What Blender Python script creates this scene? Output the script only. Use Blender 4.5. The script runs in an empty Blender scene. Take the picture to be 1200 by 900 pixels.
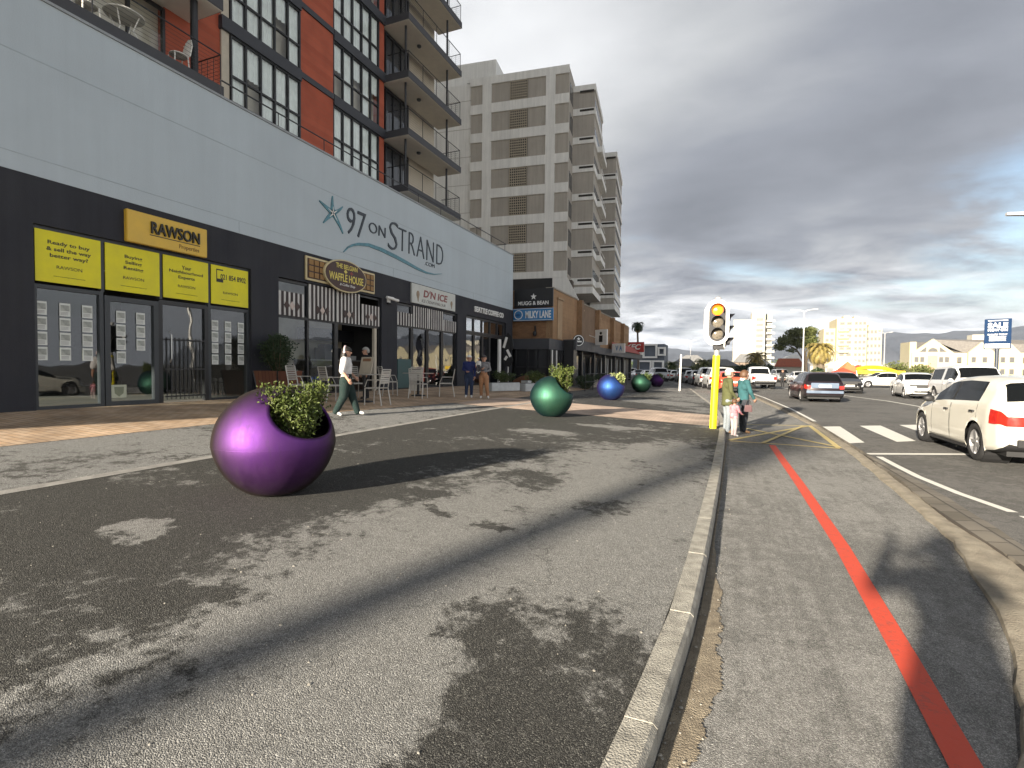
import bpy, bmesh, math, random
from mathutils import Vector, Matrix
C = bpy.context
col = C.scene.collection
R = math.radians
PI = math.pi

# ------------------------------------------------------------------ camera
cam_d = bpy.data.cameras.new('camera')
cam_d.sensor_width = 36.0
cam_d.lens = 18.0
cam_d.clip_start = 0.05
cam_d.clip_end = 20000
cam = bpy.data.objects.new('camera', cam_d)
col.objects.link(cam)
YAW, PITCH, ROLL = R(22.595), R(-1.777), R(-0.6)
f = Vector((-math.sin(YAW)*math.cos(PITCH), math.cos(YAW)*math.cos(PITCH), math.sin(PITCH)))
r0 = Vector((math.cos(YAW), math.sin(YAW), 0)); u0 = r0.cross(f)
rr = r0*math.cos(ROLL) - u0*math.sin(ROLL); uu = r0*math.sin(ROLL) + u0*math.cos(ROLL)
m3 = Matrix((rr, uu, -f)).transposed()
cam.matrix_world = Matrix.Translation((0, 0, 1.45)) @ m3.to_4x4()
C.scene.camera = cam
sc = C.scene
sc.render.resolution_x = 1024; sc.render.resolution_y = 768
sc.view_settings.view_transform = 'Standard'
sc.view_settings.look = 'None'
sc.view_settings.gamma = 1
sc.view_settings.use_curve_mapping = False
sc.view_settings.exposure = 1.55

# ------------------------------------------------------------------ world: sky texture + clouds
SUN_EL = R(15.5)
SUN_DIR = Vector((-0.27, -0.963, 0)).normalized()*math.cos(SUN_EL) + Vector((0, 0, math.sin(SUN_EL)))
world = bpy.data.worlds.new('World'); sc.world = world; world.use_nodes = True
nt = world.node_tree; N = nt.nodes; L = nt.links
for n in list(N): N.remove(n)
def nd(t, **k):
    n = N.new(t)
    for a, b in k.items(): setattr(n, a, b)
    return n
def val(sock, v):
    sock.default_value = v
def mth(op, a, b=None, c=None, clamp=False):
    n = nd('ShaderNodeMath', operation=op); n.use_clamp = clamp
    for i, x in enumerate((a, b, c)):
        if x is None: continue
        if isinstance(x, (int, float)): n.inputs[i].default_value = x
        else: L.new(x, n.inputs[i])
    return n.outputs[0]
def mixc(fac, a, b):
    n = nd('ShaderNodeMix', data_type='RGBA')
    if isinstance(fac, (int, float)): n.inputs[0].default_value = fac
    else: L.new(fac, n.inputs[0])
    for i, x in ((6, a), (7, b)):
        if isinstance(x, tuple): n.inputs[i].default_value = (*x, 1)
        else: L.new(x, n.inputs[i])
    return n.outputs[2]
tc = nd('ShaderNodeTexCoord'); D = tc.outputs['Generated']
sep = nd('ShaderNodeSeparateXYZ'); L.new(D, sep.inputs[0])
zc = mth('MAXIMUM', sep.outputs[2], 0.0)
den = mth('ADD', zc, 0.20)
px = mth('DIVIDE', sep.outputs[0], den); py = mth('DIVIDE', sep.outputs[1], den)
cmb = nd('ShaderNodeCombineXYZ'); L.new(px, cmb.inputs[0]); L.new(py, cmb.inputs[1])
# clouds lie in streets that run roughly across the view
mp = nd('ShaderNodeMapping'); L.new(cmb.outputs[0], mp.inputs[0])
mp.inputs['Rotation'].default_value = (0, 0, R(-14)); mp.inputs['Scale'].default_value = (0.75, 1.15, 1)
def noise(scale, detail, rough, src=None, dist=0.0, off=0):
    n = nd('ShaderNodeTexNoise'); n.noise_dimensions = '4D'
    n.inputs['W'].default_value = off
    n.inputs['Scale'].default_value = scale; n.inputs['Detail'].default_value = detail
    n.inputs['Roughness'].default_value = rough; n.inputs['Distortion'].default_value = dist
    L.new(src or mp.outputs[0], n.inputs['Vector']); return n.outputs['Fac']
def blob(az, el, sharp):          # 1 in that direction of the sky, falling to 0
    a, e = R(az), R(el)
    v = nd('ShaderNodeVectorMath', operation='DOT_PRODUCT'); L.new(D, v.inputs[0])
    v.inputs[1].default_value = (math.sin(a)*math.cos(e), math.cos(a)*math.cos(e), math.sin(e))
    return mth('POWER', mth('MAXIMUM', v.outputs['Value'], 0.0), sharp)
def rng(x, a, b, c=0.0, d=1.0, smooth=True):
    n = nd('ShaderNodeMapRange'); n.interpolation_type = 'SMOOTHSTEP' if smooth else 'LINEAR'
    L.new(x, n.inputs[0])
    for i, v in enumerate((a, b, c, d)): n.inputs[i+1].default_value = v
    return n.outputs[0]
n1 = noise(0.55, 5, 0.52, dist=0.3, off=2.3)
n2 = noise(1.7, 6, 0.55, dist=0.2, off=7.1)
n3 = noise(3.6, 6, 0.6, dist=0.3, off=1.4)
nn = mth('ADD', mth('ADD', mth('MULTIPLY', n1, 0.45), mth('MULTIPLY', n2, 0.35)), mth('MULTIPLY', n3, 0.2))
low = rng(sep.outputs[2], 0.02, 0.30, 1.0, 0.0)
# thickness of the cloud: darker where thicker
Z = sep.outputs[2]
n4 = noise(2.6, 8, 0.62, dist=0.5, off=5.5)
b = mth('ADD', mth('MULTIPLY', mth('SUBTRACT', nn, 0.5), 1.0), 0.46)
bank = mth('MULTIPLY', rng(Z, 0.13, 0.25), rng(Z, 0.36, 0.66, 1.0, 0.0))           # long heavy bank
bank = mth('MULTIPLY', bank, rng(n1, 0.30, 0.62, 1.0, 0.45))
b = mth('SUBTRACT', b, mth('MULTIPLY', bank, 0.16))
b = mth('SUBTRACT', b, mth('MULTIPLY', blob(-5, 16, 80), 0.20))
b = mth('SUBTRACT', b, mth('MULTIPLY', blob(16, 24, 14), 0.10))
b = mth('ADD', b, mth('MULTIPLY', mth('MULTIPLY', mth('SUBTRACT', n4, 0.50), 3.0), low))   # broken puffs low down
b = mth('ADD', b, mth('MULTIPLY', rng(Z, 0.03, 0.17, 1.0, 0.0), 0.22))
b = mth('ADD', b, mth('MULTIPLY', blob(-30, 38, 8), 0.26))     # thin cloud, upper left
b = mth('ADD', b, mth('MULTIPLY', blob(-46, 12, 6), 0.20))
b = mth('ADD', b, mth('MULTIPLY', mth('MULTIPLY', blob(95, 4, 2.0), rng(Z, 0.25, 0.60, 1.0, 0.0)), 0.95))   # unseen glow added low at right to light the facade
b = mth('SUBTRACT', b, mth('MULTIPLY', rng(Z, 0.60, 0.85), 0.60))   # unseen zenith darkened to strengthen the ground shadows
b = mth('ADD', b, mth('MULTIPLY', blob(-164, 14, 14), 0.50))      # thin bright cloud round the sun
b = mth('MAXIMUM', mth('MINIMUM', b, 1.4), 0.02)
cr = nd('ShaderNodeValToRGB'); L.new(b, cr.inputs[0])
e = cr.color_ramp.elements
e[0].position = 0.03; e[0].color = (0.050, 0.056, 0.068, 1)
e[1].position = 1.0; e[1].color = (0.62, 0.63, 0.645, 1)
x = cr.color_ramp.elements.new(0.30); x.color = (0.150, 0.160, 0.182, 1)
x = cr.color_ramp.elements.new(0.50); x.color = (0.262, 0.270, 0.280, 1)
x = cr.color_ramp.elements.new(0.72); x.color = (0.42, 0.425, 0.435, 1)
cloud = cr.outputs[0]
cs = nd('ShaderNodeVectorMath', operation='SCALE'); L.new(cloud, cs.inputs[0]); cs.inputs['Scale'].default_value = 7.6
sky = nd('ShaderNodeTexSky'); sky.sky_type = 'NISHITA'; sky.sun_disc = False
sky.sun_elevation = SUN_EL; sky.sun_rotation = math.atan2(SUN_DIR.x, SUN_DIR.y)
sky.air_density = 1.0; sky.dust_density = 1.5
skb = nd('ShaderNodeVectorMath', operation='SCALE'); L.new(sky.outputs[0], skb.inputs[0]); skb.inputs['Scale'].default_value = 0.75
# gaps of open sky low over the land
gap = mth('MULTIPLY', rng(noise(1.15, 5, 0.55, off=4.2, dist=0.4), 0.50, 0.68), rng(sep.outputs[2], 0.05, 0.11))
gap = mth('MULTIPLY', gap, rng(sep.outputs[2], 0.20, 0.34, 1.0, 0.0))
gap2 = mth('MULTIPLY', rng(noise(1.3, 6, 0.6, off=9.0, dist=.5), 0.42, 0.62), rng(blob(23, 11.5, 90), 0.25, 0.95))
gap = mth('MAXIMUM', mth('MULTIPLY', gap, 0.7), mth('MULTIPLY', gap2, 0.85))
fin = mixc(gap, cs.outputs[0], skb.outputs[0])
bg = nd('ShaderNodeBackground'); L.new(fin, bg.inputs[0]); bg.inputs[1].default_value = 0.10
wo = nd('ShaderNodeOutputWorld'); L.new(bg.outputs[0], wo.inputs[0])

# ------------------------------------------------------------------ sun
sd = bpy.data.lights.new('sun', 'SUN'); sd.energy = 5.0; sd.angle = R(1.3); sd.color = (1.0, 0.89, 0.73)
sun = bpy.data.objects.new('sun', sd); col.objects.link(sun)
sun.rotation_euler = (-SUN_DIR).to_track_quat('-Z', 'Y').to_euler()
sun.location = (-20, -40, 30)

# ------------------------------------------------------------------ helpers
class MB:
    def __init__(s): s.v = []; s.f = []; s.m = []; s.mi = 0; s.parts = []
    def add(s, vs, fs):
        vs = list(vs); s.parts.append(([tuple(v) for v in vs], list(fs))); o = len(s.v); s.v += [tuple(v) for v in vs]
        for f_ in fs: s.f.append(tuple(i+o for i in f_)); s.m.append(s.mi)
        return s
    def box(s, x0, x1, y0, y1, z0, z1, M=None):
        vs = [(x, y, z) for x in (x0, x1) for y in (y0, y1) for z in (z0, z1)]
        if M is not None: vs = [M @ Vector(v) for v in vs]
        s.add(vs, [(0,1,3,2), (4,6,7,5), (0,4,5,1), (2,3,7,6), (0,2,6,4), (1,5,7,3)]); return s
    def quad(s, a, b_, c, d): s.add([a, b_, c, d], [(0,1,2,3)]); return s
    def poly(s, pts): s.add(pts, [tuple(range(len(pts)))]); return s
    def prism(s, pts, d):   # polygon extruded by vector d
        n = len(pts); d = Vector(d); vs = [Vector(p) for p in pts] + [Vector(p)+d for p in pts]
        fs = [tuple(range(n)), tuple(range(2*n-1, n-1, -1))] + [(i, i+n, (i+1) % n + n, (i+1) % n) for i in range(n)]
        s.add(vs, fs); return s
    def tube(s, pts, rad, n=8, cap=True):
        pts = [Vector(p) for p in pts]; k = len(pts)
        rad = rad if isinstance(rad, (list, tuple)) else [rad]*k
        vs = []; prev = None
        for i, p in enumerate(pts):
            t = (pts[min(i+1, k-1)] - pts[max(i-1, 0)]).normalized()
            a = prev if prev is not None and abs(prev.dot(t)) < .95 else (Vector((0,0,1)) if abs(t.z) < .9 else Vector((1,0,0)))
            u = (a - t*a.dot(t)).normalized(); w = t.cross(u); prev = u
            for j in range(n):
                q = 2*PI*j/n; vs.append(p + (u*math.cos(q) + w*math.sin(q))*rad[i])
        fs = [(i*n+j, i*n+(j+1) % n, (i+1)*n+(j+1) % n, (i+1)*n+j) for i in range(k-1) for j in range(n)]
        if cap: fs += [tuple(range(n-1, -1, -1)), tuple(range((k-1)*n, k*n))]
        s.add(vs, fs); return s
    def lathe(s, prof, n=24, M=None, cap=True):   # prof = [(r, z)]
        vs = []
        for r_, z in prof:
            for j in range(n):
                q = 2*PI*j/n; v = Vector((r_*math.cos(q), r_*math.sin(q), z)); vs.append(M @ v if M is not None else v)
        k = len(prof)
        fs = [(i*n+j, i*n+(j+1) % n, (i+1)*n+(j+1) % n, (i+1)*n+j) for i in range(k-1) for j in range(n)]
        if cap: fs += [tuple(range(n-1, -1, -1)), tuple(range((k-1)*n, k*n))]
        s.add(vs, fs); return s
    def ball(s, c, r_, n=12, M=None):
        r_ = r_ if isinstance(r_, (list, tuple)) else (r_, r_, r_)
        vs = [(c[0], c[1], c[2]-r_[2])]; h = n//2
        for i in range(1, h):
            a = -PI/2 + PI*i/h
            for j in range(n):
                q = 2*PI*j/n; vs.append((c[0]+r_[0]*math.cos(a)*math.cos(q), c[1]+r_[1]*math.cos(a)*math.sin(q), c[2]+r_[2]*math.sin(a)))
        vs.append((c[0], c[1], c[2]+r_[2])); t = len(vs)-1
        fs = [(0, 1+(j+1) % n, 1+j) for j in range(n)]
        fs += [(1+i*n+j, 1+i*n+(j+1) % n, 1+(i+1)*n+(j+1) % n, 1+(i+1)*n+j) for i in range(h-2) for j in range(n)]
        fs += [(1+(h-2)*n+j, 1+(h-2)*n+(j+1) % n, t) for j in range(n)]
        if M is not None: vs = [M @ Vector(v) for v in vs]
        s.add(vs, fs); return s
    def disc(s, c, r_, nrm, n=24, up=(0,0,1)):
        nrm = Vector(nrm).normalized(); u = Vector(up).cross(nrm).normalized(); w = nrm.cross(u)
        s.poly([Vector(c) + (u*math.cos(2*PI*j/n)+w*math.sin(2*PI*j/n))*r_ for j in range(n)]); return s
    def build(s, name, mats, parent=None, smooth=False, world_coords=False, bevel=0):
        me = bpy.data.meshes.new(name); me.from_pydata(s.v, [], s.f)
        mats = mats if isinstance(mats, (list, tuple)) else [mats]
        for m_ in mats: me.materials.append(m_)
        if len(mats) > 1: me.polygons.foreach_set('material_index', s.m)
        if smooth is True: me.polygons.foreach_set('use_smooth', [True]*len(s.f))
        me.update()
        if bevel or smooth == 'auto':
            bm = bmesh.new(); bm.from_mesh(me)
            bmesh.ops.recalc_face_normals(bm, faces=bm.faces)
            if bevel:
                bmesh.ops.remove_doubles(bm, verts=bm.verts, dist=1e-5)
                bmesh.ops.bevel(bm, geom=[e_ for e_ in bm.edges if len(e_.link_faces) == 2 and e_.calc_face_angle(0) > 0.5], offset=bevel, segments=2, affect='EDGES', clamp_overlap=True)
            bm.to_mesh(me); bm.free()
        o = bpy.data.objects.new(name, me); col.objects.link(o)
        if parent is not None:
            o.parent = parent
            if world_coords:
                p = parent; off = Vector()
                while p is not None: off += p.location; p = p.parent
                o.location = -off
        return o
def each(b, name, m, parent, world_coords=False):
    out = []
    for vs, fs in b.parts:
        q = MB(); q.add(vs, fs); out.append(q.build(name, m, parent, world_coords=world_coords))
    return out
def tag(o, label=None, cat=None, group=None, kind=None):
    if label: o['label'] = label
    if cat: o['category'] = cat
    if group: o['group'] = group
    if kind: o['kind'] = kind
    return o
def empty(name, loc, rz=0, label=None, cat=None, group=None):
    o = bpy.data.objects.new(name, None); col.objects.link(o)
    o.location = loc; o.rotation_euler = (0, 0, rz); o.empty_display_size = .2
    return tag(o, label, cat, group)
def copy_tree(o, parent=None):
    c = o.copy(); col.objects.link(c)
    if parent is not None: c.parent = parent
    for ch in [q for q in bpy.data.objects if q.parent == o]: copy_tree(ch, c)
    return c
def dup(o, loc=None, rz=None, label=None, scale=None):
    c = copy_tree(o)
    if loc is not None: c.location = loc
    if rz is not None: c.rotation_euler = (0, 0, rz)
    if label: c['label'] = label
    if scale: c.scale = (scale,)*3
    return c

MATS = {}
def mat(name, color=(.5,.5,.5), rough=.6, metal=0, var=.12, vscale=3.0, bump=0.0, bscale=60, coat=0, spec=.5, emit=None, estr=0, trans=0, color2=None, alpha=None):
    if name in MATS: return MATS[name]
    m = bpy.data.materials.new(name); m.use_nodes = True; MATS[name] = m
    n_, l_ = m.node_tree.nodes, m.node_tree.links
    p = n_['Principled BSDF']
    p.inputs['Base Color'].default_value = (*color, 1); p.inputs['Roughness'].default_value = rough
    p.inputs['Metallic'].default_value = metal; p.inputs['Coat Weight'].default_value = coat
    p.inputs['Specular IOR Level'].default_value = spec
    if trans: p.inputs['Transmission Weight'].default_value = trans
    if emit: p.inputs['Emission Color'].default_value = (*emit, 1); p.inputs['Emission Strength'].default_value = estr
    if var or bump or color2:
        t = n_.new('ShaderNodeTexCoord'); src = t.outputs['Object']
        nz = n_.new('ShaderNodeTexNoise'); nz.inputs['Scale'].default_value = vscale; nz.inputs['Detail'].default_value = 5
        nz.inputs['Roughness'].default_value = .6
        l_.new(src, nz.inputs['Vector'])
        rp = n_.new('ShaderNodeValToRGB'); l_.new(nz.outputs['Fac'], rp.inputs[0])
        c2 = color2 or tuple(min(1, q*(1+var)) for q in color); c1 = color if color2 else tuple(q*(1-var) for q in color)
        rp.color_ramp.elements[0].position = .33; rp.color_ramp.elements[0].color = (*c1, 1)
        rp.color_ramp.elements[1].position = .68; rp.color_ramp.elements[1].color = (*c2, 1)
        l_.new(rp.outputs[0], p.inputs['Base Color'])
        mr = n_.new('ShaderNodeMapRange'); l_.new(nz.outputs['Fac'], mr.inputs[0])
        mr.inputs[1].default_value = .3; mr.inputs[2].default_value = .7
        mr.inputs[3].default_value = max(.02, rough*.85); mr.inputs[4].default_value = min(1, rough*1.15)
        l_.new(mr.outputs[0], p.inputs['Roughness'])
        if bump:
            nb = n_.new('ShaderNodeTexNoise'); nb.inputs['Scale'].default_value = bscale; nb.inputs['Detail'].default_value = 3
            l_.new(src, nb.inputs['Vector'])
            bp = n_.new('ShaderNodeBump'); bp.inputs['Strength'].default_value = bump; bp.inputs['Distance'].default_value = .02
            l_.new(nb.outputs['Fac'], bp.inputs['Height']); l_.new(bp.outputs[0], p.inputs['Normal'])
    return m
def glass(name, tint=(.25,.28,.28), refl=.18, seen=.75):
    if name in MATS: return MATS[name]
    m = bpy.data.materials.new(name); m.use_nodes = True; MATS[name] = m
    n_, l_ = m.node_tree.nodes, m.node_tree.links
    for q in list(n_): n_.remove(q)
    out = n_.new('ShaderNodeOutputMaterial'); mx = n_.new('ShaderNodeMixShader')
    tr = n_.new('ShaderNodeBsdfTransparent'); tr.inputs[0].default_value = (*[t*seen for t in tint], 1)
    gl = n_.new('ShaderNodeBsdfGlossy'); gl.inputs['Roughness'].default_value = .015; gl.inputs[0].default_value = (.95,.97,1,1)
    fr = n_.new('ShaderNodeLayerWeight'); fr.inputs['Blend'].default_value = .5
    pw = n_.new('ShaderNodeMath'); pw.operation = 'POWER'; l_.new(fr.outputs['Facing'], pw.inputs[0]); pw.inputs[1].default_value = 3.5
    ma = n_.new('ShaderNodeMath'); ma.operation = 'MULTIPLY_ADD'; ma.use_clamp = True
    l_.new(pw.outputs[0], ma.inputs[0]); ma.inputs[1].default_value = .85; ma.inputs[2].default_value = refl
    t = n_.new('ShaderNodeTexCoord'); nb = n_.new('ShaderNodeTexNoise'); nb.inputs['Scale'].default_value = .9
    l_.new(t.outputs['Object'], nb.inputs['Vector'])
    bp = n_.new('ShaderNodeBump'); bp.inputs['Strength'].default_value = .05; bp.inputs['Distance'].default_value = .1
    l_.new(nb.outputs['Fac'], bp.inputs['Height']); l_.new(bp.outputs[0], gl.inputs['Normal'])
    l_.new(ma.outputs[0], mx.inputs[0]); l_.new(tr.outputs[0], mx.inputs[1]); l_.new(gl.outputs[0], mx.inputs[2])
    l_.new(mx.outputs[0], out.inputs[0]); return m

FACE_X = Matrix(((0,0,1,0), (1,0,0,0), (0,1,0,0), (0,0,0,1)))      # text on a wall that faces +X (right = +Y)
FACE_NY = Matrix(((1,0,0,0), (0,0,-1,0), (0,1,0,0), (0,0,0,1)))    # text on a wall that faces -Y (right = +X)
FACE_Y = Matrix(((-1,0,0,0), (0,0,1,0), (0,1,0,0), (0,0,0,1)))
def text(body, at, w, h, face, material, parent, name='lettering', bold=0.0, depth=.012, shear=0, rot=0, world_coords=True, space=1.0, line=1.0):
    cu = bpy.data.curves.new('t', 'FONT'); cu.body = body; cu.extrude = .02; cu.offset = bold; cu.shear = shear
    cu.align_x = 'CENTER'; cu.space_character = space; cu.space_line = line; cu.resolution_u = 3
    o = bpy.data.objects.new('t', cu); col.objects.link(o)
    dg = C.evaluated_depsgraph_get(); dg.update()
    me = bpy.data.meshes.new_from_object(o.evaluated_get(dg))
    bpy.data.objects.remove(o); bpy.data.curves.remove(cu)
    xs = [v.co.x for v in me.vertices]; ys = [v.co.y for v in me.vertices]
    cx, cy = (min(xs)+max(xs))/2, (min(ys)+max(ys))/2
    sx = w/max(1e-6, max(xs)-min(xs)); sy = h/max(1e-6, max(ys)-min(ys))
    M = Matrix.Translation(at) @ face @ Matrix.Rotation(rot, 4, 'Z')
    for v in me.vertices:
        v.co = M @ Vector(((v.co.x-cx)*sx, (v.co.y-cy)*sy, v.co.z*depth/.04 + depth/2))
    me.materials.clear(); me.materials.append(material); me.update(); me.name = name
    q = bpy.data.objects.new(name, me); col.objects.link(q); q.parent = parent
    if world_coords: q.location = -parent.location
    return q
def pz(x): return .1 - .046*x      # height of the sloping pavement

# ------------------------------------------------------------------ ground
KX = [(-30,-.60), (0,-.42), (1.0,-.30), (1.7,-.23), (2.25,-.18), (3.2,-.115), (4.6,-.08), (6.9,-.03), (11.5,.03), (14.5,.02), (17.8,-.1), (22,-.45), (28,-1.10), (38.8,-2.23), (60,-5.6), (85,-9.8), (150,-22), (260,-45)]
def kx(y):
    for (a, b_), (c, d) in zip(KX, KX[1:]):
        if y <= c: return b_ + (d-b_)*(y-a)/(c-a)
    return KX[-1][1]
def gz(x, y): return .1 + .046*max(0, min(30, kx(y)+.0 - x))

def asphalt(name, base, light, scale=1.0, streak=0, masks=(), patch=(.45,.58), tint=(1,1,1), nbias=0.0):
    m = bpy.data.materials.new(name); m.use_nodes = True
    n_, l_ = m.node_tree.nodes, m.node_tree.links; p = n_['Principled BSDF']
    t = n_.new('ShaderNodeTexCoord'); pos = t.outputs['Object']
    def nz(sc_, det=4, ro=.6, w=0):
        q = n_.new('ShaderNodeTexNoise'); q.noise_dimensions = '4D'; q.inputs['W'].default_value = w
        q.inputs['Scale'].default_value = sc_; q.inputs['Detail'].default_value = det; q.inputs['Roughness'].default_value = ro
        l_.new(pos, q.inputs['Vector']); return q
    def mt(op, a, b_=None, c=None, cl=False):
        q = n_.new('ShaderNodeMath'); q.operation = op; q.use_clamp = cl
        for i, x_ in enumerate((a, b_, c)):
            if x_ is None: continue
            if isinstance(x_, (int, float)): q.inputs[i].default_value = x_
            else: l_.new(x_, q.inputs[i])
        return q.outputs[0]
    def mr(x_, a, b_, c=0., d=1.):
        q = n_.new('ShaderNodeMapRange'); q.interpolation_type = 'SMOOTHSTEP'; l_.new(x_, q.inputs[0])
        for i, v in enumerate((a, b_, c, d)): q.inputs[i+1].default_value = v
        return q.outputs[0]
    big = nz(.55, 7, .66, 3.1)
    field = mt('ADD', mt('MULTIPLY', mt('SUBTRACT', big.outputs['Fac'], .5), 1.5), nbias)
    # growth and wear with outlines of their own, each an uneven ellipse on the ground
    dn = nz(1.5, 7, .7, 8.8)
    vs = n_.new('ShaderNodeVectorMath'); vs.operation = 'SUBTRACT'; l_.new(dn.outputs['Color'], vs.inputs[0]); vs.inputs[1].default_value = (.5,.5,.5)
    vm = n_.new('ShaderNodeVectorMath'); vm.operation = 'MULTIPLY_ADD'; l_.new(vs.outputs[0], vm.inputs[0]); vm.inputs[1].default_value = (1.0,1.3,0); l_.new(pos, vm.inputs[2])
    for (cx_, cy_, sx_, sy_, rot_, amt) in masks:
        mp_ = n_.new('ShaderNodeMapping'); mp_.vector_type = 'TEXTURE'; l_.new(vm.outputs[0], mp_.inputs[0])
        mp_.inputs['Location'].default_value = (cx_, cy_, 0); mp_.inputs['Rotation'].default_value = (0, 0, R(rot_)); mp_.inputs['Scale'].default_value = (sx_, sy_, 1000)
        ln = n_.new('ShaderNodeVectorMath'); ln.operation = 'LENGTH'; l_.new(mp_.outputs[0], ln.inputs[0])
        field = mt('ADD', field, mt('MULTIPLY', mr(ln.outputs['Value'], .55, 1.3, 1, 0), amt))
    mid = nz(7, 8, .80, 1.7)
    field = mt('ADD', field, mt('MULTIPLY', mt('SUBTRACT', mid.outputs['Fac'], .5), 1.9))
    mid2 = nz(2.4, 9, .74, 6.2)
    field = mt('ADD', field, mt('MULTIPLY', mt('SUBTRACT', mid2.outputs['Fac'], .5), 1.5 if masks else .9))
    if streak:
        ms = n_.new('ShaderNodeMapping'); l_.new(pos, ms.inputs[0]); ms.inputs['Scale'].default_value = (14, .9, 1)
        sn = n_.new('ShaderNodeTexNoise'); sn.inputs['Scale'].default_value = 1; sn.inputs['Detail'].default_value = 6; sn.inputs['Roughness'].default_value = .65; l_.new(ms.outputs[0], sn.inputs['Vector'])
        field = mt('ADD', field, mt('MULTIPLY', mt('SUBTRACT', sn.outputs['Fac'], .5), streak))
    dark = mr(field, patch[0]-.5, patch[1]-.5+.06)
    # stones of the surface
    vo = n_.new('ShaderNodeTexVoronoi'); vo.inputs['Scale'].default_value = 190*scale; l_.new(pos, vo.inputs['Vector'])
    v2 = n_.new('ShaderNodeTexVoronoi'); v2.inputs['Scale'].default_value = 420*scale; l_.new(pos, v2.inputs['Vector'])
    sx = n_.new('ShaderNodeSeparateColor'); l_.new(vo.outputs['Color'], sx.inputs[0])
    s2 = n_.new('ShaderNodeSeparateColor'); l_.new(v2.outputs['Color'], s2.inputs[0])
    fine = nz(16, 7, .8, .4)
    k = mt('ADD', mt('MULTIPLY', mt('POWER', sx.outputs[0], 3.0), 1.0), mt('ADD', mt('MULTIPLY', s2.outputs[0], .5), mt('MULTIPLY', fine.outputs['Fac'], 1.0)))
    mxr = n_.new('ShaderNodeMix'); mxr.data_type = 'RGBA'; l_.new(dark, mxr.inputs[0])
    mxr.inputs[6].default_value = (*light, 1); mxr.inputs[7].default_value = (*base, 1)
    sc_ = n_.new('ShaderNodeVectorMath'); sc_.operation = 'SCALE'; l_.new(mxr.outputs[2], sc_.inputs[0]); l_.new(k, sc_.inputs['Scale'])
    l_.new(sc_.outputs[0], p.inputs['Base Color'])
    p.inputs['Roughness'].default_value = .82; p.inputs['Specular IOR Level'].default_value = .35
    # fine cracks
    wv = n_.new('ShaderNodeTexVoronoi'); wv.feature = 'DISTANCE_TO_EDGE'; wv.inputs['Scale'].default_value = .55; l_.new(vm.outputs[0], wv.inputs['Vector'])
    crk = mr(wv.outputs['Distance'], .0, .006, .55, 1.0)
    s3 = n_.new('ShaderNodeVectorMath'); s3.operation = 'SCALE'; l_.new(sc_.outputs[0], s3.inputs[0]); l_.new(crk, s3.inputs['Scale'])
    ag = mt('MULTIPLY', mt('POWER', s2.outputs[0], 7.0), .10)          # pale chips of stone
    ag = mt('ADD', ag, mt('MULTIPLY', mt('POWER', sx.outputs[1], 9.0), .12))
    cg = n_.new('ShaderNodeCombineXYZ'); l_.new(ag, cg.inputs[0]); l_.new(ag, cg.inputs[1]); l_.new(mt('MULTIPLY', ag, .9), cg.inputs[2])
    s4 = n_.new('ShaderNodeVectorMath'); s4.operation = 'ADD'; l_.new(s3.outputs[0], s4.inputs[0]); l_.new(cg.outputs[0], s4.inputs[1]); l_.new(s4.outputs[0], p.inputs['Base Color'])
    hb = mt('ADD', mt('MULTIPLY', vo.outputs['Distance'], -1.0), mt('MULTIPLY', fine.outputs['Fac'], .8))
    bp = n_.new('ShaderNodeBump'); bp.inputs['Strength'].default_value = .55; bp.inputs['Distance'].default_value = .012
    l_.new(hb, bp.inputs['Height']); l_.new(bp.outputs[0], p.inputs['Normal'])
    MATS[name] = m; return m
M_pave = asphalt('worn_asphalt', (.030,.029,.027), (.200,.198,.190), patch=(.36,.62), nbias=.0, masks=[
    (-5.2, 6.0, 2.75, 26, 0, .30), (-1.35, 3.9, 1.45, 4.6, -4, -.34), (-.62, 2.05, .52, .85, -8, .62), (-1.15, 2.45, .16, .32, 10, .45),
    (-1.66, 3.68, .26, .13, 10, .5), (-2.3, 3.8, .22, .10, 0, .4), (-1.0, 4.75, .30, .42, 0, .45), (-2.72, 4.2, .20, .14, 0, .4), (-1.9, 5.6, .42, .45, 0, .42),
    (-2.65, 1.75, .28, .22, 20, .35), (-3.8, 2.3, .33, .22, 10, -.6), (-1.0, 14.0, 3.2, 6.0, 0, .18),
    (-3.2, 9.2, .7, .35, 20, -.55), (-2.2, 11.0, .9, .35, 12, -.5), (-2.6, 20.5, 1.6, 1.2, 0, -.6), (-1.2, 17.3, .7, .25, 0, -.3), (-4.6, 24, 1.0, 2.4, 0, -.35), (-.9, 8.8, .6, 1.2, 0, -.3)])
M_lane = asphalt('lane_asphalt', (.150,.147,.140), (.235,.230,.220), scale=1.1, patch=(.28,.76), streak=1.0)
M_road = asphalt('road_asphalt', (.082,.080,.076), (.125,.121,.116), scale=1.4, patch=(.42,.62))
M_grey = asphalt('grey_paving', (.055,.053,.050), (.20,.20,.195), scale=.9, patch=(.54,.66))
M_earth = mat('dry_ground', (.10,.095,.085), .95, var=.2, vscale=.15)

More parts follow.
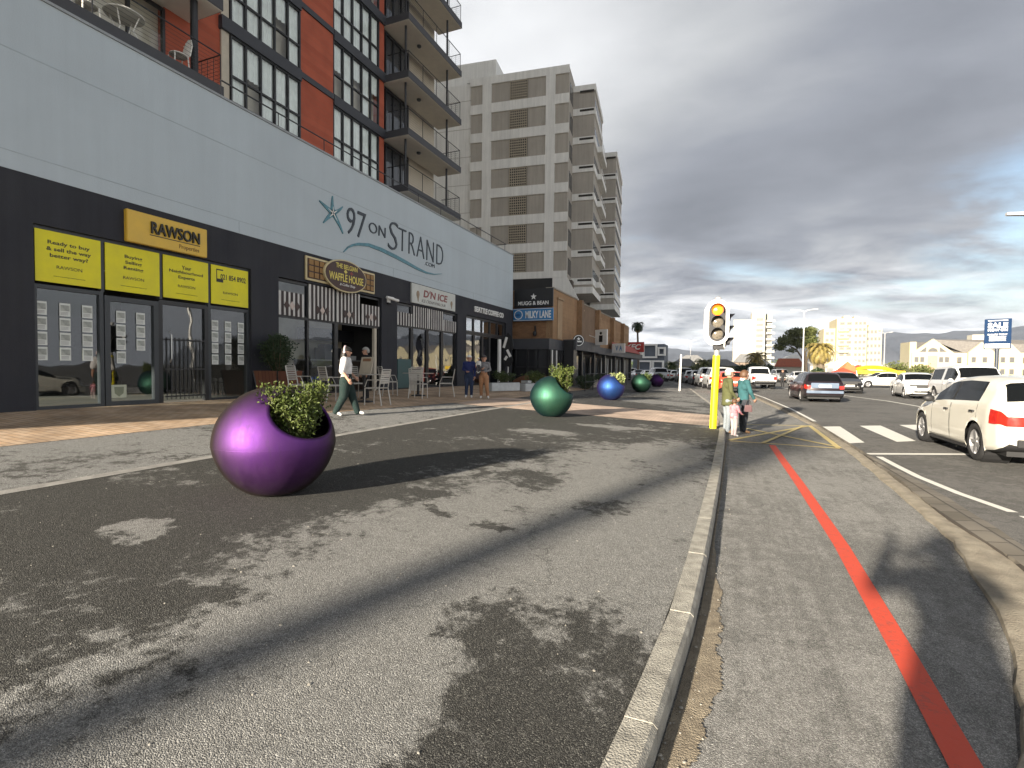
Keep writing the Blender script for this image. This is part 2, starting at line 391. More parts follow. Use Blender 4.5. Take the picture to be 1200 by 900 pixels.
def strip(name, left, right, zl, zr, m, y0, y1, kind='structure', n=60, extra=None):
    b = MB(); vs = []
    ys = sorted(set([y0+(y1-y0)*(i/n)**1.6 for i in range(n+1)]))
    for y in ys:
        xl, xr_ = left(y), right(y)
        vs += [(xl, y, zl(xl, y)), (xr_, y, zr(xr_, y))]
    b.add(vs, [(2*i, 2*i+1, 2*i+3, 2*i+2) for i in range(len(ys)-1)])
    return tag(b.build(name, m), kind=kind)
b = MB(); b.quad((-9000,-3000,-.06), (9000,-3000,-.06), (9000,9000,-.06), (-9000,9000,-.06)); tag(b.build('ground', M_earth), kind='structure')
b = MB(); b.quad((-60,-40,0), (70,-40,0), (70,330,0), (-60,330,0)); tag(b.build('road', M_road), kind='structure')
# stone edge between the cycle lane and the road
SI = [(-30,.2), (0,.35), (1.6,.62), (2.71,1.14), (3.68,1.47), (5.38,1.80), (7.79,1.93), (11,2.06), (15.4,2.16), (22,1.85), (31.2,1.34), (45,.2), (60,-2.2), (90,-7.5)]
SO = [(-30,2.0), (0,2.02), (2.5,2.12), (5.08,2.30), (7.26,2.38), (10.8,2.30), (15.4,2.34), (22,2.20), (31.2,1.75), (45,.55), (60,-1.9), (90,-7.3)]
def pl(T, y):
    for (a, b_), (c, d) in zip(T, T[1:]):
        if y <= c: return b_ + (d-b_)*(y-a)/(c-a)
    return T[-1][1]
strip('cycle_lane', lambda y: kx(y), lambda y: pl(SI, y)+.02, lambda x, y: .004, lambda x, y: .004, M_lane, -12, 60)
KW = .125
ZK = lambda x, y: gz(x, y)
# sloping asphalt forecourt, paving band and brick pavement
EDGE1 = lambda y: -5.60 - .004*max(0, y-2)
strip('forecourt', lambda y: EDGE1(y), lambda y: kx(y)-KW, gz, gz, M_pave, -14, 62)
def far_left(y): return -34
strip('pavement_slope', lambda y: -34, lambda y: EDGE1(y)+.0, lambda x, y: gz(x, y)-.012, lambda x, y: gz(x, y)-.012, M_earth, -14, 62)
strip('far_pavement', lambda y: kx(y)-30, lambda y: kx(y)-.1, gz, gz, M_pave, 62, 200)
def EDGE2(y): return -7.9 + (0 if y < 8 else min(1.15, (y-8)*.14))     # brick meets grey band
strip('grey_band', lambda y: EDGE2(y), lambda y: EDGE1(y), lambda x, y: gz(x, y)-.004, lambda x, y: gz(x, y)-.004, M_grey, -14, 15.2)
strip('drain_line', lambda y: EDGE1(y)-.09, lambda y: EDGE1(y)+.05, lambda x, y: gz(x, y)+.004, lambda x, y: gz(x, y)+.004, mat('pale_concrete', (.30,.29,.27), .85, var=.25, vscale=6, bump=.4), -14, 15.3)
# low step on the far side of the drain
b = MB(); ys = [-14 + i*.98 for i in range(30)]
for a, c in zip(ys, ys[1:]):
    pass
def brick_mat(name, c1, c2, mortar, w, h, rot=0, bump=.4):
    m = bpy.data.materials.new(name); m.use_nodes = True; MATS[name] = m
    n_, l_ = m.node_tree.nodes, m.node_tree.links; p = n_['Principled BSDF']
    t = n_.new('ShaderNodeTexCoord'); mp_ = n_.new('ShaderNodeMapping'); l_.new(t.outputs['Object'], mp_.inputs[0]); mp_.inputs['Rotation'].default_value = rot if isinstance(rot, tuple) else (0, 0, rot)
    br = n_.new('ShaderNodeTexBrick'); l_.new(mp_.outputs[0], br.inputs[0])
    br.inputs['Color1'].default_value = (*c1, 1); br.inputs['Color2'].default_value = (*c2, 1); br.inputs['Mortar'].default_value = (*mortar, 1)
    br.inputs['Scale'].default_value = 1; br.inputs['Brick Width'].default_value = w; br.inputs['Row Height'].default_value = h
    br.inputs['Mortar Size'].default_value = min(w, h)*.06; br.inputs['Bias'].default_value = -.1
    nz = n_.new('ShaderNodeTexNoise'); nz.inputs['Scale'].default_value = 1.3; nz.inputs['Detail'].default_value = 6; l_.new(t.outputs['Object'], nz.inputs['Vector'])
    mr = n_.new('ShaderNodeMapRange'); l_.new(nz.outputs['Fac'], mr.inputs[0]); mr.inputs[1].default_value = .3; mr.inputs[2].default_value = .7; mr.inputs[3].default_value = .62 if not isinstance(rot, tuple) else .84; mr.inputs[4].default_value = 1.25 if not isinstance(rot, tuple) else 1.1
    sc_ = n_.new('ShaderNodeVectorMath'); sc_.operation = 'SCALE'; l_.new(br.outputs[0], sc_.inputs[0]); l_.new(mr.outputs[0], sc_.inputs['Scale'])
    l_.new(sc_.outputs[0], p.inputs['Base Color']); p.inputs['Roughness'].default_value = .85
    bp = n_.new('ShaderNodeBump'); bp.inputs['Strength'].default_value = bump; bp.inputs['Distance'].default_value = .006; bp.invert = True
    l_.new(br.outputs['Fac'], bp.inputs['Height']); l_.new(bp.outputs[0], p.inputs['Normal'])
    return m
M_brick_floor = brick_mat('brick_paving', (.50,.34,.21), (.58,.43,.30), (.22,.16,.11), .22, .11)
strip('brick_pavement', lambda y: -11.25, lambda y: EDGE2(y), gz, gz, M_brick_floor, -14, 27.6)
# brick strip that crosses the forecourt to the signal
b = MB(); pts = []
for i in range(21):
    u = i/20; x = -.13 - u*7.0
    ya = 13.1 + u*.05 + (0 if u < .8 else 0); yb = 16.25 + .12*u
    b.v += [(x, ya - .35*u, gz(x, 13)+.004), (x, yb, gz(x, 16)+.004)]
b.f = [(2*i+1, 2*i+3, 2*i+2, 2*i) for i in range(20)]; b.m = [0]*20
tag(b.build('brick_crossing', brick_mat('crossing_paving', (.50,.38,.30), (.56,.44,.35), (.3,.22,.17), .2, .1, 0, .3)), kind='structure')
# kerb stones
M_kerb = mat('kerb_concrete', (.34,.325,.285), .9, var=.32, vscale=9, bump=.7, bscale=110)
b = MB(); y = -6.0
rnd = random.Random(5)
while y < 64:
    y2 = y + .995
    x0a, x0b = kx(y)-KW, kx(y+.991)-KW; x1a, x1b = kx(y), kx(y+.991)
    q = rnd.uniform(-.004, .004)
    za, zb = gz(x0a, y)+.004+q, gz(x0b, y2)+.004-q
    c = .018
    for (X0, X1, Y, Z) in ((x0a, x1a, y+.001, za), (x0b, x1b, y+.991, zb)):
        b.v += [(X0, Y, -.1), (X0, Y, Z), (X1-c, Y, Z), (X1, Y, Z-c), (X1+.006, Y, -.1)]
    o = len(b.v)-10
    for i in range(4): b.f.append((o+i, o+i+1, o+i+6, o+i+5)); b.m.append(0)
    b.f += [(o, o+1, o+2, o+3, o+4), (o+9, o+8, o+7, o+6, o+5)]; b.m += [0, 0]
    y = y2
tag(b.build('kerb', M_kerb), kind='structure')
strip('kerb_mortar', lambda y: kx(y)-KW+.01, lambda y: kx(y)-.012, lambda x, y: gz(x, y)-.005, lambda x, y: gz(x, y)-.005, mat('dark_mortar', (.05,.047,.04), .95), -6, 60)
# sand and grit lying in the gutter
M_sand = mat('gutter_sand', (.20,.165,.12), .98, var=.3, vscale=14, bump=.9, bscale=140, color2=(.34,.29,.215))
def blotch(name, spine, halfw, z, m, seed=1, n=90):
    rn = random.Random(seed); b = MB(); vs = []
    K = len(spine)-1
    for i in range(n+1):
        u = i/n*K; k = min(K-1, int(u)); t_ = u-k
        cx_ = spine[k][0]*(1-t_)+spine[k+1][0]*t_; cy_ = spine[k][1]*(1-t_)+spine[k+1][1]*t_; hw = spine[k][2]*(1-t_)+spine[k+1][2]*t_
        a_ = hw*(1+.3*math.sin(u*2.3+seed)+.22*math.sin(u*5.9)+.12*math.sin(u*17)+rn.uniform(-.16,.16)); a_ = max(.002, a_)
        vs += [(cx_-hw, cy_, z), (cx_, cy_, z+.004), (cx_+a_, cy_, z)]
    b.add(vs, [(3*i, 3*i+1, 3*i+4, 3*i+3) for i in range(n)] + [(3*i+1, 3*i+2, 3*i+5, 3*i+4) for i in range(n)])
    return tag(b.build(name, m), kind='stuff')
sp = []
for (y, w_) in [(1.2,.075), (1.9,.06), (2.3,.065), (2.9,.075), (3.3,.06), (3.8,.03), (4.6,.012), (7,.01), (11,.012)]:
    sp.append((kx(y)+w_+.008, y, w_))
blotch('gutter_sand', sp, None, .009, M_sand, 3, 500)
# stone edging: pale inner margin, rough stones beyond
M_stone = brick_mat('rough_stone_edging', (.13,.115,.09), (.20,.18,.15), (.07,.06,.05), .33, .17, R(90), .9)
M_margin = mat('pale_sandy_margin', (.22,.19,.145), .95, var=.3, vscale=7, bump=.8, bscale=90, color2=(.36,.32,.25))
def inner_w(y): return max(.13, min(.62, .20 + (0 if y > 6 else (6-y)*.13)))
def band(name, L_, R_, z0, m, seed):
    rn = random.Random(seed); b = MB(); vs = []; ys = []
    y = -4
    while y < 46: ys.append(y); y += .12 + max(0, y)*.02
    for y in ys:
        j = rn.uniform(-.018, .018)*(1 if y < 20 else .3)
        vs += [(L_(y)+j, y, -.02), (L_(y)+j+.02, y, z0), ((R_(y)+L_(y))/2, y, z0+.012), (R_(y)+j*.7-.02, y, z0), (R_(y)+j*.7, y, -.02)]
    b.add(vs, [(5*i+k, 5*i+k+1, 5*i+k+6, 5*i+k+5) for i in range(len(ys)-1) for k in range(4)])
    return tag(b.build(name, m), kind='structure')
band('edging_margin', lambda y: pl(SI, y), lambda y: min(pl(SO, y)-.04, pl(SI, y)+inner_w(y)), .022, M_margin, 2)
band('stone_edging', lambda y: pl(SI, y)+inner_w(y)-.03 if pl(SI, y)+inner_w(y) < pl(SO, y)-.06 else pl(SO, y)-.06, lambda y: pl(SO, y), .040, M_stone, 4)

# painted markings
def paint_mat(name, c, wear=.5):
    m = bpy.data.materials.new(name); m.use_nodes = True; MATS[name] = m
    n_, l_ = m.node_tree.nodes, m.node_tree.links; p = n_['Principled BSDF']
    t = n_.new('ShaderNodeTexCoord'); nz = n_.new('ShaderNodeTexNoise'); nz.inputs['Scale'].default_value = 24; nz.inputs['Detail'].default_value = 6; nz.inputs['Roughness'].default_value = .75
    l_.new(t.outputs['Object'], nz.inputs['Vector'])
    n2_ = n_.new('ShaderNodeTexNoise'); n2_.inputs['Scale'].default_value = 2.2; n2_.inputs['Detail'].default_value = 3; l_.new(t.outputs['Object'], n2_.inputs['Vector'])
    ad = n_.new('ShaderNodeMath'); ad.operation = 'MULTIPLY_ADD'; l_.new(n2_.outputs['Fac'], ad.inputs[0]); ad.inputs[1].default_value = .5; l_.new(nz.outputs['Fac'], ad.inputs[2])
    rp = n_.new('ShaderNodeValToRGB'); l_.new(ad.outputs[0], rp.inputs[0])
    rp.color_ramp.elements[0].position = .38+.28*wear; rp.color_ramp.elements[0].color = (c[0]*.45+.05, c[1]*.45+.05, c[2]*.45+.045, 1)
    rp.color_ramp.elements[1].position = .58+.2*wear; rp.color_ramp.elements[1].color = (*c, 1)
    l_.new(rp.outputs[0], p.inputs['Base Color']); p.inputs['Roughness'].default_value = .7
    bp = n_.new('ShaderNodeBump'); bp.inputs['Strength'].default_value = .4; bp.inputs['Distance'].default_value = .01
    l_.new(nz.outputs['Fac'], bp.inputs['Height']); l_.new(bp.outputs[0], p.inputs['Normal']); return m
M_wp = paint_mat('white_road_paint', (.72,.71,.66), .25); M_rp = paint_mat('red_lane_paint', (.64,.075,.036), .52); M_yp = paint_mat('yellow_road_paint', (.62,.50,.22), .45)
def line(b, pts, w, z):
    for (a, c) in zip(pts, pts[1:]):
        a, c = Vector((*a, z)), Vector((*c, z)); t_ = (c-a).normalized(); n_ = Vector((-t_.y, t_.x, 0))*w/2
        b.quad(a-n_, a+n_, c+n_, c-n_)
def ribbon(b, pts, w, z):
    vs = []
    for i, p in enumerate(pts):
        a = Vector(pts[max(0, i-1)]); c = Vector(pts[min(len(pts)-1, i+1)]); t_ = (c-a).normalized(); n_ = Vector((-t_.y, t_.x))*w/2; q = Vector(p)
        vs += [(*(q-n_), z), (*(q+n_), z)]
    b.add(vs, [(2*i, 2*i+1, 2*i+3, 2*i+2) for i in range(len(pts)-1)])
b = MB(); ribbon(b, [(.80,.6), (.815,1.6), (.845,2.34), (.875,3.14), (.92,4.94), (.91,7.5), (.885,9.5), (.87,11.1)], .115, .009); tag(b.build('red_lane_line', M_rp), kind='structure')
b = MB()
line(b, [(.12,11.37), (2.02,11.22)], .10, .0085); line(b, [(.06,14.9), (2.05,15.5)], .10, .0085)
line(b, [(.12,11.5), (2.0,15.3)], .10, .0125); line(b, [(2.0,11.4), (.08,14.7)], .10, .0165); line(b, [(2.0,11.2), (2.08,15.45)], .10, .0205); line(b, [(.72,11.25),(1.9,15.2)], .08, .0245)
tag(b.build('yellow_box_marking', M_yp), kind='structure')
b = MB()
for i in range(8):
    x = 2.24 + i*1.08; q = .8*i
    b.quad((x,12.05+q,.005), (x+.42,12.4+q,.005), (x+.58,15.75+q,.005), (x+.03,15.4+q,.005))
tag(b.build('crosswalk_bars', M_wp), kind='structure')
b = MB(); line(b, [(2.34,10.72), (8.6,13.6)], .16, .005); tag(b.build('stop_line', M_wp), kind='structure')
b = MB(); ribbon(b, [(2.46,10.45), (2.47,9.6), (2.50,8.7), (2.62,7.7), (2.80,6.9)], .10, .005)
ribbon(b, [(2.83,6.75), (2.95,5.5), (3.1,3), (3.3,-4)], .10, .005); tag(b.build('road_edge_line', M_wp), kind='structure')
b = MB(); ribbon(b, [(7.75,20), (7.68,24), (7.63,26.9), (7.5,30.8), (6.59,36.9), (5.6,43), (3.6,55), (-1,80), (-14,140)], .14, .005)
tag(b.build('centre_line', M_wp), kind='structure')
b = MB(); ribbon(b, [(2.42,17), (2.36,22), (1.95,31), (.9,45), (-1.6,60), (-7,90)], .10, .005); tag(b.build('lane_edge_line', M_wp), kind='structure')
b = MB()
for i, (y, x) in enumerate([(30,5.0),(37,4.4),(45,3.3),(54,1.4)]): line(b, [(x, y), (x-.35, y+3)], .1, .005)
tag(b.build('lane_dashes', M_wp), kind='structure')

# loose grit and small stones on the forecourt and in the gutter
rg = random.Random(77); b = MB()
for i in range(520):
    y = 1.0 + 9*rg.random()**1.5
    if rg.random() < .45: x = kx(y) + .01 + abs(rg.gauss(0, .06)); z = .012
    else: x = kx(y) - KW - rg.random()**1.3*5.0; z = gz(x, y) + .001
    s_ = rg.uniform(.002, .0055)*(1.6 if rg.random() < .06 else 1)
    b.ball((x, y, z), (s_*rg.uniform(.8,1.5), s_*rg.uniform(.8,1.5), s_*.7), 6, Matrix.Translation((x,y,0)) @ Matrix.Rotation(rg.random()*6,4,'Z') @ Matrix.Translation((-x,-y,0)))
tag(b.build('loose_grit', mat('pale_grit', (.34,.32,.28), .9, var=.4, vscale=30)), 'pale loose grit and small stones scattered over the asphalt by the kerb', 'grit', kind='stuff')

# ------------------------------------------------------------------ shop and apartment building
FX = -11.2; BZ = .57; WT = .22
M_light = mat('pale_grey_render', (.47,.53,.565), .8, var=.045, vscale=.6, bump=.12, bscale=40)
def streaks(m, amt=.10, sc=(2.2, 2.2, .12)):
    n_, l_ = m.node_tree.nodes, m.node_tree.links; p = n_['Principled BSDF']; src = p.inputs['Base Color'].links[0].from_socket
    t = n_.new('ShaderNodeTexCoord'); mp_ = n_.new('ShaderNodeMapping'); l_.new(t.outputs['Object'], mp_.inputs[0]); mp_.inputs['Scale'].default_value = sc
    q = n_.new('ShaderNodeTexNoise'); q.inputs['Scale'].default_value = 1.6; q.inputs['Detail'].default_value = 7; q.inputs['Roughness'].default_value = .7; l_.new(mp_.outputs[0], q.inputs['Vector'])
    r_ = n_.new('ShaderNodeMapRange'); l_.new(q.outputs['Fac'], r_.inputs[0]); r_.inputs[1].default_value = .3; r_.inputs[2].default_value = .7; r_.inputs[3].default_value = 1-amt; r_.inputs[4].default_value = 1+amt*.5
    s_ = n_.new('ShaderNodeVectorMath'); s_.operation = 'SCALE'; l_.new(src, s_.inputs[0]); l_.new(r_.outputs[0], s_.inputs['Scale']); l_.new(s_.outputs[0], p.inputs['Base Color'])
streaks(M_light, .045)
M_dark = mat('charcoal_render', (.021,.022,.029), .75, var=.18, vscale=1.2, bump=.25, bscale=50); streaks(M_dark, .25)
M_frame = mat('dark_window_frame', (.035,.04,.046), .45, var=.1)
M_black = mat('black_frame', (.012,.012,.014), .4, var=.1)
M_glass = glass('shop_glass', (.62,.70,.70), .09, .9)
M_glass2 = glass('flat_glass', (.97,1,1), .05, 1.0)
M_cream = mat('cream_render', (.55,.49,.39), .85, var=.08)
M_soffit = mat('soffit_render', (.68,.63,.54), .85, var=.05)
M_redbrick = brick_mat('orange_red_brick', (.37,.078,.038), (.43,.10,.05), (.27,.10,.06), .22, .075, (R(90), 0, R(90)), .3)
M_curtain = mat('net_curtain', (.78,.80,.76), .95, var=.10, vscale=2.5)
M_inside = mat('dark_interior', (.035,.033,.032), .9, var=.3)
M_white = mat('white_paint', (.78,.77,.74), .5, var=.05)
M_metal = mat('brushed_aluminium', (.55,.55,.53), .35, metal=.8, var=.1)

apt = empty('apartment_building', (FX, 2.0, .0), 0, 'charcoal and pale grey shopfront podium carrying red brick flats with dark balconies', 'building')
def A(b, name, m, **k): return b.build(name, m, apt, world_coords=True, **k)
Y0, Y1 = -3.0, 26.9; ZT = 7.80; ZD = 4.72
b = MB(); b.box(FX-WT, FX, Y0, Y1, ZD, ZT); b.box(FX-14, FX-WT, Y0, Y0+WT, ZD, ZT); b.box(FX-14, FX-WT, Y1-WT, Y1, ZD, ZT); b.box(FX-14, FX-WT, Y0+WT, Y1-WT, 7.0, 7.25)
A(b, 'upper_wall', M_light)
b = MB(); b.box(FX-WT-.02, FX+.03, Y0-.02, Y1+.02, ZT, ZT+.05); A(b, 'parapet_coping', mat('coping', (.30,.32,.33), .7))
b = MB()
for z_ in (5.02, 6.72): b.box(FX, FX+.004, Y0, Y1, z_, z_+.012)
for y_ in (3.4, 9.2, 15.6, 22.0): b.box(FX, FX+.003, y_, y_+.010, ZD+.01, 5.01)
A(b, 'render_joint', mat('joint_shadow_gap', (.36,.41,.44), .9))
OPEN = [(5.10, 9.55, 3.90), (10.42, 14.92, 3.86), (15.85, 20.45, 3.86), (21.30, 26.0, 3.92)]
b = MB(); y = Y0
for (a, c, top) in OPEN:
    b.box(FX-WT, FX-.004, y, a, .3, ZD); b.box(FX-WT, FX-.004, a, c, top, ZD); y = c
b.box(FX-WT, FX-.004, y, Y1, .3, ZD)
b.box(FX-14, FX-WT, Y1-WT, Y1, .3, ZD)
A(b, 'ground_floor_wall', M_dark)
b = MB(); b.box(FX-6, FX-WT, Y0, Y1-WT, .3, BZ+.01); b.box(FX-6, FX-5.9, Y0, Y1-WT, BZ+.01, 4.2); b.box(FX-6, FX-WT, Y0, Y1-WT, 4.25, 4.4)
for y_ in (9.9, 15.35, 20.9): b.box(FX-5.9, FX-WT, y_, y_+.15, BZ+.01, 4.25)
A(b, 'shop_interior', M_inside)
GX = FX - .13
def frames(b, ys, z0, z1, w=.07, x=GX, d=.05):
    for y in ys: b.box(x-d, x+d, y-w/2, y+w/2, z0, z1)
def rail(b, y0, y1, z, h=.07, x=GX, d=.048): b.box(x-d, x+d, y0, y1, z-h/2, z+h/2)
def pane(y0, y1, z0, z1, parent, m=None, x=GX, name='pane'):
    b = MB(); b.quad((x, y0, z0), (x, y1, z0), (x, y1, z1), (x, y0, z1))
    return b.build(name, m or M_glass, parent, world_coords=True)
# agency shopfront: window, window door, gated doorway, window
def window(y0, y1, z0, z1, w=.07, x=GX, mullions=(), transoms=(), m=None, name='window', parent=None, fm=None):
    b = MB(); frames(b, [y0+w/2, y1-w/2, *mullions], z0, z1, w, x)
    for z in (z0+w/2, z1-w/2, *transoms): rail(b, y0+w, y1-w, z, w, x)
    o = b.build(name, fm or M_frame, parent or apt, world_coords=True)
    ys = [y0+w/2, *mullions, y1-w/2]; 
    b = MB(); b.quad((x, y0+w*.6, z0+w*.6), (x, y1-w*.6, z0+w*.6), (x, y1-w*.6, z1-w*.6), (x, y0+w*.6, z1-w*.6))
    bo = b.build('pane', m or M_glass, o)
    return o
window(5.10, 6.22, .60, 2.86); window(6.24, 7.28, .60, 2.80, w=.10, name='door'); 
wd = window(8.42, 9.55, .60, 2.86)
b = MB(); frames(b, [7.32, 8.38], BZ+.02, 2.82, .09); rail(b, 7.3, 8.4, 2.80, .09)
gt = b.build('door', M_black, apt, world_coords=True)
pane(7.36, 8.34, .65, 2.76, gt)
b = MB()
for i in range(10):
    y = 7.42 + i*.098; b.tube([(GX+.09, y, .68), (GX+.09, y, 2.05)], .009, 5)
for z in (.75, 1.35, 2.0): b.box(GX+.08, GX+.1, 7.38, 8.34, z-.015, z+.015)
b.build('security_gate', M_black, gt, world_coords=True)
b = MB(); b.tube([(GX+.13,7.46,1.5), (GX+.19,7.46,1.58), (GX+.19,7.46,2.1), (GX+.13,7.46,2.18)], .016, 6); b.build('handle', M_metal, gt, world_coords=True)
b = MB(); rail(b, 5.1, 9.55, 3.87, .06); frames(b, [5.11, 6.21, 7.33, 8.45, 9.54], 2.86, 3.9, .06); A(b, 'transom_frame', M_frame)
# cafe shopfront
window(10.42, 12.72, .60, 3.84, mullions=(11.55,), transoms=(2.82,), fm=M_black)
b = MB(); frames(b, [12.76, 14.88], BZ, 3.84, .09); rail(b, 12.8, 14.85, 2.82, .08); rail(b, 12.8, 14.85, 3.8, .06); A(b, 'cafe_opening_frame', M_black)
b = MB(); b.box(GX-.05, GX+.05, 14.62, 14.74, BZ, 2.78); A(b, 'cream_door_post', M_cream)
# things seen through the cafe opening
b = MB(); b.box(FX-2.2, FX-2.1, 10.1, 15.3, BZ+.02, 4.2); A(b, 'cafe_back_wall', mat('cream_wall', (.68,.58,.42), .85))
ct = empty('cafe_counter', (FX-1.45, 14.0, BZ+.01), 0, 'dark coffee counter with machines seen through the open cafe front', 'counter')
b = MB(); b.box(-.35,.35,-1.3,1.3,0,1.05); b.build('counter_body', mat('dark_wood', (.06,.04,.03), .5), ct)
b = MB(); b.box(-.4,.4,-1.35,1.35,1.05,1.09); b.build('counter_top', mat('grey_stone_top', (.2,.19,.18), .3), ct)
b = MB(); b.box(-.25,.2,-.5,.3,1.09,1.5); b.box(-.2,.1,-.4,.2,1.5,1.62); b.build('coffee_machine', M_black, ct)
b = MB(); b.box(-.3,.0,-1.2,1.2,1.75,2.15); b.build('menu_shelf', M_black, ct)
b = MB()
for i in range(9): b.lathe([(.035,0),(.04,.16)], 8, Matrix.Translation((.12, .4+i*.09, 1.09)))
b.build('cup', mat('dull_white_cups', (.5,.5,.48), .4), ct)
# ice cream parlour shopfront
window(15.87, 16.92, .60, 3.84, transoms=(3.0,), fm=M_black, name='door')
b = MB(); b.box(GX+.06, GX+.085, 15.95, 16.84, .66, 1.75); bo = b.build('lower_door_panel', mat('teal_panel', (.035,.085,.085), .5), apt, world_coords=True)
window(16.95, 18.05, .60, 3.84, transoms=(3.0,), fm=M_black); window(18.08, 19.22, .60, 3.84, transoms=(3.0,), fm=M_black)
window(19.25, 20.43, .60, 3.84, transoms=(3.0,), fm=M_black)
# coffee shopfront
window(21.32, 25.98, 3.12, 3.90, mullions=(22.23,23.15,24.08,25.0), fm=M_black, m=glass('pale_top_glass', (.9,.9,.85), .35, .9), w=.09)
window(21.32, 22.25, .60, 3.10, fm=M_black); window(22.28, 23.2, .60, 3.10, fm=M_black); window(23.22, 24.05, .6, 3.1, fm=M_black)
b = MB(); frames(b, [24.1, 25.92], BZ, 3.1, .08); rail(b, 24.1, 25.9, 3.06, .08); A(b, 'doorway_frame', M_black)
b = MB(); b.box(GX-.02, GX+.08, 25.2, 25.45, BZ, 3.0); A(b, 'white_door_leaf', M_white)
b = MB(); b.box(FX-1.0, FX-.95, 16.2, 25.3, BZ+.3, 2.6); A(b, 'shop_curtain', mat('dark_plum_curtain', (.045,.032,.055), .9))

# striped awning panels above the cafe and the parlour
def striped_panel(y0, y1, z0, z1, label, badge=True):
    o = empty('striped_panel', (FX+.02, y0, z0), 0, label, 'awning panel', 'striped shade panels over the shopfronts')
    n = max(8, int((y1-y0)/.082)) | 1; b = MB(); w = (y1-y0)/n
    for i in range(n):
        b.mi = i % 2; a = y0+i*w; z0_ = z0
        dx = .012*(1 if i % 2 else 0)
        b.box(GX+.06, GX+.085+dx, a, a+w, z0, z1)
    b.build('fabric', [mat('white_stripe', (.62,.60,.57), .85), mat('dark_stripe', (.05,.04,.04), .85)], o, world_coords=True)
    if badge:
        b = MB(); cy = (y0+y1)/2; cz = z0+.28; s = .1
        for k in (-1, 0, 1):
            b.mi = 1 if k == 0 else 0; c = cy+k*.19; x = GX+.1
            b.prism([(x, c-s, cz), (x, c, cz-s*1.25), (x, c+s, cz), (x, c, cz+s*1.25)], (.01,0,0))
        b.build('badge', [mat('dark_badge', (.06,.035,.03), .6), mat('pale_badge', (.55,.45,.4), .6)], o, world_coords=True)
    return o
striped_panel(10.46, 11.36, 2.85, 3.50, 'short white and dark striped panel above the cafe window beside the tub plant')
striped_panel(11.56, 12.60, 2.84, 3.84, 'tall striped panel under the left half of the oval waffle sign')
striped_panel(12.72, 13.80, 2.84, 3.84, 'tall striped panel under the right half of the oval waffle sign')
striped_panel(13.92, 14.84, 2.86, 3.54, 'short striped panel left of the security camera')
striped_panel(15.92, 16.88, 3.02, 3.50, 'short striped panel just right of the security camera pillar', False)
striped_panel(16.98, 18.03, 3.02, 3.84, 'tall striped panel under the left half of the ice cream sign', False)
striped_panel(18.10, 19.20, 3.02, 3.84, 'tall striped panel under the right half of the ice cream sign', False)
striped_panel(19.28, 20.38, 3.02, 3.50, 'short striped panel at the right end of the ice cream shopfront', False)

# yellow posters and the agency sign
M_yel = mat('yellow_poster', (.74,.66,.012), .55, var=.06); M_ink = mat('black_lettering', (.02,.018,.012), .5, var=0)
M_amber = mat('amber_sign_face', (.68,.43,.045), .4, var=.06)
def poster(y0, y1, label, lines, cy=None, sub=True, size=.085, ty=3.62, lw=None):
    o = empty('yellow_poster', (FX-.06, y0, 2.9), 0, label, 'poster', 'yellow posters across the top of the agency window')
    b = MB(); b.box(FX-.075, FX-.055, y0, y1, 2.91, 3.83); b.build('sheet', M_yel, o, world_coords=True)
    c = (y0+y1)/2; x = FX-.055
    for i, (t_, w_) in enumerate(lines):
        text(t_, (x, c, ty-i*.115), w_, size, FACE_X, M_ink, o, bold=.02, depth=.003)
    text('RAWSON', (x, c, 3.2), .40, .06, FACE_X, M_ink, o, depth=.003)
    text('www.rawsonproperties.co.za', (x, c, 3.03), .5, .022, FACE_X, M_ink, o, depth=.003)
    return o
poster(5.14, 6.17, 'yellow poster reading Ready to buy and sell the way better way', [('Ready to buy', .66), ('& sell the way', .70), ('better way?', .60)], size=.09)
poster(6.25, 7.29, 'yellow poster reading Buying Selling Renting', [('Buying', .34), ('Selling', .32), ('Renting', .38)])
poster(7.37, 8.41, 'yellow poster reading Your Neighbourhood Experts', [('Your', .22), ('Neighbourhood', .78), ('Experts', .38)])
o = poster(8.49, 9.50, 'yellow poster with a phone number beside a small handset mark', [], ty=3.6)
text('021 854 8902', (FX-.055, 9.08, 3.58), .70, .13, FACE_X, M_ink, o, bold=.02, depth=.003)
b = MB(); b.box(FX-.055, FX-.052, 8.62, 8.80, 3.72, 3.75); b.box(FX-.055, FX-.052, 8.62, 8.64, 3.5, 3.72); b.box(FX-.055, FX-.052, 8.62, 8.80, 3.44, 3.52); b.build('handset_mark', M_ink, o, world_coords=True)
sg = empty('agency_sign', (FX, 6.56, 3.9), 0, 'amber signboard with raised black RAWSON Properties lettering', 'shop sign')
b = MB(); b.box(FX, FX+.10, 6.56, 8.28, 3.92, 4.56); b.build('sign_board', M_amber, sg, world_coords=True, bevel=.01)
text('RAWSON', (FX+.10, 7.55, 4.30), 1.06, .25, FACE_X, M_ink, sg, bold=.012, depth=.04)
text('Properties', (FX+.10, 7.85, 4.03), .46, .12, FACE_X, mat('brown_lettering', (.20,.10,.02), .5, var=0), sg, depth=.006)
b = MB(); b.box(FX+.10, FX+.108, 7.0, 8.10, 4.135, 4.15); b.build('underline', M_ink, sg, world_coords=True)
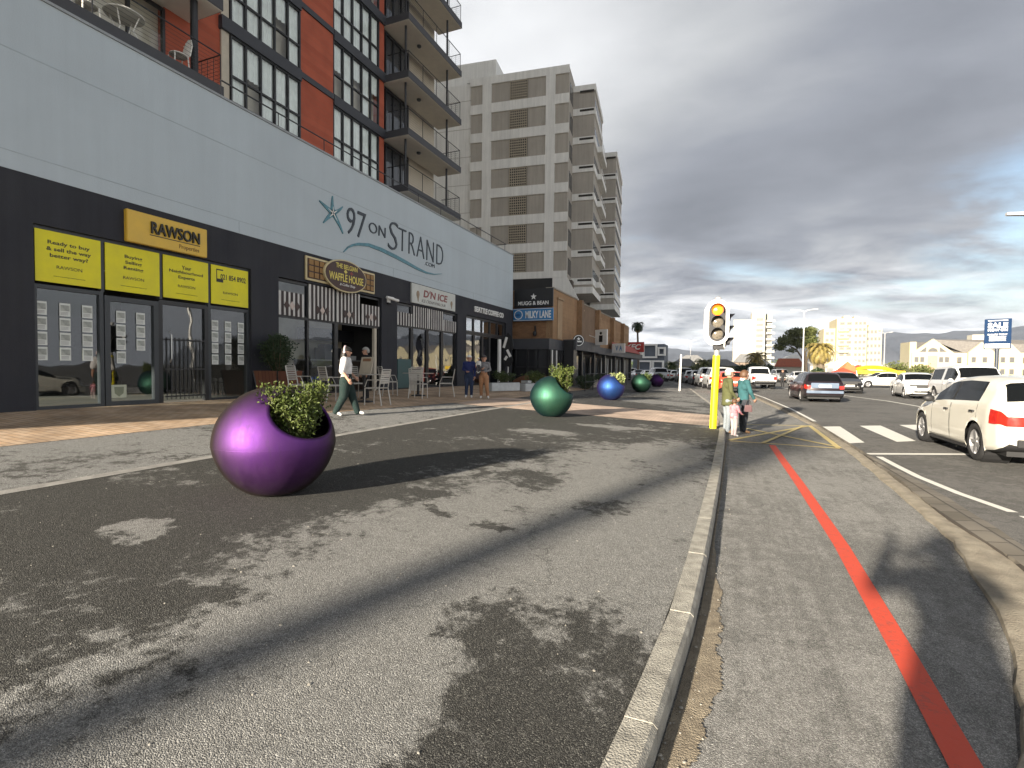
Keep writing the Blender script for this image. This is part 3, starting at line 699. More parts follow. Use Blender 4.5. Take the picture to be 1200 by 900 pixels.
# listing sheets
M_sheet = mat('white_printed_sheet', (.66,.68,.64), .7, var=.05); M_photo = mat('listing_photo', (.20,.22,.20), .6, var=.5, vscale=9, color2=(.45,.46,.42))
def sheet_proto():
    o = empty('listing_sheet', (0,0,0)); o['category'] = 'notice'; o['group'] = 'property listing sheets in the agency windows'
    b = MB(); b.box(0,.006,-.085,.085,-.12,.12); b.build('paper', M_sheet, o)
    b = MB(); b.box(.006,.009,-.07,.07,-.02,.085); b.build('picture', M_photo, o)
    b = MB()
    for i in range(3): b.box(.006,.008,-.07,.05,-.05-i*.022,-.042-i*.022)
    b.build('print', mat('grey_print', (.25,.25,.25), .7, var=0), o); return o
sp0 = sheet_proto(); first = True
ordn = ['top', 'second', 'third', 'bottom']; coln = ['left', 'middle', 'right']
def put_sheet(y, z, label, s):
    global first
    o = sp0 if first else copy_tree(sp0); first = False
    o.location = (GX+.012, y, z); o['label'] = label; o.scale = (1, s, s)
    return o
for ci, y in enumerate((5.24, 5.60, 5.96)):
    for ri in range(4): put_sheet(y, 2.44-ri*.272, 'white listing sheet, %s of the %s column in the leftmost agency window' % (ordn[ri], coln[ci]), 1.0)
for ci, (y, n) in enumerate(((6.55, 4), (6.93, 3))):
    for ri in range(n): put_sheet(y, 2.40-ri*.272, 'white listing sheet, %s of the %s column on the glass door' % (ordn[ri], ('left', 'right')[ci]), 1.0)
for ci, y in enumerate((8.62, 8.97, 9.33)):
    for ri in range(4): put_sheet(y, 2.40-ri*.272, 'white listing sheet, %s of the %s column in the agency window right of the gate' % (ordn[ri], coln[ci]), 1.0)
stk = empty('door_sticker', (GX+.012, 6.50, .9), 0, 'pale shield sticker low on the glass door', 'sticker')
b = MB(); b.box(0,.004,-.14,.14,-.13,.13); b.build('sticker_sheet', mat('pale_sticker', (.45,.47,.36), .6), stk)
b = MB(); b.prism([(.005,-.09,.09), (.005,.09,.09), (.005,.08,-.04), (.005,0,-.11), (.005,-.08,-.04)], (.003,0,0)); b.build('shield', mat('grey_green', (.20,.22,.15), .6), stk)

# oval cafe sign
wf = empty('cafe_sign', (FX, 11.34, 3.9), 0, 'brown oval THE BELGIAN WAFFLE HOUSE sign over a waffle grid board', 'shop sign')
M_cream2 = mat('cream_sign_edge', (.60,.50,.28), .5); M_choc = mat('chocolate_brown', (.055,.022,.016), .5); M_waf = mat('waffle_brown', (.30,.17,.06), .7); M_ly = mat('yellow_sign_lettering', (.75,.62,.13), .5, var=0)
b = MB(); b.box(FX, FX+.05, 11.34, 14.47, 3.93, 4.62); b.build('backboard', M_cream2, wf, world_coords=True, bevel=.01)
b = MB(); b.box(FX+.05, FX+.062, 11.40, 14.41, 3.99, 4.56); b.build('grid_board', M_choc, wf, world_coords=True)
b = MB()
for i in range(14):
    for j in range(3):
        y = 11.44+i*.2125; z = 4.02+j*.185; b.box(FX+.06, FX+.085, y, y+.165, z, z+.145)
b.build('waffle_square', M_waf, wf, world_coords=True)
def oval(b, cy, cz, ry, rz, x0, x1, n=48): b.prism([(x0, cy+ry*math.cos(2*PI*i/n), cz+rz*math.sin(2*PI*i/n)) for i in range(n)], (x1-x0,0,0))
b = MB(); oval(b, 12.92, 4.27, .96, .50, FX+.09, FX+.16); b.build('oval_rim', M_cream2, wf, world_coords=True)
b = MB(); oval(b, 12.92, 4.27, .915, .46, FX+.15, FX+.175); b.build('oval_face', M_choc, wf, world_coords=True)
text('THE BELGIAN', (FX+.175, 12.92, 4.55), .98, .15, FACE_X, M_ly, wf, bold=.01, depth=.006)
text('WAFFLE HOUSE', (FX+.175, 12.92, 4.20), 1.56, .24, FACE_X, M_ly, wf, bold=.015, depth=.006)
text('& Coffee Shop', (FX+.175, 12.95, 3.98), .70, .10, FACE_X, M_white, wf, depth=.006, shear=.3)
b = MB(); b.mi = 0
b.prism([(FX+.176,12.78,4.40), (FX+.176,12.86,4.34), (FX+.176,12.94,4.40), (FX+.176,12.86,4.47)], (.004,0,0)); b.mi = 1
b.prism([(FX+.176,13.06,4.38), (FX+.176,13.13,4.33), (FX+.176,13.22,4.38), (FX+.176,13.13,4.45)], (.004,0,0))
b.build('diamond_mark', [M_ly, mat('dark_red', (.25,.03,.02), .5)], wf, world_coords=True)
# ice cream sign
ic = empty('ice_cream_sign', (FX, 16.7, 3.9), 0, 'pale rectangular ice cream sign with brown red lettering and two cones', 'shop sign')
b = MB(); b.box(FX, FX+.07, 16.69, 20.1, 3.93, 4.68); b.build('sign_board', mat('off_white_sign', (.55,.56,.52), .5, var=.06), ic, world_coords=True, bevel=.01)
M_mar = mat('maroon_lettering', (.22,.035,.03), .5, var=0)
text("D'N ICE", (FX+.07, 18.45, 4.38), 1.9, .30, FACE_X, M_mar, ic, bold=.025, depth=.006, shear=.15)
text('ICE CREAM PARLOUR', (FX+.07, 18.3, 4.08), 1.85, .12, FACE_X, mat('grey_lettering', (.10,.09,.08), .5, var=0), ic, depth=.005, shear=.25)
b = MB()
for (cy, cz, s) in ((17.1, 4.25, 1.0), (19.75, 4.2, .8)):
    b.prism([(FX+.072, cy-.09*s, cz), (FX+.072, cy+.09*s, cz), (FX+.072, cy+.02, cz-.26*s)], (.006,0,0))
    oval(b, cy, cz+.05*s, .10*s, .13*s, FX+.074, FX+.084, 16)
b.build('cone_mark', mat('tan_mark', (.30,.22,.14), .6), ic, world_coords=True)
# coffee sign
cf = empty('coffee_sign', (FX, 22.0, 4.3), 0, 'white raised SEATTLE COFFEE CO lettering on the charcoal wall', 'shop sign')
text('SEATTLE COFFEE CO', (FX, 23.8, 4.28), 3.45, .27, FACE_X, M_white, cf, bold=.03, depth=.05)
# security camera
cc = empty('security_camera', (FX, 15.3, 3.84), 0, 'white twin security camera on the charcoal pillar beside the ice cream sign', 'camera')
b = MB(); b.box(0,.03,-.09,.09,-.09,.09); b.tube([(.03,0,0), (.16,0,.02)], .018, 8); b.build('bracket', M_white, cc)
b = MB(); b.tube([(.14,-.28,.06), (.20,.02,.04)], [.05,.055], 12); b.build('camera_body', M_white, cc, smooth=False)
b = MB(); b.tube([(.14,.05,.04), (.22,.30,.0)], [.055,.05], 12); b.build('camera_body', M_white, cc)
b = MB(); b.tube([(.05,-.1,-.12), (.09,.1,-.12)], .03, 10); b.build('junction_box', M_black, cc)

# 97 ON STRAND emblem
em = empty('building_name_sign', (FX, 12, 5.2), 0, 'large 97 ON STRAND lettering with a teal starfish and swoosh on the pale wall', 'wall sign')
M_nav = mat('blue_black_lettering', (.022,.032,.045), .45, var=0); M_teal = mat('teal_metallic_paint', (.07,.21,.26), .4, var=.25, vscale=8)
def stroke(b, pts, wds, x=FX, d=.03):
    vs = []
    for i, p in enumerate(pts):
        a = Vector(pts[max(0, i-1)]); c = Vector(pts[min(len(pts)-1, i+1)]); t_ = (c-a).normalized(); n_ = Vector((-t_.y, t_.x))*wds[i]/2; q = Vector(p)
        for s in (-1, 1):
            v = q+n_*s; vs += [(x, v.x, v.y), (x+d, v.x, v.y)]
    k = len(pts); fs = []
    for i in range(k-1):
        o = 4*i; fs += [(o+1, o+3, o+7, o+5), (o, o+1, o+5, o+4), (o+2, o+6, o+7, o+3)]
    fs += [(0,2,3,1), (4*k-4, 4*k-3, 4*k-1, 4*k-2)]
    b.add(vs, fs)
text('97', (FX, 13.57, 6.11), .94, .86, FACE_X, M_nav, em, bold=-.010, depth=.03, shear=.10)
text('ON', (FX, 14.65, 6.17), .92, .36, FACE_X, M_nav, em, bold=-.010, depth=.03, shear=.04)
text('S', (FX, 15.55, 6.18), .60, 1.02, FACE_X, M_nav, em, bold=-.018, depth=.03, shear=.12)
text('TRAND', (FX, 17.50, 6.17), 3.2, .82, FACE_X, M_nav, em, bold=-.022, depth=.03, shear=.03, space=1.12)
text('.COM', (FX, 18.05, 5.62), .72, .15, FACE_X, M_nav, em, bold=-.01, depth=.02)
b = MB(); c0 = (12.48, 6.13)
TIPS = ((11.91, 6.34, .15), (12.46, 6.64, .15), (12.91, 6.45, .12), (12.07, 5.73, .14), (12.92, 5.62, .15))
for (ty, tz, w_) in TIPS:
    P = [(c0[0]+(ty-c0[0])*t_ + (.04*math.sin(t_*PI) if ty > 12.5 else -.02*math.sin(t_*PI)), c0[1]+(tz-c0[1])*t_) for t_ in [i/8 for i in range(9)]]
    stroke(b, P, [w_*(1.15-.95*i/8) for i in range(9)])
b.build('starfish', M_teal, em, world_coords=True)
b = MB()
for k in range(5):
    a = TIPS[k]; stroke(b, [c0, ((c0[0]*1.6+a[0])/2.6, (c0[1]*1.6+a[1])/2.6)], [.05,.008], FX+.03, .006)
b.build('starfish_highlight', M_white, em, world_coords=True)
b = MB(); sw = [(12.95,5.05), (13.15,5.24), (13.40,5.37), (13.67,5.46), (14.18,5.55), (14.88,5.54), (15.71,5.47), (16.4,5.39), (17.1,5.30), (17.8,5.25), (18.4,5.29), (19.01,5.42)]
stroke(b, sw, [.02,.05,.07,.09,.11,.13,.13,.12,.10,.07,.04,.015]); b.build('swoosh', M_teal, em, world_coords=True)

# roof terrace rail on the podium
b = MB(); xr = FX-.35
b.tube([(xr, 9.0, 8.42), (xr, Y1-.2, 8.42)], .022, 6)
b.tube([(xr, Y1-.2, 8.42), (xr-5, Y1-.2, 8.42)], .022, 6)
y = 9.0
while y < Y1: b.tube([(xr, y, ZT-.4), (xr, y, 8.42)], .014, 5); y += 1.75
A(b, 'terrace_railing', M_black)

# upper storeys
WX = -15.4; LV = [9.75, 12.37, 15.03, 17.69, 20.35, 23.01]
YB, YE = -3, 25.9
b = MB()
b.box(WX-32, WX-.30, 3.0, YE-.2, 7.25, 42.0)  # wall behind the flats; unseen height and depth added to shade the tower
A(b, 'inner_wall_shade_block', M_cream)
def flat_window(y0, y1, z0, z1, nv, seed, x=WX+.05):
    rn = random.Random(seed); w = .06
    ys = [y0 + (y1-y0)*i/nv for i in range(nv+1)]
    zt = z0 + (z1-z0)*.40
    o = window(y0, y1, z0, z1, w, x, mullions=ys[1:-1], transoms=(zt,), m=M_glass2, fm=M_black)
    b = MB()
    for a, c in zip(ys, ys[1:]):
        drop = rn.choice([0, 0, 0, 0, .5, .6])*(z1-z0); off = x-.075
        n = 7
        for k in range(n):       # folds of the curtain
            u0, u1 = a+(c-a)*k/n, a+(c-a)*(k+1)/n; d = .025*(1 if k % 2 else -1)
            b.quad((off-d, u0, z0+.03+drop), (off+d, u1, z0+.03+drop), (off+d, u1, z1-.03), (off-d, u0, z1-.03))
    b.build('curtain', M_curtain, o)
    return o
b_br = MB(); b_band = MB(); b_dark = MB()
for k in range(-1, 5):
    zl = LV[k] if k >= 0 else 7.1
    z0 = (zl + .42) if k >= 0 else 7.55; z1 = LV[k+1]
    if z1 <= 8: continue
    if z1-z0 > .3:
        flat_window(12.30, 15.33, z0, z1, 5, k*3+1); flat_window(17.15, 20.22, z0, z1, 5, k*3+2, WX-.0)
    b_br.box(WX-.30, WX+.04, 15.33, 17.15, z0-.001, z1); b_br.box(WX-.30, WX+.02, 20.22, 20.62, z0-.001, z1); b_br.box(WX-.30, WX-.02, 5.0, 6.4, z0, z1)
    b_dark.box(WX-.30, WX-.12, 20.62, 22.9, z0, z1)
    if k >= 0:
        b_band.box(WX-.30, WX+.16, 11.95, 15.33, zl, zl+.42); b_band.box(WX-.30, WX+.10, 15.33, 17.15, zl+.2, zl+.42); b_band.box(WX-.30, WX+.12, 17.15, 20.62, zl, zl+.42)
        b_br.box(WX-.30, WX+.041, 15.33, 17.15, zl-.0, zl+.2)
each(b_br, 'brick_wall', M_redbrick, apt, True); each(b_band, 'floor_band', mat('charcoal_band', (.038,.04,.048), .6, var=.12), apt, True); each(b_dark, 'recess_wall', M_dark, apt, True)
# side cheek of the left bay
b = MB(); b.box(WX-.30, WX+.05, 12.0, 12.28, 7.4, 25); A(b, 'bay_cheek', M_cream)
# recessed balcony doors
for k in range(-1, 5):
    zl = (LV[k]+.36) if k >= 0 else 7.5; z1 = zl+2.1
    if k >= 0 or True:
        window(20.75, 22.7, max(zl, 7.6), z1, .07, WX-.02, mullions=(21.4, 22.05), m=M_glass2, fm=M_black, name='balcony_door')
M_rail = M_black
def balcony(y0, y1, x0, x1, zb, posts=True, slab_h=.34, zpost=2.32, last=False, left_open=True, lamp=True):
    b = MB(); b.box(x0, x1, y0, y1, zb+.02, zb+slab_h); o = b.build('balcony', mat('balcony_edge', (.045,.045,.05), .6, var=.15), apt, world_coords=True)
    b = MB(); b.box(x0+.02, x1-.03, y0+.03, y1-.03, zb, zb+.018); b.build('soffit', M_soffit, o)
    zt = zb+slab_h
    b = MB(); ri = x1-.06
    b.tube([(x0+.3, y0+.06, zt+.92), (ri, y0+.06, zt+.92), (ri, y1-.06, zt+.92), (x0+.3, y1-.06, zt+.92)], .022, 6)
    for y in [y0+.06+(y1-y0-.12)*i/4 for i in range(5)]: b.tube([(ri, y, zt), (ri, y, zt+.92)], .016, 5)
    for i in range(4):
        x = x0+.4+(x1-x0-.5)*i/4
        for y in (y0+.06, y1-.06): b.tube([(x, y, zt), (x, y, zt+.92)], .010, 4)
    for i in range(7):
        z = zt+.14+i*.11
        b.tube([(ri, y0+.06, z), (ri, y1-.06, z)], .005, 4, False); b.tube([(x0+.3, y1-.06, z), (ri, y1-.06, z)], .005, 4, False)
    b.build('railing', M_rail, o)
    if posts:
        b = MB()
        for y in (y0+.38, y1-.9): b.tube([(x1-.42, y, zt), (x1-.42, y, zt+zpost)], .055, 10)
        each(b, 'post', M_black, o)
    if lamp:
        b = MB(); b.lathe([(.0,0),(.11,0),(.11,-.05),(.08,-.09),(0,-.1)], 12, Matrix.Translation(((x0+x1)/2+.1, y0+1.9, zb))); b.build('ceiling_lamp', M_frame, o)
    return o
for k, zb in enumerate(LV[:5]): balcony(20.6, 25.8, WX-.1, -13.98, zb, lamp=k > 0)
b = MB(); b.box(WX-4, WX-.1, 25.62, 25.9, 7.25, 8.5); A(b, 'end_wall', M_cream)
# left balcony group with table and chairs
for k, zb in enumerate((9.25, 11.95, 14.6)):
    balcony(-2.5, 11.0, WX-.1, -13.98, zb-.02, posts=False, slab_h=.50, lamp=False)
b = MB()
for y in (3.2, 10.35): b.tube([(-14.35, y, 7.3), (-14.35, y, 20)], .10, 12)
each(b, 'post', M_black, apt, True)
for k in range(2):
    zz = 9.75+k*2.68
    window(7.0, 10.2, zz, zz+2.1, .08, WX-.02, mullions=(8.1, 9.2), m=M_glass2, fm=M_black, name='balcony_door')
b = MB(); b.box(WX-.30, WX-.02, 10.2, 12.0, 7.4, 20); A(b, 'brick_pier', M_redbrick)
for k, z0 in enumerate((9.74,)):
    # white garden furniture
    M_wm = mat('white_cast_metal', (.74,.72,.66), .45, var=.05)
    tb = empty('garden_table', (-14.55, 8.6, z0), 0, 'round white cast metal table on the lower left balcony', 'table')
    b = MB(); b.lathe([(.0,.70),(.44,.70),(.45,.715),(.44,.73),(0,.73)], 28); b.build('table_top', M_wm, tb)
    b = MB()
    for a in range(4):
        q = a*PI/2+.6; b.tube([(.34*math.cos(q), .34*math.sin(q), .70), (.20*math.cos(q), .20*math.sin(q), .35), (.40*math.cos(q), .40*math.sin(q), 0)], .016, 6)
    b.build('leg', M_wm, tb)
    def gchair(x, y, rz, lab):
        o = empty('garden_chair', (x, y, z0), rz, lab, 'chair', 'white cast metal chairs on the balcony')
        b = MB(); b.lathe([(0,.42),(.22,.42),(.23,.435),(.22,.45),(0,.45)], 20); b.build('seat', M_wm, o)
        b = MB(); P = [(-.22,-.20,.44), (-.24,-.25,.75), (-.13,-.28,.95), (0,-.28,1.0), (.13,-.28,.95), (.24,-.25,.75), (.22,-.20,.44)]
        b.tube(P, .020, 6)
        for x_ in (-.14,-.07,0,.07,.14): b.tube([(x_, -.21, .45), (x_*1.05, -.27, .96)], .013, 5)
        for z_ in (.6,.75,.87): b.tube([(-.22,-.24,z_), (0,-.275,z_+.02), (.22,-.24,z_)], .011, 5)
        b.build('backrest', M_wm, o)
        b = MB()
        for (x_, y_) in ((-.17,-.17), (.17,-.17), (-.18,.17), (.18,.17)): b.tube([(x_, y_, .43), (x_*1.15, y_*1.15, 0)], .017, 6)
        b.build('leg', M_wm, o); return o
    gchair(-14.55, 7.75, 0, 'white metal balcony chair left of the round table, back to the camera')
    gchair(-14.45, 9.95, R(170), 'white metal balcony chair right of the round table by the brick pier')
    gchair(-14.95, 7.2, R(-40), 'white metal balcony chair farthest left, half hidden by the slab')

# ------------------------------------------------------------------ tower of flats
M_tw = mat('off_white_render', (.80,.79,.75), .85, var=.06, vscale=.5)
M_tan = mat('tan_panel_render', (.42,.385,.335), .9, var=.06, vscale=1.0, bump=.2, bscale=30)
M_hole = mat('vent_block_hollow', (.035,.03,.025), .9)
M_gl3 = mat('distant_window_glass', (.05,.06,.07), .12, var=.2, vscale=.7)
tw = empty('tower_of_flats', (-13.8, 46.0, 0), R(6.8), 'tall off white and tan tower of flats with pierced vent panels beyond the grey podium', 'building')
T = lambda b, n, m, **k: b.build(n, m, tw, **k); streaks(M_tw, .16); streaks(M_tan, .14)
ZB, ZTT = 9.93, 29.28; BOT = [26.75-2.70*i for i in range(7)]
b = MB(); b.box(-9.56, 0, .06, 14, ZB, ZTT); T(b, 'core_wall', M_tan)
# white grid proud of the panels, butted end to end
b = MB()
zs = sorted(BOT)
cols = [(-8.36,-7.47), (-2.14,-1.26)]
for (a, c) in cols: b.box(a, c, -.06, .06, ZB-.02, ZTT+.02)
edges = [(-9.60,-8.36), (-7.47,-2.14), (-1.26,.04)]
prev_top = ZB-.02
for z in zs:
    for (a, c) in edges: b.box(a, c, -.06, .06, prev_top, z)
    prev_top = z + 1.82
for (a, c) in edges: b.box(a, c, -.06, .06, prev_top, ZTT+.02)
T(b, 'white_frame', M_tw)
for z in zs:
    b = MB(); b.box(-5.62, -3.88, -.02, .06, z+.02, z+1.80); o = T(b, 'vent_panel', M_hole)
    b = MB()
    for i in range(9): b.box(-5.62+i*.2055, -5.55+i*.2055, -.055, -.02, z+.02, z+1.80)
    for j in range(8): b.box(-5.62, -3.9, -.052, -.018, z+.02+j*.24, z+.10+j*.24)
    b.build('block_grille', mat('tan_blocks', (.40,.35,.27), .9), o)
b = MB(); b.box(-10.2, -4.7, .6, 10, ZTT+.05, ZTT+.35); T(b, 'roof', M_tw)
# stair wing on the left, higher
b = MB(); b.box(-14.5, -9.56, .25, 8, 3.0, 29.0); b.box(-14.5, -7.75, 2.2, 9, 28.9, 32.2); T(b, 'stair_wing', M_tw)
b = MB()
for z in [8.5+2.7*i for i in range(8)]: b.box(-14.5, -9.58, .235, .25, z, z+.03)
T(b, 'wing_joint', mat('joint_line', (.30,.27,.22), .9))
b = MB(); b.lathe([(1.0,0),(.95,.4),(.5,.62),(0,.66)], 16, Matrix.Translation((-9.6,5,32.2))); T(b, 'water_tank', M_gl3)
# stepped bays to the street side
def bay(x0, x1, y0, y1, z0, z1, seed):
    rn = random.Random(seed)
    b = MB(); b.box(x0, x1, y0, y1, z0+.02, z1); o = b.build('bay', M_tan, tw)
    b = MB(); z = z1
    b.box(x0-.0, x1+.10, y0-.10, y1+.02, z1-.45, z1+.12)
    for zz in [q for q in BOT if z0+.2 < q-.9 < z1-1.2]:
        b.box(x0-.0, x1+.10, y0-.10, y1+.02, zz-.95, zz-.30)
    b.box(x0-.0, x1+.10, y0-.10, y1+.02, z0-.0, z0+.62)
    b.build('white_band', M_tw, o)
    b = MB()
    for zz in [q for q in BOT if z0+.2 < q-.9 < z1-1.2]+[z1+.03]:
        b.box(x0+.85, x1-.05, y0-.12, y0-.10, zz-.62, zz-.42)
    each(b, 'vent_slot', M_hole, o)
    # glazing on the street face
    b = MB(); zz = z0+.7
    while zz < z1-1.0:
        for k in range(int((y1-y0-.4)/1.1)):
            b.box(x1+.0, x1+.02, y0+.35+k*1.1, y0+1.2+k*1.1, zz+.2, zz+1.75)
        zz += 2.7
    each(b, 'street_window', M_gl3, o)
    return o
bay(-.2, 2.05, 2.6, 9.5, 8.75, 28.5, 1)
bay(.6, 3.35, 12.6, 22, 8.3, 26.0, 2)
bay(-3, -.05, 14, 22, 9.0, 28, 3)
b = MB()
for z in [q-1.2 for q in BOT]: b.box(.0, .03, .7, 2.3, z+1.0, z+2.5)
each(b, 'side_window', M_gl3, tw)
# balcony edges with pale rails on the street side
for z in BOT[1:]:
    b = MB(); b.box(2.16, 2.6, 5.0, 9.4, z-.9, z-.35); o = T(b, 'balcony', M_tw)
    b = MB(); b.tube([(2.55, 5.1, z+.15), (2.55, 9.3, z+.15)], .03, 5); b.tube([(2.55,5.1,z-.35),(2.55,5.1,z+.15)], .03, 5); b.build('railing', M_white, o)
b = MB(); b.box(-9.0, .3, 1.4, 20, 5.9, ZB-.02); T(b, 'undercroft', mat('undercroft_concrete', (.12,.10,.08), .9))
b = MB(); b.prism([(-1.3,-.05,9.9), (.1,-.05,9.9), (2.0,-.05,6.2), (1.6,-.05,6.2), (-1.3,-.05,8.7)], (0,.35,0)); T(b, 'raking_support', M_tw)
b = MB(); b.box(-6.0,-1.3,-.03,.3,8.9,9.9); T(b, 'sign_wall', M_black)

# ------------------------------------------------------------------ brown shopping row
M_brown = brick_mat('tan_brown_brick', (.27,.155,.075), (.34,.205,.105), (.20,.13,.08), .24, .08, (R(90), 0, R(90)), .25)
M_brown_f = brick_mat('rust_brown_brick', (.22,.11,.05), (.30,.16,.075), (.16,.10,.06), .24, .08, (R(90), 0, 0), .25)
sh = empty('brown_shopping_row', (-9.2, 28.0, 0), 0, 'brown brick shopping row with stepped upper walls over dark shopfronts', 'building')
S_ = lambda b, n, m, **k: b.build(n, m, sh, world_coords=True, **k)
b = MB()
teeth = [(27.9, 33.6, -9.14, 6.0), (33.6, 39.6, -9.36, 6.0), (39.6, 45.9, -9.50, 6.02), (45.9, 52.2, -9.75, 6.05), (52.2, 57.5, -9.95, 6.1)]
for (a, c, x, zt) in teeth:
    b.box(x-.4, x, a+.02, c-.02, 3.15, zt)
    b.box(x-.4, x+.34, c-.55, c-.06, 3.16, zt-.02) if c < 56 else None
S_(b, 'upper_wall', M_brown)
b = MB(); b.box(-16, -9.54, 27.93, 28.3, 3.16, 6.0); S_(b, 'front_wall', M_brown_f)
b = MB()
for (a, c, x, zt) in teeth:
    b.box(x-.42, x+.05, a, c-.57, zt, zt+.08)
b.box(-9.56, -9.12, 27.86, 27.9, 5.98, 6.08)
S_(b, 'coping', mat('grey_coping', (.30,.27,.22), .8))
b = MB()
for (a, c, x, zt) in teeth: b.box(x+.001, x+.05, a+.8, a+1.7, 3.2, 5.5); b.box(x+.001, x+.12, a+.7, a+1.8, 5.5, 5.6)
each(b, 'downpipe_cover', mat('pale_brown_render', (.36,.25,.15), .9), sh, True)
b = MB()
b.box(-16, -9.15, 27.35, 57.5, 2.55, 3.14)
b.box(-9.15, -8.35, 30.0, 36.5, 2.60, 3.22); b.box(-9.15, -8.5, 36.6, 57.5, 2.55, 3.05)
S_(b, 'fascia_canopy', mat('charcoal_fascia', (.05,.052,.06), .6, var=.1))
b = MB(); b.box(-16, -9.7, 28.2, 57, .2, 2.55); S_(b, 'shopfront_recess', mat('deep_shopfront', (.016,.015,.015), .5))
b = MB(); b.box(-11.2, -9.2, 27.45, 27.6, .55, 2.54); b.box(-9.2, -9.1, 27.45, 30.2, .55, 2.54); o = S_(b, 'corner_glazing', mat('smoked_glass', (.02,.02,.022), .08, var=0))
b = MB()
for x in (-11.2, -10.5, -9.85, -9.2): b.box(x-.03, x+.03, 27.38, 27.44, .5, 2.54)
b.box(-11.2, -9.2, 27.38, 27.44, 1.5, 1.56); b.box(-11.2, -9.2, 27.38, 27.44, .98, 1.03)
b.build('mullion', M_black, o)
b = MB()
for y in (27.6, 28.4): b.box(-9.08, -9.04, y, y+.12, .5, 2.5)
b.build('white_mullion', M_white, o)
b = MB(); b.box(-9.05, -8.45, 29.9, 30.6, .4, 3.15); S_(b, 'pier', M_black)
b = MB()
for y in (33, 36.5, 40, 44, 48, 52): b.box(-9.0, -8.75, y, y+.25, .35, 2.6)
each(b, 'column', M_black, sh, True)
for y in (33.4, 37.2, 41.0, 45.0, 49.0):
    b = MB(); b.box(-9.35, -9.30, y, y+2.6, .5, 2.3); o = S_(b, 'window', M_gl3)
    b = MB(); [b.box(-9.29, -9.25, y+q, y+q+.08, .5, 2.35) for q in (0, .85, 1.7, 2.52)]; each(b, 'frame', M_black if y < 40 else M_white, o)
b = MB(); b.tube([(-10.15,27.85,3.5),(-10.15,27.75,3.9)], .05, 8); b.ball((-10.15,27.7,3.45), (.12,.12,.16), 10); S_(b, 'wall_lamp', M_black)

def flat_sign(name, label, x0, x1, z0, z1, y, m, cat='shop sign'):
    o = empty(name, (x0, y, z0), 0, label, cat); b = MB(); b.box(x0, x1, y, y+.1, z0, z1); b.build('sign_board', m, o, world_coords=True, bevel=.012); return o
M_skyblue = mat('bright_blue_sign', (.045,.21,.46), .4, var=.08); M_wl = mat('white_lettering', (.80,.80,.78), .5, var=0)
o = flat_sign('cafe_board', 'black MUGG & BEAN board with a white star, above the blue board', -11.45, -9.08, 4.98, 6.02, 27.72, M_black)
text('MUGG & BEAN', (-10.27, 27.72, 5.20), 1.85, .22, FACE_NY, M_wl, o, bold=.02, depth=.01)
b = MB(); P = []
for i in range(10):
    q = PI/2 + i*PI/5; r_ = .19 if i % 2 == 0 else .08; P.append((-10.25+r_*math.cos(q), 27.715, 5.56+r_*math.sin(q)))
b.prism(P, (0,-.012,0)); b.build('star', M_wl, o, world_coords=True)
o = flat_sign('milk_bar_board', 'bright blue MILKY LANE board on the brown brick front', -11.5, -9.05, 4.18, 4.90, 27.68, M_skyblue)
text('MILKY LANE', (-9.95, 27.68, 4.54), 1.55, .42, FACE_NY, M_wl, o, bold=.03, depth=.01)
b = MB()
P = [(-11.16+.27*math.cos(2*PI*i/24), 27.67, 4.54+.27*math.sin(2*PI*i/24)) for i in range(24)]
P2 = [(-11.16+.22*math.cos(2*PI*i/24), 27.67, 4.54+.22*math.sin(2*PI*i/24)) for i in range(24)]
b.add(P+P2, [(i, (i+1) % 24, 24+(i+1) % 24, 24+i) for i in range(24)])
b.box(-11.47, -9.09, 27.66, 27.675, 4.85, 4.875); b.box(-11.47, -9.09, 27.66, 27.675, 4.205, 4.23); b.build('round_mark', M_wl, o, world_coords=True)
b = MB(); P = [(-11.18+.13*math.cos(2*PI*i/12), 27.668, 4.52+.07*math.sin(2*PI*i/12)) for i in range(12)]; b.poly(P); b.build('mark_centre', mat('deep_blue', (.02,.10,.28), .5, var=0), o, world_coords=True)

rs = empty('round_sign', (-8.33, 30.45, 2.85), 0, 'round black sign with white ring and star on the dark fascia', 'shop sign')
b = MB(); b.lathe([(0,0),(.36,0),(.36,.08),(0,.08)], 28, Matrix.Translation((0,0,.32)) @ Matrix.Rotation(PI/2, 4, 'X')); b.build('disc', M_black, rs)
b = MB()
P = [(.33*math.cos(2*PI*i/28), -.085, .32+.33*math.sin(2*PI*i/28)) for i in range(28)]; P2 = [(.285*math.cos(2*PI*i/28), -.085, .32+.285*math.sin(2*PI*i/28)) for i in range(28)]
b.add(P+P2, [(i, (i+1) % 28, 28+(i+1) % 28, 28+i) for i in range(28)])
b.box(-.2,.2,-.09,-.083,.22,.30)
P = [( (.13 if i % 2 == 0 else .05)*math.cos(PI/2+i*PI/5), -.088, .42+(.13 if i % 2 == 0 else .05)*math.sin(PI/2+i*PI/5)) for i in range(10)]
b.poly(P); b.build('emblem', M_wl, rs)
rs.rotation_euler = (0,0,R(35))
bs = empty('blade_sign', (-8.3, 35.0, 2.9), R(-25), 'white projecting sign with a dark figure mark on the fascia', 'shop sign')
b = MB(); b.box(-.05,.95,-.06,.06,.2,1.25); b.build('sign_board', M_white, bs, bevel=.01)
b = MB(); b.box(.3,.6,-.07,-.06,.4,.85); b.lathe([(0,0),(.1,0),(.1,.01),(0,.01)], 12, Matrix.Translation((.45,-.06,1.0)) @ Matrix.Rotation(PI/2,4,'X')); b.build('figure_mark', M_black, bs)
b = MB(); b.tube([(.0,0,.7),(-.6,0,.9)], .03, 6); b.build('bracket', M_white, bs)
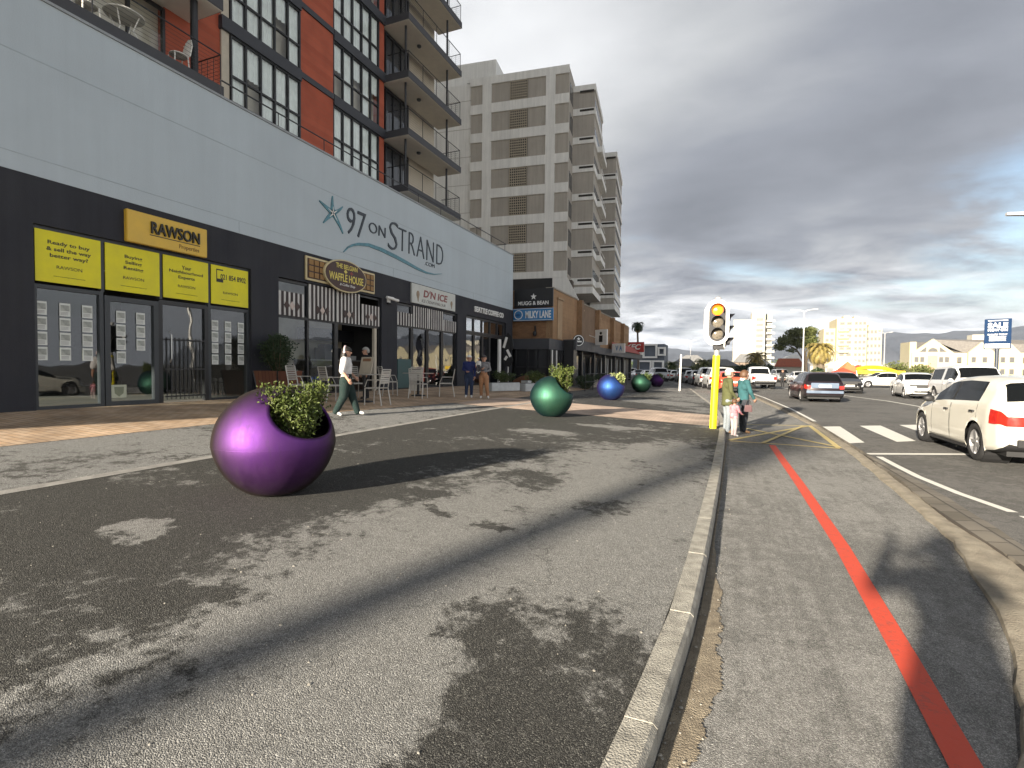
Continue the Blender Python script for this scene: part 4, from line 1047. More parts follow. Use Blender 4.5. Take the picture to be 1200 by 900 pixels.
b2 = empty('blue_white_sign', (-8.45, 41.3, 2.75), R(-20), 'small white sign with pale blue lettering under the red canopy', 'shop sign')
b = MB(); b.box(0,1.15,-.06,.06,0,.75); b.build('sign_board', M_white, b2, bevel=.01)
text('V', (.45,-.06,.38), .25, .4, FACE_NY, M_skyblue, b2, bold=.02, world_coords=False); text('A', (.8,-.06,.38), .25, .4, FACE_NY, M_skyblue, b2, bold=.02, world_coords=False)
M_red = mat('red_sign', (.42,.028,.022), .45, var=.1)
kf = empty('red_chicken_sign', (-10.4, 57.4, 3.2), 0, 'red KFC sign box on the end of the shopping row', 'shop sign')
b = MB(); b.box(-.6,2.15,-.25,.0,.15,1.25); b.build('sign_board', M_red, kf, bevel=.02)
text('KFC', (1.0,-.25,.72), 1.7, .62, FACE_NY, M_wl, kf, bold=.03, shear=.25, world_coords=False, depth=.02)
b = MB(); b.box(-.6,2.0,-.3,.0,-.15,.12); b.build('lower_strip', M_white, kf)
rc = empty('red_canopy', (-9.15, 47.5, 3.05), 0, 'red tiled canopy over the far shops beside the red sign box', 'canopy')
b = MB(); b.prism([(0,-3,0), (.85,-3,0), (.0,-3,.75)], (0,11,0)); b.build('canopy_roof', mat('red_tile', (.36,.06,.04), .7, var=.2), rc)

# ------------------------------------------------------------------ far buildings
M_warmwhite = mat('warm_white_render', (.50,.475,.40), .85, var=.05, vscale=.1)  # one even warm white for the far walls
M_yellowish = mat('pale_yellow_render', (.49,.435,.29), .85, var=.05, vscale=.1)
def facade(b, x0, x1, y, z0, z1, nx, nz_, w=.6, h=.5):
    dx = (x1-x0)/nx; dz = (z1-z0)/nz_
    for i in range(nx):
        for j in range(nz_):
            cx_ = x0+(i+.5)*dx; cz_ = z0+(j+.5)*dz; b.box(cx_-dx*w/2, cx_+dx*w/2, y-.12, y+.05, cz_-dz*h/2, cz_+dz*h/2)
# white tower block straight up the road
fb = empty('white_block_of_flats', (3, 250, 0), 0, 'plain white slab and stair tower of flats beyond the traffic signal', 'building')
b = MB(); b.box(0,7.4,0,18,-3,24.0); b.build('wall', M_warmwhite, fb)
b = MB(); b.box(7.42,12.6,-1.5,16,-3,27.6); b.build('stair_tower', M_warmwhite, fb)
b = MB(); b.box(12.62,15.5,2,16,-3,26.4); b.build('wing', mat('grey_white_render', (.38,.37,.33), .85), fb)
b = MB(); facade(b, 8.9, 11.9, -1.6, 4, 25, 1, 9, .9, .55); facade(b, 12.9,15.3,1.9,3,25,1,9,.8,.5); each(b, 'window', mat('grey_window_band', (.16,.16,.15), .4), fb)  # window bands in one flat grey
for j in range(8):
    b = MB(); b.box(12.7,16.6,.6,1.9,4+j*2.7,4.9+j*2.7); b.build('balcony', mat('grey_balcony', (.42,.42,.40), .8), fb)
# big pale block
gb = empty('pale_yellow_hotel_block', (35, 230, 0), 0, 'large pale yellow stepped block of flats behind the palm', 'building')
b = MB(); b.box(4.2,14.0,0,16,-3,21.8); b.box(14.02,19.3,2.5,18,-3,18.6); b.build('wall', M_yellowish, gb)
b = MB(); b.box(.4,4.18,3,16,-3,18.2); b.box(-1.2,.38,5,16,-3,12); b.build('wing', M_yellowish, gb)
b = MB(); b.box(7,9,4,8,21.8,23.0); b.box(10.5,12,4,8,21.8,22.8); b.box(15,17,6,9,18.6,19.6); each(b, 'roof_box', M_yellowish, gb)
for (x0,x1,y,nx,z1) in ((4.8,9.4,0,2,21),(9.8,13.8,0,3,21),(14.3,19.1,2.5,4,18),(.7,4.0,3,2,17.6)):
    b = MB(); facade(b, x0, x1, y, 2.0, z1, nx, int(z1/2.6), .62, .42); each(b, 'window', mat('warm_window_shade', (.16,.155,.14), .5), gb)
for j in range(6):
    b = MB(); b.box(4.6,8.0,-1.0,0,3.2+j*2.7,4.0+j*2.7); b.build('balcony', M_yellowish, gb)
# gabled cream building
cb = empty('gabled_cream_building', (40, 150, 0), 0, 'long cream building with a row of pointed gables and arched window', 'building')
M_gab = mat('cream_gable_render', (.47,.42,.28), .85, var=.05, vscale=.2); M_rf = mat('grey_roof_tile', (.16,.15,.14), .8, var=.2)
def gable(b, x0, x1, y, z0, ze, zp, d=.6): b.prism([(x0,y,z0), (x1,y,z0), (x1,y,ze), ((x0+x1)/2,y,zp), (x0,y,ze)], (0,d,0))
b = MB(); b.box(.7,48,.6,7,-2,6.1); gable(b, 1.0,9.0,-.5,-2,6.1,9.4,1.1); gable(b, 11.8,16.6,0,-2,6.2,8.6); gable(b, 17.0,21.0,0,-2,6.2,8.6); gable(b, 23.0,29.4,0,-2,6.2,8.2); gable(b, 32,37,0,-2,6.2,8.6); gable(b,39,44,0,-2,6.2,8.6)
b.box(.6,1.9,-.2,7,-2,8.7); b.build('wall', M_gab, cb)
b = MB()
b.prism([(4.8,.7,9.3),(11,.7,6.2),(46,.7,6.2),(46,.7,6.4),(40,7,9.0),(8,7,9.4)], (0,.2,0))
b.add([(1,.62,6.15),(48,.62,6.15),(48,8,9.0),(1,8,9.0)], [(0,1,2,3)]); b.build('roof', M_rf, cb)
b = MB(); b.box(14.5,19.5,6,9,9.0,10.6); b.box(11,21,5,10,8.7,9.3); b.build('roof_room', M_warmwhite, cb)
M_gw = mat('grey_window', (.10,.10,.10), .4)
b = MB()
for (c, y) in ((5,-.56),): 
    P = [(c+.95*math.cos(PI*i/12), y, 6.3+.95*math.sin(PI*i/12)) for i in range(13)]; b.prism(P, (0,.05,0)); b.prism([(c-2.6,y,6.3),(c-1.3,y,6.3),(c-1.3,y,7.5)], (0,.05,0)); b.prism([(c+2.6,y,6.3),(c+1.3,y,6.3),(c+1.3,y,7.5)], (0,.05,0))
each(b, 'arched_window', M_gw, cb)
for zz in (1.2, 3.9):
    b = MB()
    for x in (1.9,3.0,6.6,7.7,12.8,14.8,18.0,19.6,24.4,26.2,27.6,33,35.2,40,42.2,30.6,22.0,10.2): b.box(x-.38,x+.38,(-.58 if x < 9 else -.07),(-.4 if x < 9 else .05),zz,zz+1.2)
    each(b, 'window', M_gw, cb)
b = MB(); b.box(4.1,5.9,-.56,-.4,0,5.4); b.build('brick_panel', mat('pinkish_panel', (.42,.28,.20), .9), cb)
# small roofs
rb = empty('red_roofed_house', (9.6, 120, 0), 0, 'low house with a terracotta roof under the umbrella tree', 'building')
b = MB(); b.box(0,5.4,0,5,-1,2.3); b.build('wall', M_warmwhite, rb)
b = MB(); b.prism([(-.2,-.3,2.3),(5.6,-.3,2.3),(4.6,2.4,4.1),(.8,2.4,4.1)], (0,.15,0)); b.add([(-.2,-.3,2.35),(5.6,-.3,2.35),(4.4,2.4,4.0),(.8,2.4,4.0)], [(0,1,2,3)]); b.build('roof', mat('terracotta_tile', (.36,.10,.05), .85, var=.2), rb)
db = empty('white_domed_hall', (15.5, 142, 0), 0, 'white curved roof showing beside the tall lamp post', 'building')
b = MB(); b.prism([(-3.4,0,1)]+[(-3.4+6.8*i/14,0,3.0+2.5*math.sin(PI*i/14)) for i in range(15)]+[(3.4,0,1)], (0,10,0)); b.build('curved_roof', M_white, db)
db2 = dup(db, (9.0, 150, 0), label='second low white curved roof between the white flats and terracotta roof', scale=.8)
db3 = dup(db, (27.5, 146, -.4), label='third low white curved roof right of the big palm', scale=.9)
for q in (db, db2, db3): q['group'] = 'white curved roofs'
# white framed house at the end of the shopping row
wb = empty('white_framed_building', (-19, 112, 0), 0, 'modern building with stacked white window frames past the shopping row', 'building')
b = MB(); b.box(0.5,7,0.5,8,-1,6.9); b.build('wall', mat('blue_grey_wall', (.12,.14,.17), .8), wb)
def frame_box(b, x0, x1, z0, z1, t_=.35, y=-.3):
    b.box(x0,x1,y,.5,z0,z0+t_); b.box(x0,x1,y,.5,z1-t_,z1); b.box(x0,x0+t_,y,.5,z0+t_,z1-t_); b.box(x1-t_,x1,y,.5,z0+t_,z1-t_)
b = MB(); frame_box(b, 1.6,4.5,.6,3.4); frame_box(b, 4.6,7.0,.6,3.4); frame_box(b, 2.6,5.6,3.9,6.9); frame_box(b,5.7,7.3,4.4,6.2); b.build('window_frame', M_white, wb)
# grey and brown roofs beyond the parked cars
for i, (x, y, w, h, rz_, lab) in enumerate([(-7.2,100,4.6,3.6,0,'low hipped grey roof behind the parked cars left of the date palm'), (-1.5,135,9,4.2,0,'long brown roofed house behind the date palm'), (-10,170,9,6.2,0,'pale house far down the street on the left'), (5.2,165,6,6.4,0,'dark brown building edge behind the signal pole')]):
    o = empty('distant_house', (x, y, 0), R(rz_), lab, 'building', 'houses beyond the parked cars')
    b = MB(); b.box(-w/2,w/2,0,6,-1,h*.6); b.build('wall', [M_warmwhite, mat('brown_wall', (.22,.17,.13), .9), M_warmwhite, mat('brown_wall', (.22,.17,.13), .9)][i], o)
    b = MB(); b.prism([(-w/2-.3,-.3,h*.6),(w/2+.3,-.3,h*.6),(w*.2,2.5,h),(-w*.2,2.5,h)], (0,.2,0)); b.add([(-w/2-.3,-.3,h*.61),(w/2+.3,-.3,h*.61),(w*.2,2.6,h),(-w*.2,2.6,h)], [(0,1,2,3)]); b.build('roof', mat('distant_grey_roof', (.17,.17,.17), .8, var=.2), o)
    b = MB(); facade(b, -w/2+.3, w/2-.3, 0, .3, h*.55, 4, 1, .5, .5); each(b, 'window', M_gl3, o)

# ------------------------------------------------------------------ mountains
def ridge(name, pts, y, depth, m, seed):
    rn = random.Random(seed); b = MB(); xs = [p[0] for p in pts]; n = 180; rows = 14; vs = []
    def hz(x):
        for (a, c), (d, e_) in zip(pts, pts[1:]):
            if x <= d: return c+(e_-c)*(x-a)/(d-a)
        return pts[-1][1]
    ph = [rn.uniform(0, 6.28) for _ in range(9)]
    for j in range(rows+1):
        v = j/rows
        for i in range(n+1):
            x = xs[0]+(xs[-1]-xs[0])*i/n
            h = hz(x)*(v**.8)*(1+.0)
            gully = (abs(math.sin(x*.011+ph[0]+v*1.6)) + .6*abs(math.sin(x*.027+ph[1]-v*2.0)) + .35*abs(math.sin(x*.06+ph[2]+v*3)))/1.95
            yy = y + depth*v - depth*.34*gully*math.sin(PI*min(1, v*1.05))
            z = h*(1-.20*(1-gully)*math.sin(PI*v)) + (rn.uniform(-1,1)*2.2*hz(x)/150 + 4*math.sin(x*.02+ph[3]) if v > .95 else 0)
            vs.append((x, yy, z-6*(1-v)))
    W_ = n+1
    fs = [(j*W_+i, j*W_+i+1, (j+1)*W_+i+1, (j+1)*W_+i) for j in range(rows) for i in range(n)]
    o = len(vs)
    for i in range(n+1): vs.append((vs[rows*W_+i][0], y+depth*2.2, -10))
    fs += [(rows*W_+i, rows*W_+i+1, o+i+1, o+i) for i in range(n)]
    b.add(vs, fs); return tag(b.build(name, m, smooth=True), kind='structure')
M_mt = mat('mountain_scrub', (.040,.048,.064), .95, var=.3, vscale=.006, color2=(.068,.074,.090))
ridge('mountain', [(-1400,60),(-900,120),(-600,150),(-313,120),(-150,108),(0,100),(200,118),(380,140),(560,168),(700,186),(760,196),(850,192),(920,183),(1020,196),(1130,205),(1230,214),(1330,220),(1500,205),(1800,228),(2300,200),(3200,230)], 2100, 900, M_mt, 4)

# ------------------------------------------------------------------ vegetation helpers
def leaf_mat(name, c1, c2, rough=.55):
    if name in MATS: return MATS[name]
    m = mat(name, c1, rough, var=.2, vscale=6, color2=c2, spec=.35); return m
def leaf(b, p, d, up, l, w):
    d = Vector(d).normalized(); s = d.cross(Vector(up)); s = s.normalized() if s.length > 1e-3 else Vector((1,0,0)); n_ = s.cross(d)
    p = Vector(p); b.add([p, p+d*l*.5+s*w/2+n_*l*.06, p+d*l-n_*l*.04, p+d*l*.5-s*w/2+n_*l*.06], [(0,1,2,3)])
def rdir(rn, up=0.0):
    while True:
        v = Vector((rn.uniform(-1,1), rn.uniform(-1,1), rn.uniform(-1,1)))
        if .1 < v.length < 1: v.normalize(); v.z += up; return v.normalized()
def shrub(name, loc, rx, ry, h, n, ll, m, label=None, cat='plant', group=None, seed=1, parent=None, stems=9, spread=.8):
    rn = random.Random(seed); o = None
    if parent is None: o = empty(name, loc, 0, label, cat, group); base = Vector()
    else: o = parent; base = Vector(loc)
    b = MB(); tips = []
    for i in range(stems):
        a = 2*PI*i/stems + rn.uniform(-.4,.4); r_ = rn.uniform(.2,1)*spread
        t_ = base + Vector((rx*r_*math.cos(a), ry*r_*math.sin(a), h*rn.uniform(.65,1)))
        b0 = base + Vector((rx*.15*math.cos(a), ry*.15*math.sin(a), 0)); mid = (b0+t_)/2 + Vector((rx*.12*math.cos(a), ry*.12*math.sin(a), 0))
        b.tube([b0, mid, t_], [.010*h/.5+.002, .007*h/.5+.001, .003], 4); tips.append((b0, mid, t_))
    b.build('stem', mat('stem_brown', (.09,.07,.04), .9), o)
    b = MB()
    for i in range(n):
        b0, mid, t_ = rn.choice(tips); u = rn.random()**.7
        p = b0.lerp(mid, u*2) if u < .5 else mid.lerp(t_, u*2-1)
        d = rdir(rn, .45); q = p + Vector((rn.uniform(-1,1)*rx, rn.uniform(-1,1)*ry, rn.uniform(-.5,.8)*h*.35))*rn.random()**1.2*.42
        if q.z < base.z+.01: q.z = base.z+.01
        leaf(b, q, d, rdir(rn), ll*rn.uniform(.6,1.25), ll*rn.uniform(.38,.55))
    b.build('foliage', m, o); return o
M_lf_bright = leaf_mat('bright_shrub_leaf', (.035,.060,.010), (.11,.135,.028))
M_lf_mid = leaf_mat('mid_green_leaf', (.03,.055,.014), (.08,.11,.03))
M_lf_dark = leaf_mat('dark_green_leaf', (.012,.028,.010), (.035,.06,.02))
M_lf_pale = leaf_mat('pale_lime_leaf', (.17,.21,.07), (.32,.35,.16))
M_soil = mat('potting_soil', (.035,.025,.018), 1, var=.3, vscale=20, bump=.8, bscale=90)

# ------------------------------------------------------------------ spherical planters
def pearl(name, base, edge, top):
    m = bpy.data.materials.new(name); m.use_nodes = True; MATS[name] = m
    n_, l_ = m.node_tree.nodes, m.node_tree.links; p = n_['Principled BSDF']
    t = n_.new('ShaderNodeTexCoord'); nz = n_.new('ShaderNodeTexNoise'); nz.inputs['Scale'].default_value = 2.0; nz.inputs['Detail'].default_value = 6; nz.inputs['Roughness'].default_value = .65; l_.new(t.outputs['Object'], nz.inputs['Vector'])
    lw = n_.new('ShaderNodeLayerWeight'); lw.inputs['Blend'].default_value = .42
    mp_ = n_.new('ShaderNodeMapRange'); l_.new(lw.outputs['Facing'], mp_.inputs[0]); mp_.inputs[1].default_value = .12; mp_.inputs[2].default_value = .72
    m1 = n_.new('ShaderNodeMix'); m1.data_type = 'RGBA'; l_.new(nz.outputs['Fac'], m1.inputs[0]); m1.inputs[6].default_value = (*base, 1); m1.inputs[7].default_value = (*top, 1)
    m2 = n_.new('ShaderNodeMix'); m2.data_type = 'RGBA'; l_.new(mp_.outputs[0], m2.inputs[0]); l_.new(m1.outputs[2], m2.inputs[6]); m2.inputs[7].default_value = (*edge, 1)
    l_.new(m2.outputs[2], p.inputs['Base Color']); p.inputs['Metallic'].default_value = 1.0
    mps = n_.new('ShaderNodeMapping'); l_.new(t.outputs['Object'], mps.inputs[0]); mps.inputs['Scale'].default_value = (6, 6, 1.1)
    dz = n_.new('ShaderNodeTexNoise'); dz.inputs['Scale'].default_value = 1.4; dz.inputs['Detail'].default_value = 9; dz.inputs['Roughness'].default_value = .75; l_.new(mps.outputs[0], dz.inputs['Vector'])
    dr = n_.new('ShaderNodeMapRange'); l_.new(dz.outputs['Fac'], dr.inputs[0]); dr.inputs[1].default_value = .54; dr.inputs[2].default_value = .74; dr.inputs[3].default_value = 0; dr.inputs[4].default_value = .45
    m3_ = n_.new('ShaderNodeMix'); m3_.data_type = 'RGBA'; l_.new(dr.outputs[0], m3_.inputs[0]); l_.new(m2.outputs[2], m3_.inputs[6]); m3_.inputs[7].default_value = (.09,.075,.065,1); l_.new(m3_.outputs[2], p.inputs['Base Color'])
    mr = n_.new('ShaderNodeMapRange'); l_.new(dz.outputs['Fac'], mr.inputs[0]); mr.inputs[1].default_value = .3; mr.inputs[2].default_value = .7; mr.inputs[3].default_value = .52; mr.inputs[4].default_value = .70
    l_.new(mr.outputs[0], p.inputs['Roughness'])
    bp = n_.new('ShaderNodeBump'); bp.inputs['Strength'].default_value = .12; bp.inputs['Distance'].default_value = .02; l_.new(nz.outputs['Fac'], bp.inputs['Height']); l_.new(bp.outputs[0], p.inputs['Normal'])
    return m
def planter(x, y, m, label, leafm, seed, rad=.53, opn=33, dip=.45, az=17, el=45, plant=(.34,.34,.50), n=2600, ll=.05):
    z = gz(x, y); o = empty('spherical_planter', (x, y, z), 0, label, 'planter', 'metallic spherical planters along the forecourt')
    n_ = Vector((math.cos(R(az))*math.cos(R(el)), math.sin(R(az))*math.cos(R(el)), math.sin(R(el))))
    side = Vector((0,0,1)).cross(n_).normalized(); vert = n_.cross(side)
    cz = rad*.86; K, Rr = 72, 40; b = MB(); vs = []
    def rim(ps): return R(opn) + R(opn*dip)*math.cos(ps)**2     # opening dips at its flanks
    for j in range(Rr+1):
        for i in range(K):
            ps = 2*PI*i/K; th = rim(ps) + (PI-rim(ps))*j/Rr
            v = n_*math.cos(th) + (side*math.cos(ps)+vert*math.sin(ps))*math.sin(th)
            if v.z < 0:       # the lower bowl meets the upper shell at a crease
                ph_ = math.asin(max(-1, min(1, -v.z))); hr = Vector((v.x, v.y)).normalized() if Vector((v.x, v.y)).length > 1e-5 else Vector((0, 0))
                c0_ = R(8); q_ = c0_ + ph_*(PI/2-c0_)/(PI/2); rr2 = rad*math.cos(q_)/math.cos(c0_); zz2 = -(math.sin(q_)-math.sin(c0_))*rad*1.10
                v = Vector((hr.x*rr2, hr.y*rr2, zz2))
            else: v = v*rad
            v.z = v.z + cz
            v.z = max(v.z, .004 if v.z < .004 else v.z)
            # small seam round the middle
            vs.append(v)
    fs = [(j*K+i, (j+1)*K+i, (j+1)*K+(i+1) % K, j*K+(i+1) % K) for j in range(Rr) for i in range(K)]
    b.add(vs, fs)
    # lip and inner wall
    inn = []
    for j in range(8):
        for i in range(K):
            ps = 2*PI*i/K; th = rim(ps)+j*R(6); rr_ = rad-.026
            v = (n_*math.cos(th) + (side*math.cos(ps)+vert*math.sin(ps))*math.sin(th))*rr_
            if j > 0 and v.z < 0: v = Vector((v.x, v.y, 0)).normalized()*min(Vector((v.x, v.y)).length, rad*.93) + Vector((0,0,max(v.z, -.05)))
            v.z += cz; inn.append(v)
    ofs = len(b.v); b.v += [tuple(v) for v in inn]
    for i in range(K): b.f.append((i, (i+1) % K, ofs+(i+1) % K, ofs+i)); b.m.append(0)
    for j in range(7):
        for i in range(K): b.f.append((ofs+j*K+i, ofs+j*K+(i+1) % K, ofs+(j+1)*K+(i+1) % K, ofs+(j+1)*K+i)); b.m.append(0)
    b.build('shell', m, o, smooth=True)
    b = MB(); b.lathe([(rad*.995,-.004), (rad*1.004,0), (rad*.995,.004)], 72, Matrix.Translation((0,0,cz)), cap=False); b.build('seam', m, o, smooth=True)
    sc_ = n_*rad*.62; zs = cz+.03; b = MB(); b.lathe([(0,.03),(rad*.5,.015),(rad*.90,0)], 32, Matrix.Translation((0,0,zs)), cap=False); b.build('soil', M_soil, o)
    shrub('plant', (sc_.x*.98, sc_.y*.98, zs), plant[0], plant[1], plant[2], n, ll, leafm, seed=seed, parent=o, stems=18, spread=.9)
    return o
planter(-3.86, 3.55, pearl('purple_pearl_paint', (.100,.020,.22), (.060,.047,.045), (.17,.075,.20)), 'nearest planter, purple metallic sphere with a leafy green bush', M_lf_bright, 11, n=9000, az=-4, el=38, opn=29, dip=.22, ll=.034, plant=(.30,.30,.54))
planter(-3.92, 11.95, pearl('green_pearl_paint', (.030,.125,.105), (.020,.055,.070), (.09,.19,.11)), 'large green metallic sphere planter just behind the brick crossing', M_lf_bright, 12, plant=(.34,.34,.78), n=2600, ll=.06)
planter(-4.05, 19.6, pearl('blue_pearl_paint', (.025,.065,.28), (.07,.04,.16), (.06,.15,.38)), 'blue metallic sphere planter holding a pale spiky plant', M_lf_pale, 13, n=900, ll=.14)
planter(-4.15, 28.0, pearl('deep_green_pearl_paint', (.03,.10,.08), (.015,.04,.04), (.06,.14,.08)), 'smaller looking dark green sphere planter between the blue and the far purple ones', M_lf_mid, 14, n=700, ll=.12)
planter(-4.55, 38.2, pearl('dull_purple_pearl_paint', (.05,.014,.11), (.03,.02,.035), (.09,.03,.13)), 'farthest planter, dull purple sphere near the parked cars', M_lf_mid, 15, n=500, ll=.10, rad=.5)

# wooden tub with shrub between the agency and the cafe
wt = empty('wooden_tub_planter', (-10.75, 9.98, gz(-10.75,10)), 0, 'square brown wooden tub holding a dark shrub between the agency and the cafe', 'planter')
b = MB(); s0, s1 = .33, .42
b.add([(-s0,-s0,.03),(s0,-s0,.03),(s0,s0,.03),(-s0,s0,.03),(-s1,-s1,.72),(s1,-s1,.72),(s1,s1,.72),(-s1,s1,.72),(-s1+.05,-s1+.05,.68),(s1-.05,-s1+.05,.68),(s1-.05,s1-.05,.68),(-s1+.05,s1-.05,.68)],
      [(0,3,2,1),(0,1,5,4),(1,2,6,5),(2,3,7,6),(3,0,4,7),(4,5,9,8),(5,6,10,9),(6,7,11,10),(7,4,8,11),(8,9,10,11)])
b.build('tub', brick_mat('stained_wood_slats', (.15,.055,.03), (.19,.075,.04), (.05,.02,.012), 3, .12, (0, 0, R(90)), .6), wt)
b = MB()
for s in (-1,1): 
    for t_ in (-1,1): b.tube([(s*s0, t_*s0, 0), (s*s1, t_*s1, .72)], .02, 5)
b.build('corner_strap', M_black, wt)
shrub('plant', (0,0,.66), .52, .55, .98, 3600, .075, M_lf_dark, seed=21, parent=wt, stems=18, spread=.85)

# white box planters by the coffee shop and in front of the dark bay
M_boxw = mat('white_trough', (.50,.52,.52), .7, var=.12, vscale=4)
for i, (x, y, rz_, w, lab) in enumerate([(-8.55,19.6,R(62),.75,'white trough planter beside the striped banner'), (-7.70,21.2,R(62),.75,'white trough planter nearest the green sphere planter'), (-9.0,24.4,R(80),.85,'white trough planter behind, close to the smoked glass corner')]):
    o = empty('trough_planter', (x, y, gz(x,y)), rz_, lab, 'planter', 'white trough planters outside the coffee shop')
    b = MB(); b.box(-w,w,-.2,.2,.02,.36); b.build('trough', M_boxw, o, bevel=.015)
    b = MB(); b.box(-w+.04,w-.04,-.16,.16,.36,.372); b.build('soil', M_soil, o)
    shrub('plant', (0,0,.37), w*.95, .22, .45, 750, .09, (M_lf_mid, M_lf_bright, M_lf_mid)[i], seed=31+i, parent=o, stems=14, spread=1)
# clipped hedge pieces and rail in front of the brown shops
for i, (x, y, w, h, lab) in enumerate([(-6.9,27.0,1.6,.75,'low dark hedge before the smoked glass corner'), (-6.9,31.2,1.8,.8,'low dark hedge under the round black sign'), (-6.9,35.8,2.0,.75,'low dark hedge past the white projecting sign')]):
    o = shrub('hedge', (x, y, gz(x,y)), .45, w, h, 2000, .11, M_lf_dark, lab, 'hedge', 'low hedges in front of the brown shops', 41+i, stems=24, spread=1)
rw = empty('low_wall', (-7.2, 29.2, gz(-7.2,29)), 0, 'low pale wall stub behind the green sphere planter', 'wall')
b = MB(); b.box(-.25,.25,-.3,1.4,0,.45); b.build('wall_body', mat('pale_block', (.36,.33,.28), .9), rw, bevel=.02)
rk = empty('mound_of_bark', (-9.6, 26.3, gz(-9.6,26)), 0, 'low rust coloured earth bank at the foot of the dark bay', 'earth bank')
b = MB(); b.ball((0,0,.0), (1.4,.8,.62), 18); b.build('bank', mat('rust_earth', (.17,.075,.035), .95, var=.3, vscale=6, bump=.8), rk, smooth=True)
fr = empty('cafe_barrier_rail', (-6.35, 24.6, gz(-6.35,27)), 0, 'thin black barrier rail in front of the shop hedges', 'railing')
b = MB()
for z in (.45,.85): b.tube([(0,0,z),(0,13,z)], .018, 5)
for i in range(9): b.tube([(0,i*1.62,0),(0,i*1.62,.88)], .02, 5)
b.build('rail_frame', M_black, fr)

# black and white banner outside the coffee shop
bn = empty('feather_banner', (-9.02, 21.2, gz(-9,21)), 0, 'tall narrow black banner with white marks on a white pole by the coffee shop', 'banner')
b = MB(); b.tube([(0,0,.05),(0,0,2.5)], .022, 8); b.box(-.28,.28,-.25,.25,0,.06); b.build('stand', M_white, bn)
b = MB(); P = [(-.16,2.3),(-.02,2.55),(.20,2.35),(.26,1.9),(.12,1.6),(.24,1.3),(.10,1.0),(-.14,1.05),(-.12,1.7)]
b.prism([(x,-.03,z) for x, z in P], (0,.02,0)); b.build('cloth', M_black, bn)
b = MB()
for (x, z, w, h, a) in ((-.14,2.1,.12,.5,.3),(.04,1.62,.12,.36,-.5),(-.1,1.4,.12,.2,.6)):
    M_ = Matrix.Translation((x,-.035,z)) @ Matrix.Rotation(a,4,'Y'); b.box(-w/2,w/2,-.002,.002,-h/2,h/2,M_)
b.build('white_mark', M_white, bn)

# ------------------------------------------------------------------ cafe furniture
M_alu = mat('cafe_aluminium', (.50,.48,.44), .4, metal=.35, var=.08)
def chair(loc, rz, label, mat_=M_alu):
    o = empty('cafe_chair', loc, rz, label, 'chair', 'pale slatted cafe chairs on the brick pavement')
    b = MB()
    for i in range(6): b.box(-.20,.20,-.20+i*.068,-.145+i*.068,.435,.452)
    b.build('seat', mat_, o)
    b = MB()
    for i in range(6):
        z = .55+i*.055; b.box(-.19,.19,-.222-(z-.45)*.14,-.208-(z-.45)*.14,z,z+.038)
    b.build('backrest', mat_, o)
    for s in (-1,1):
        b = MB(); b.tube([(s*.21,.21,0),(s*.205,.20,.44)], .015, 6); b.build('leg', mat_, o)
        b = MB(); b.tube([(s*.22,-.28,0),(s*.205,-.205,.44),(s*.20,-.29,.90)], .015, 6); b.build('leg', mat_, o)
    b = MB(); b.tube([(-.205,-.2,.425),(-.205,.2,.425),(.205,.2,.425),(.205,-.2,.425)], .013, 5)
    for s in (-1,1): b.tube([(s*.205,-.235,.64),(s*.23,.12,.64),(s*.215,.2,.46)], .013, 5)
    b.tube([(-.2,-.29,.90),(.2,-.29,.90)], .015, 6); b.build('frame', mat_, o); return o
def ctable(x, y, label):
    o = empty('cafe_table', (x, y, gz(x,y)), 0, label, 'table', 'pedestal tables outside the cafe')
    b = MB(); b.box(-.36,.36,-.36,.36,.72,.745); b.build('table_top', mat('grey_table_top', (.33,.31,.28), .4), o, bevel=.006)
    b = MB(); b.tube([(0,0,.04),(0,0,.72)], .04, 10); b.build('pedestal', M_black, o)
    b = MB(); b.lathe([(0,0),(.24,0),(.22,.03),(.05,.05),(0,.05)], 20); b.build('base', M_black, o); return o
ctable(-8.85, 11.05, 'pedestal table behind the walking woman with a menu board on it')
ctable(-9.15, 14.1, 'pedestal table outside the ice cream parlour')
for x, y, a, lab in [(-8.15,10.65,95,'pale chair at right of the first table, back towards the street'), (-9.3,10.35,-20,'pale chair at left of the first table, behind the walking woman'), (-9.75,9.75,-75,'pale chair farthest left, behind the purple sphere bush'), (-9.6,11.55,-120,'pale chair behind the first table, near the cafe opening'),
                     (-9.75,13.35,-35,'pale chair at left of the second table'), (-8.65,13.35,12,'pale chair nearest the street at the second table'), (-8.5,14.75,120,'pale chair at right of the second table'), (-9.7,14.85,-150,'pale chair behind the second table by the glass')]:
    chair((x, y, gz(x,y)), R(a), lab)
mb = empty('menu_board', (-8.95, 11.2, gz(-8.9,11.2)+.745), R(-12), 'cream menu board leaning on the first cafe table', 'menu board')
b = MB(); M_ = Matrix.Rotation(R(-12),4,'X'); b.box(-.24,.24,-.012,.012,.0,.46,M_); b.build('board', mat('cream_board', (.48,.42,.33), .7), mb)
b = MB(); b.box(-.16,.16,-.016,-.0125,.34,.42,M_); b.build('heading', mat('brown_heading', (.25,.13,.07), .7), mb)
sb = empty('white_round_sign', (-10.5, 16.0, gz(-10.5,16)), R(25), 'white round topped sandwich board in front of the parlour glass', 'sign')
b = MB(); b.prism([(-.3,0,0),(.3,0,0)]+[(.3*math.cos(PI*i/12),0,.85+.3*math.sin(PI*i/12)) for i in range(13)], (0,.03,0)); b.build('board', mat('cream_white_board', (.55,.53,.47), .6), sb)
b = MB(); b.tube([(-.12,-.01,.95),(-.02,-.01,1.05),(.06,-.01,.9),(-.04,-.01,.78),(-.12,-.01,.7),(.12,-.01,.68)], .012, 5); b.build('squiggle', M_black, sb); sb.scale = (.62,.62,.62)

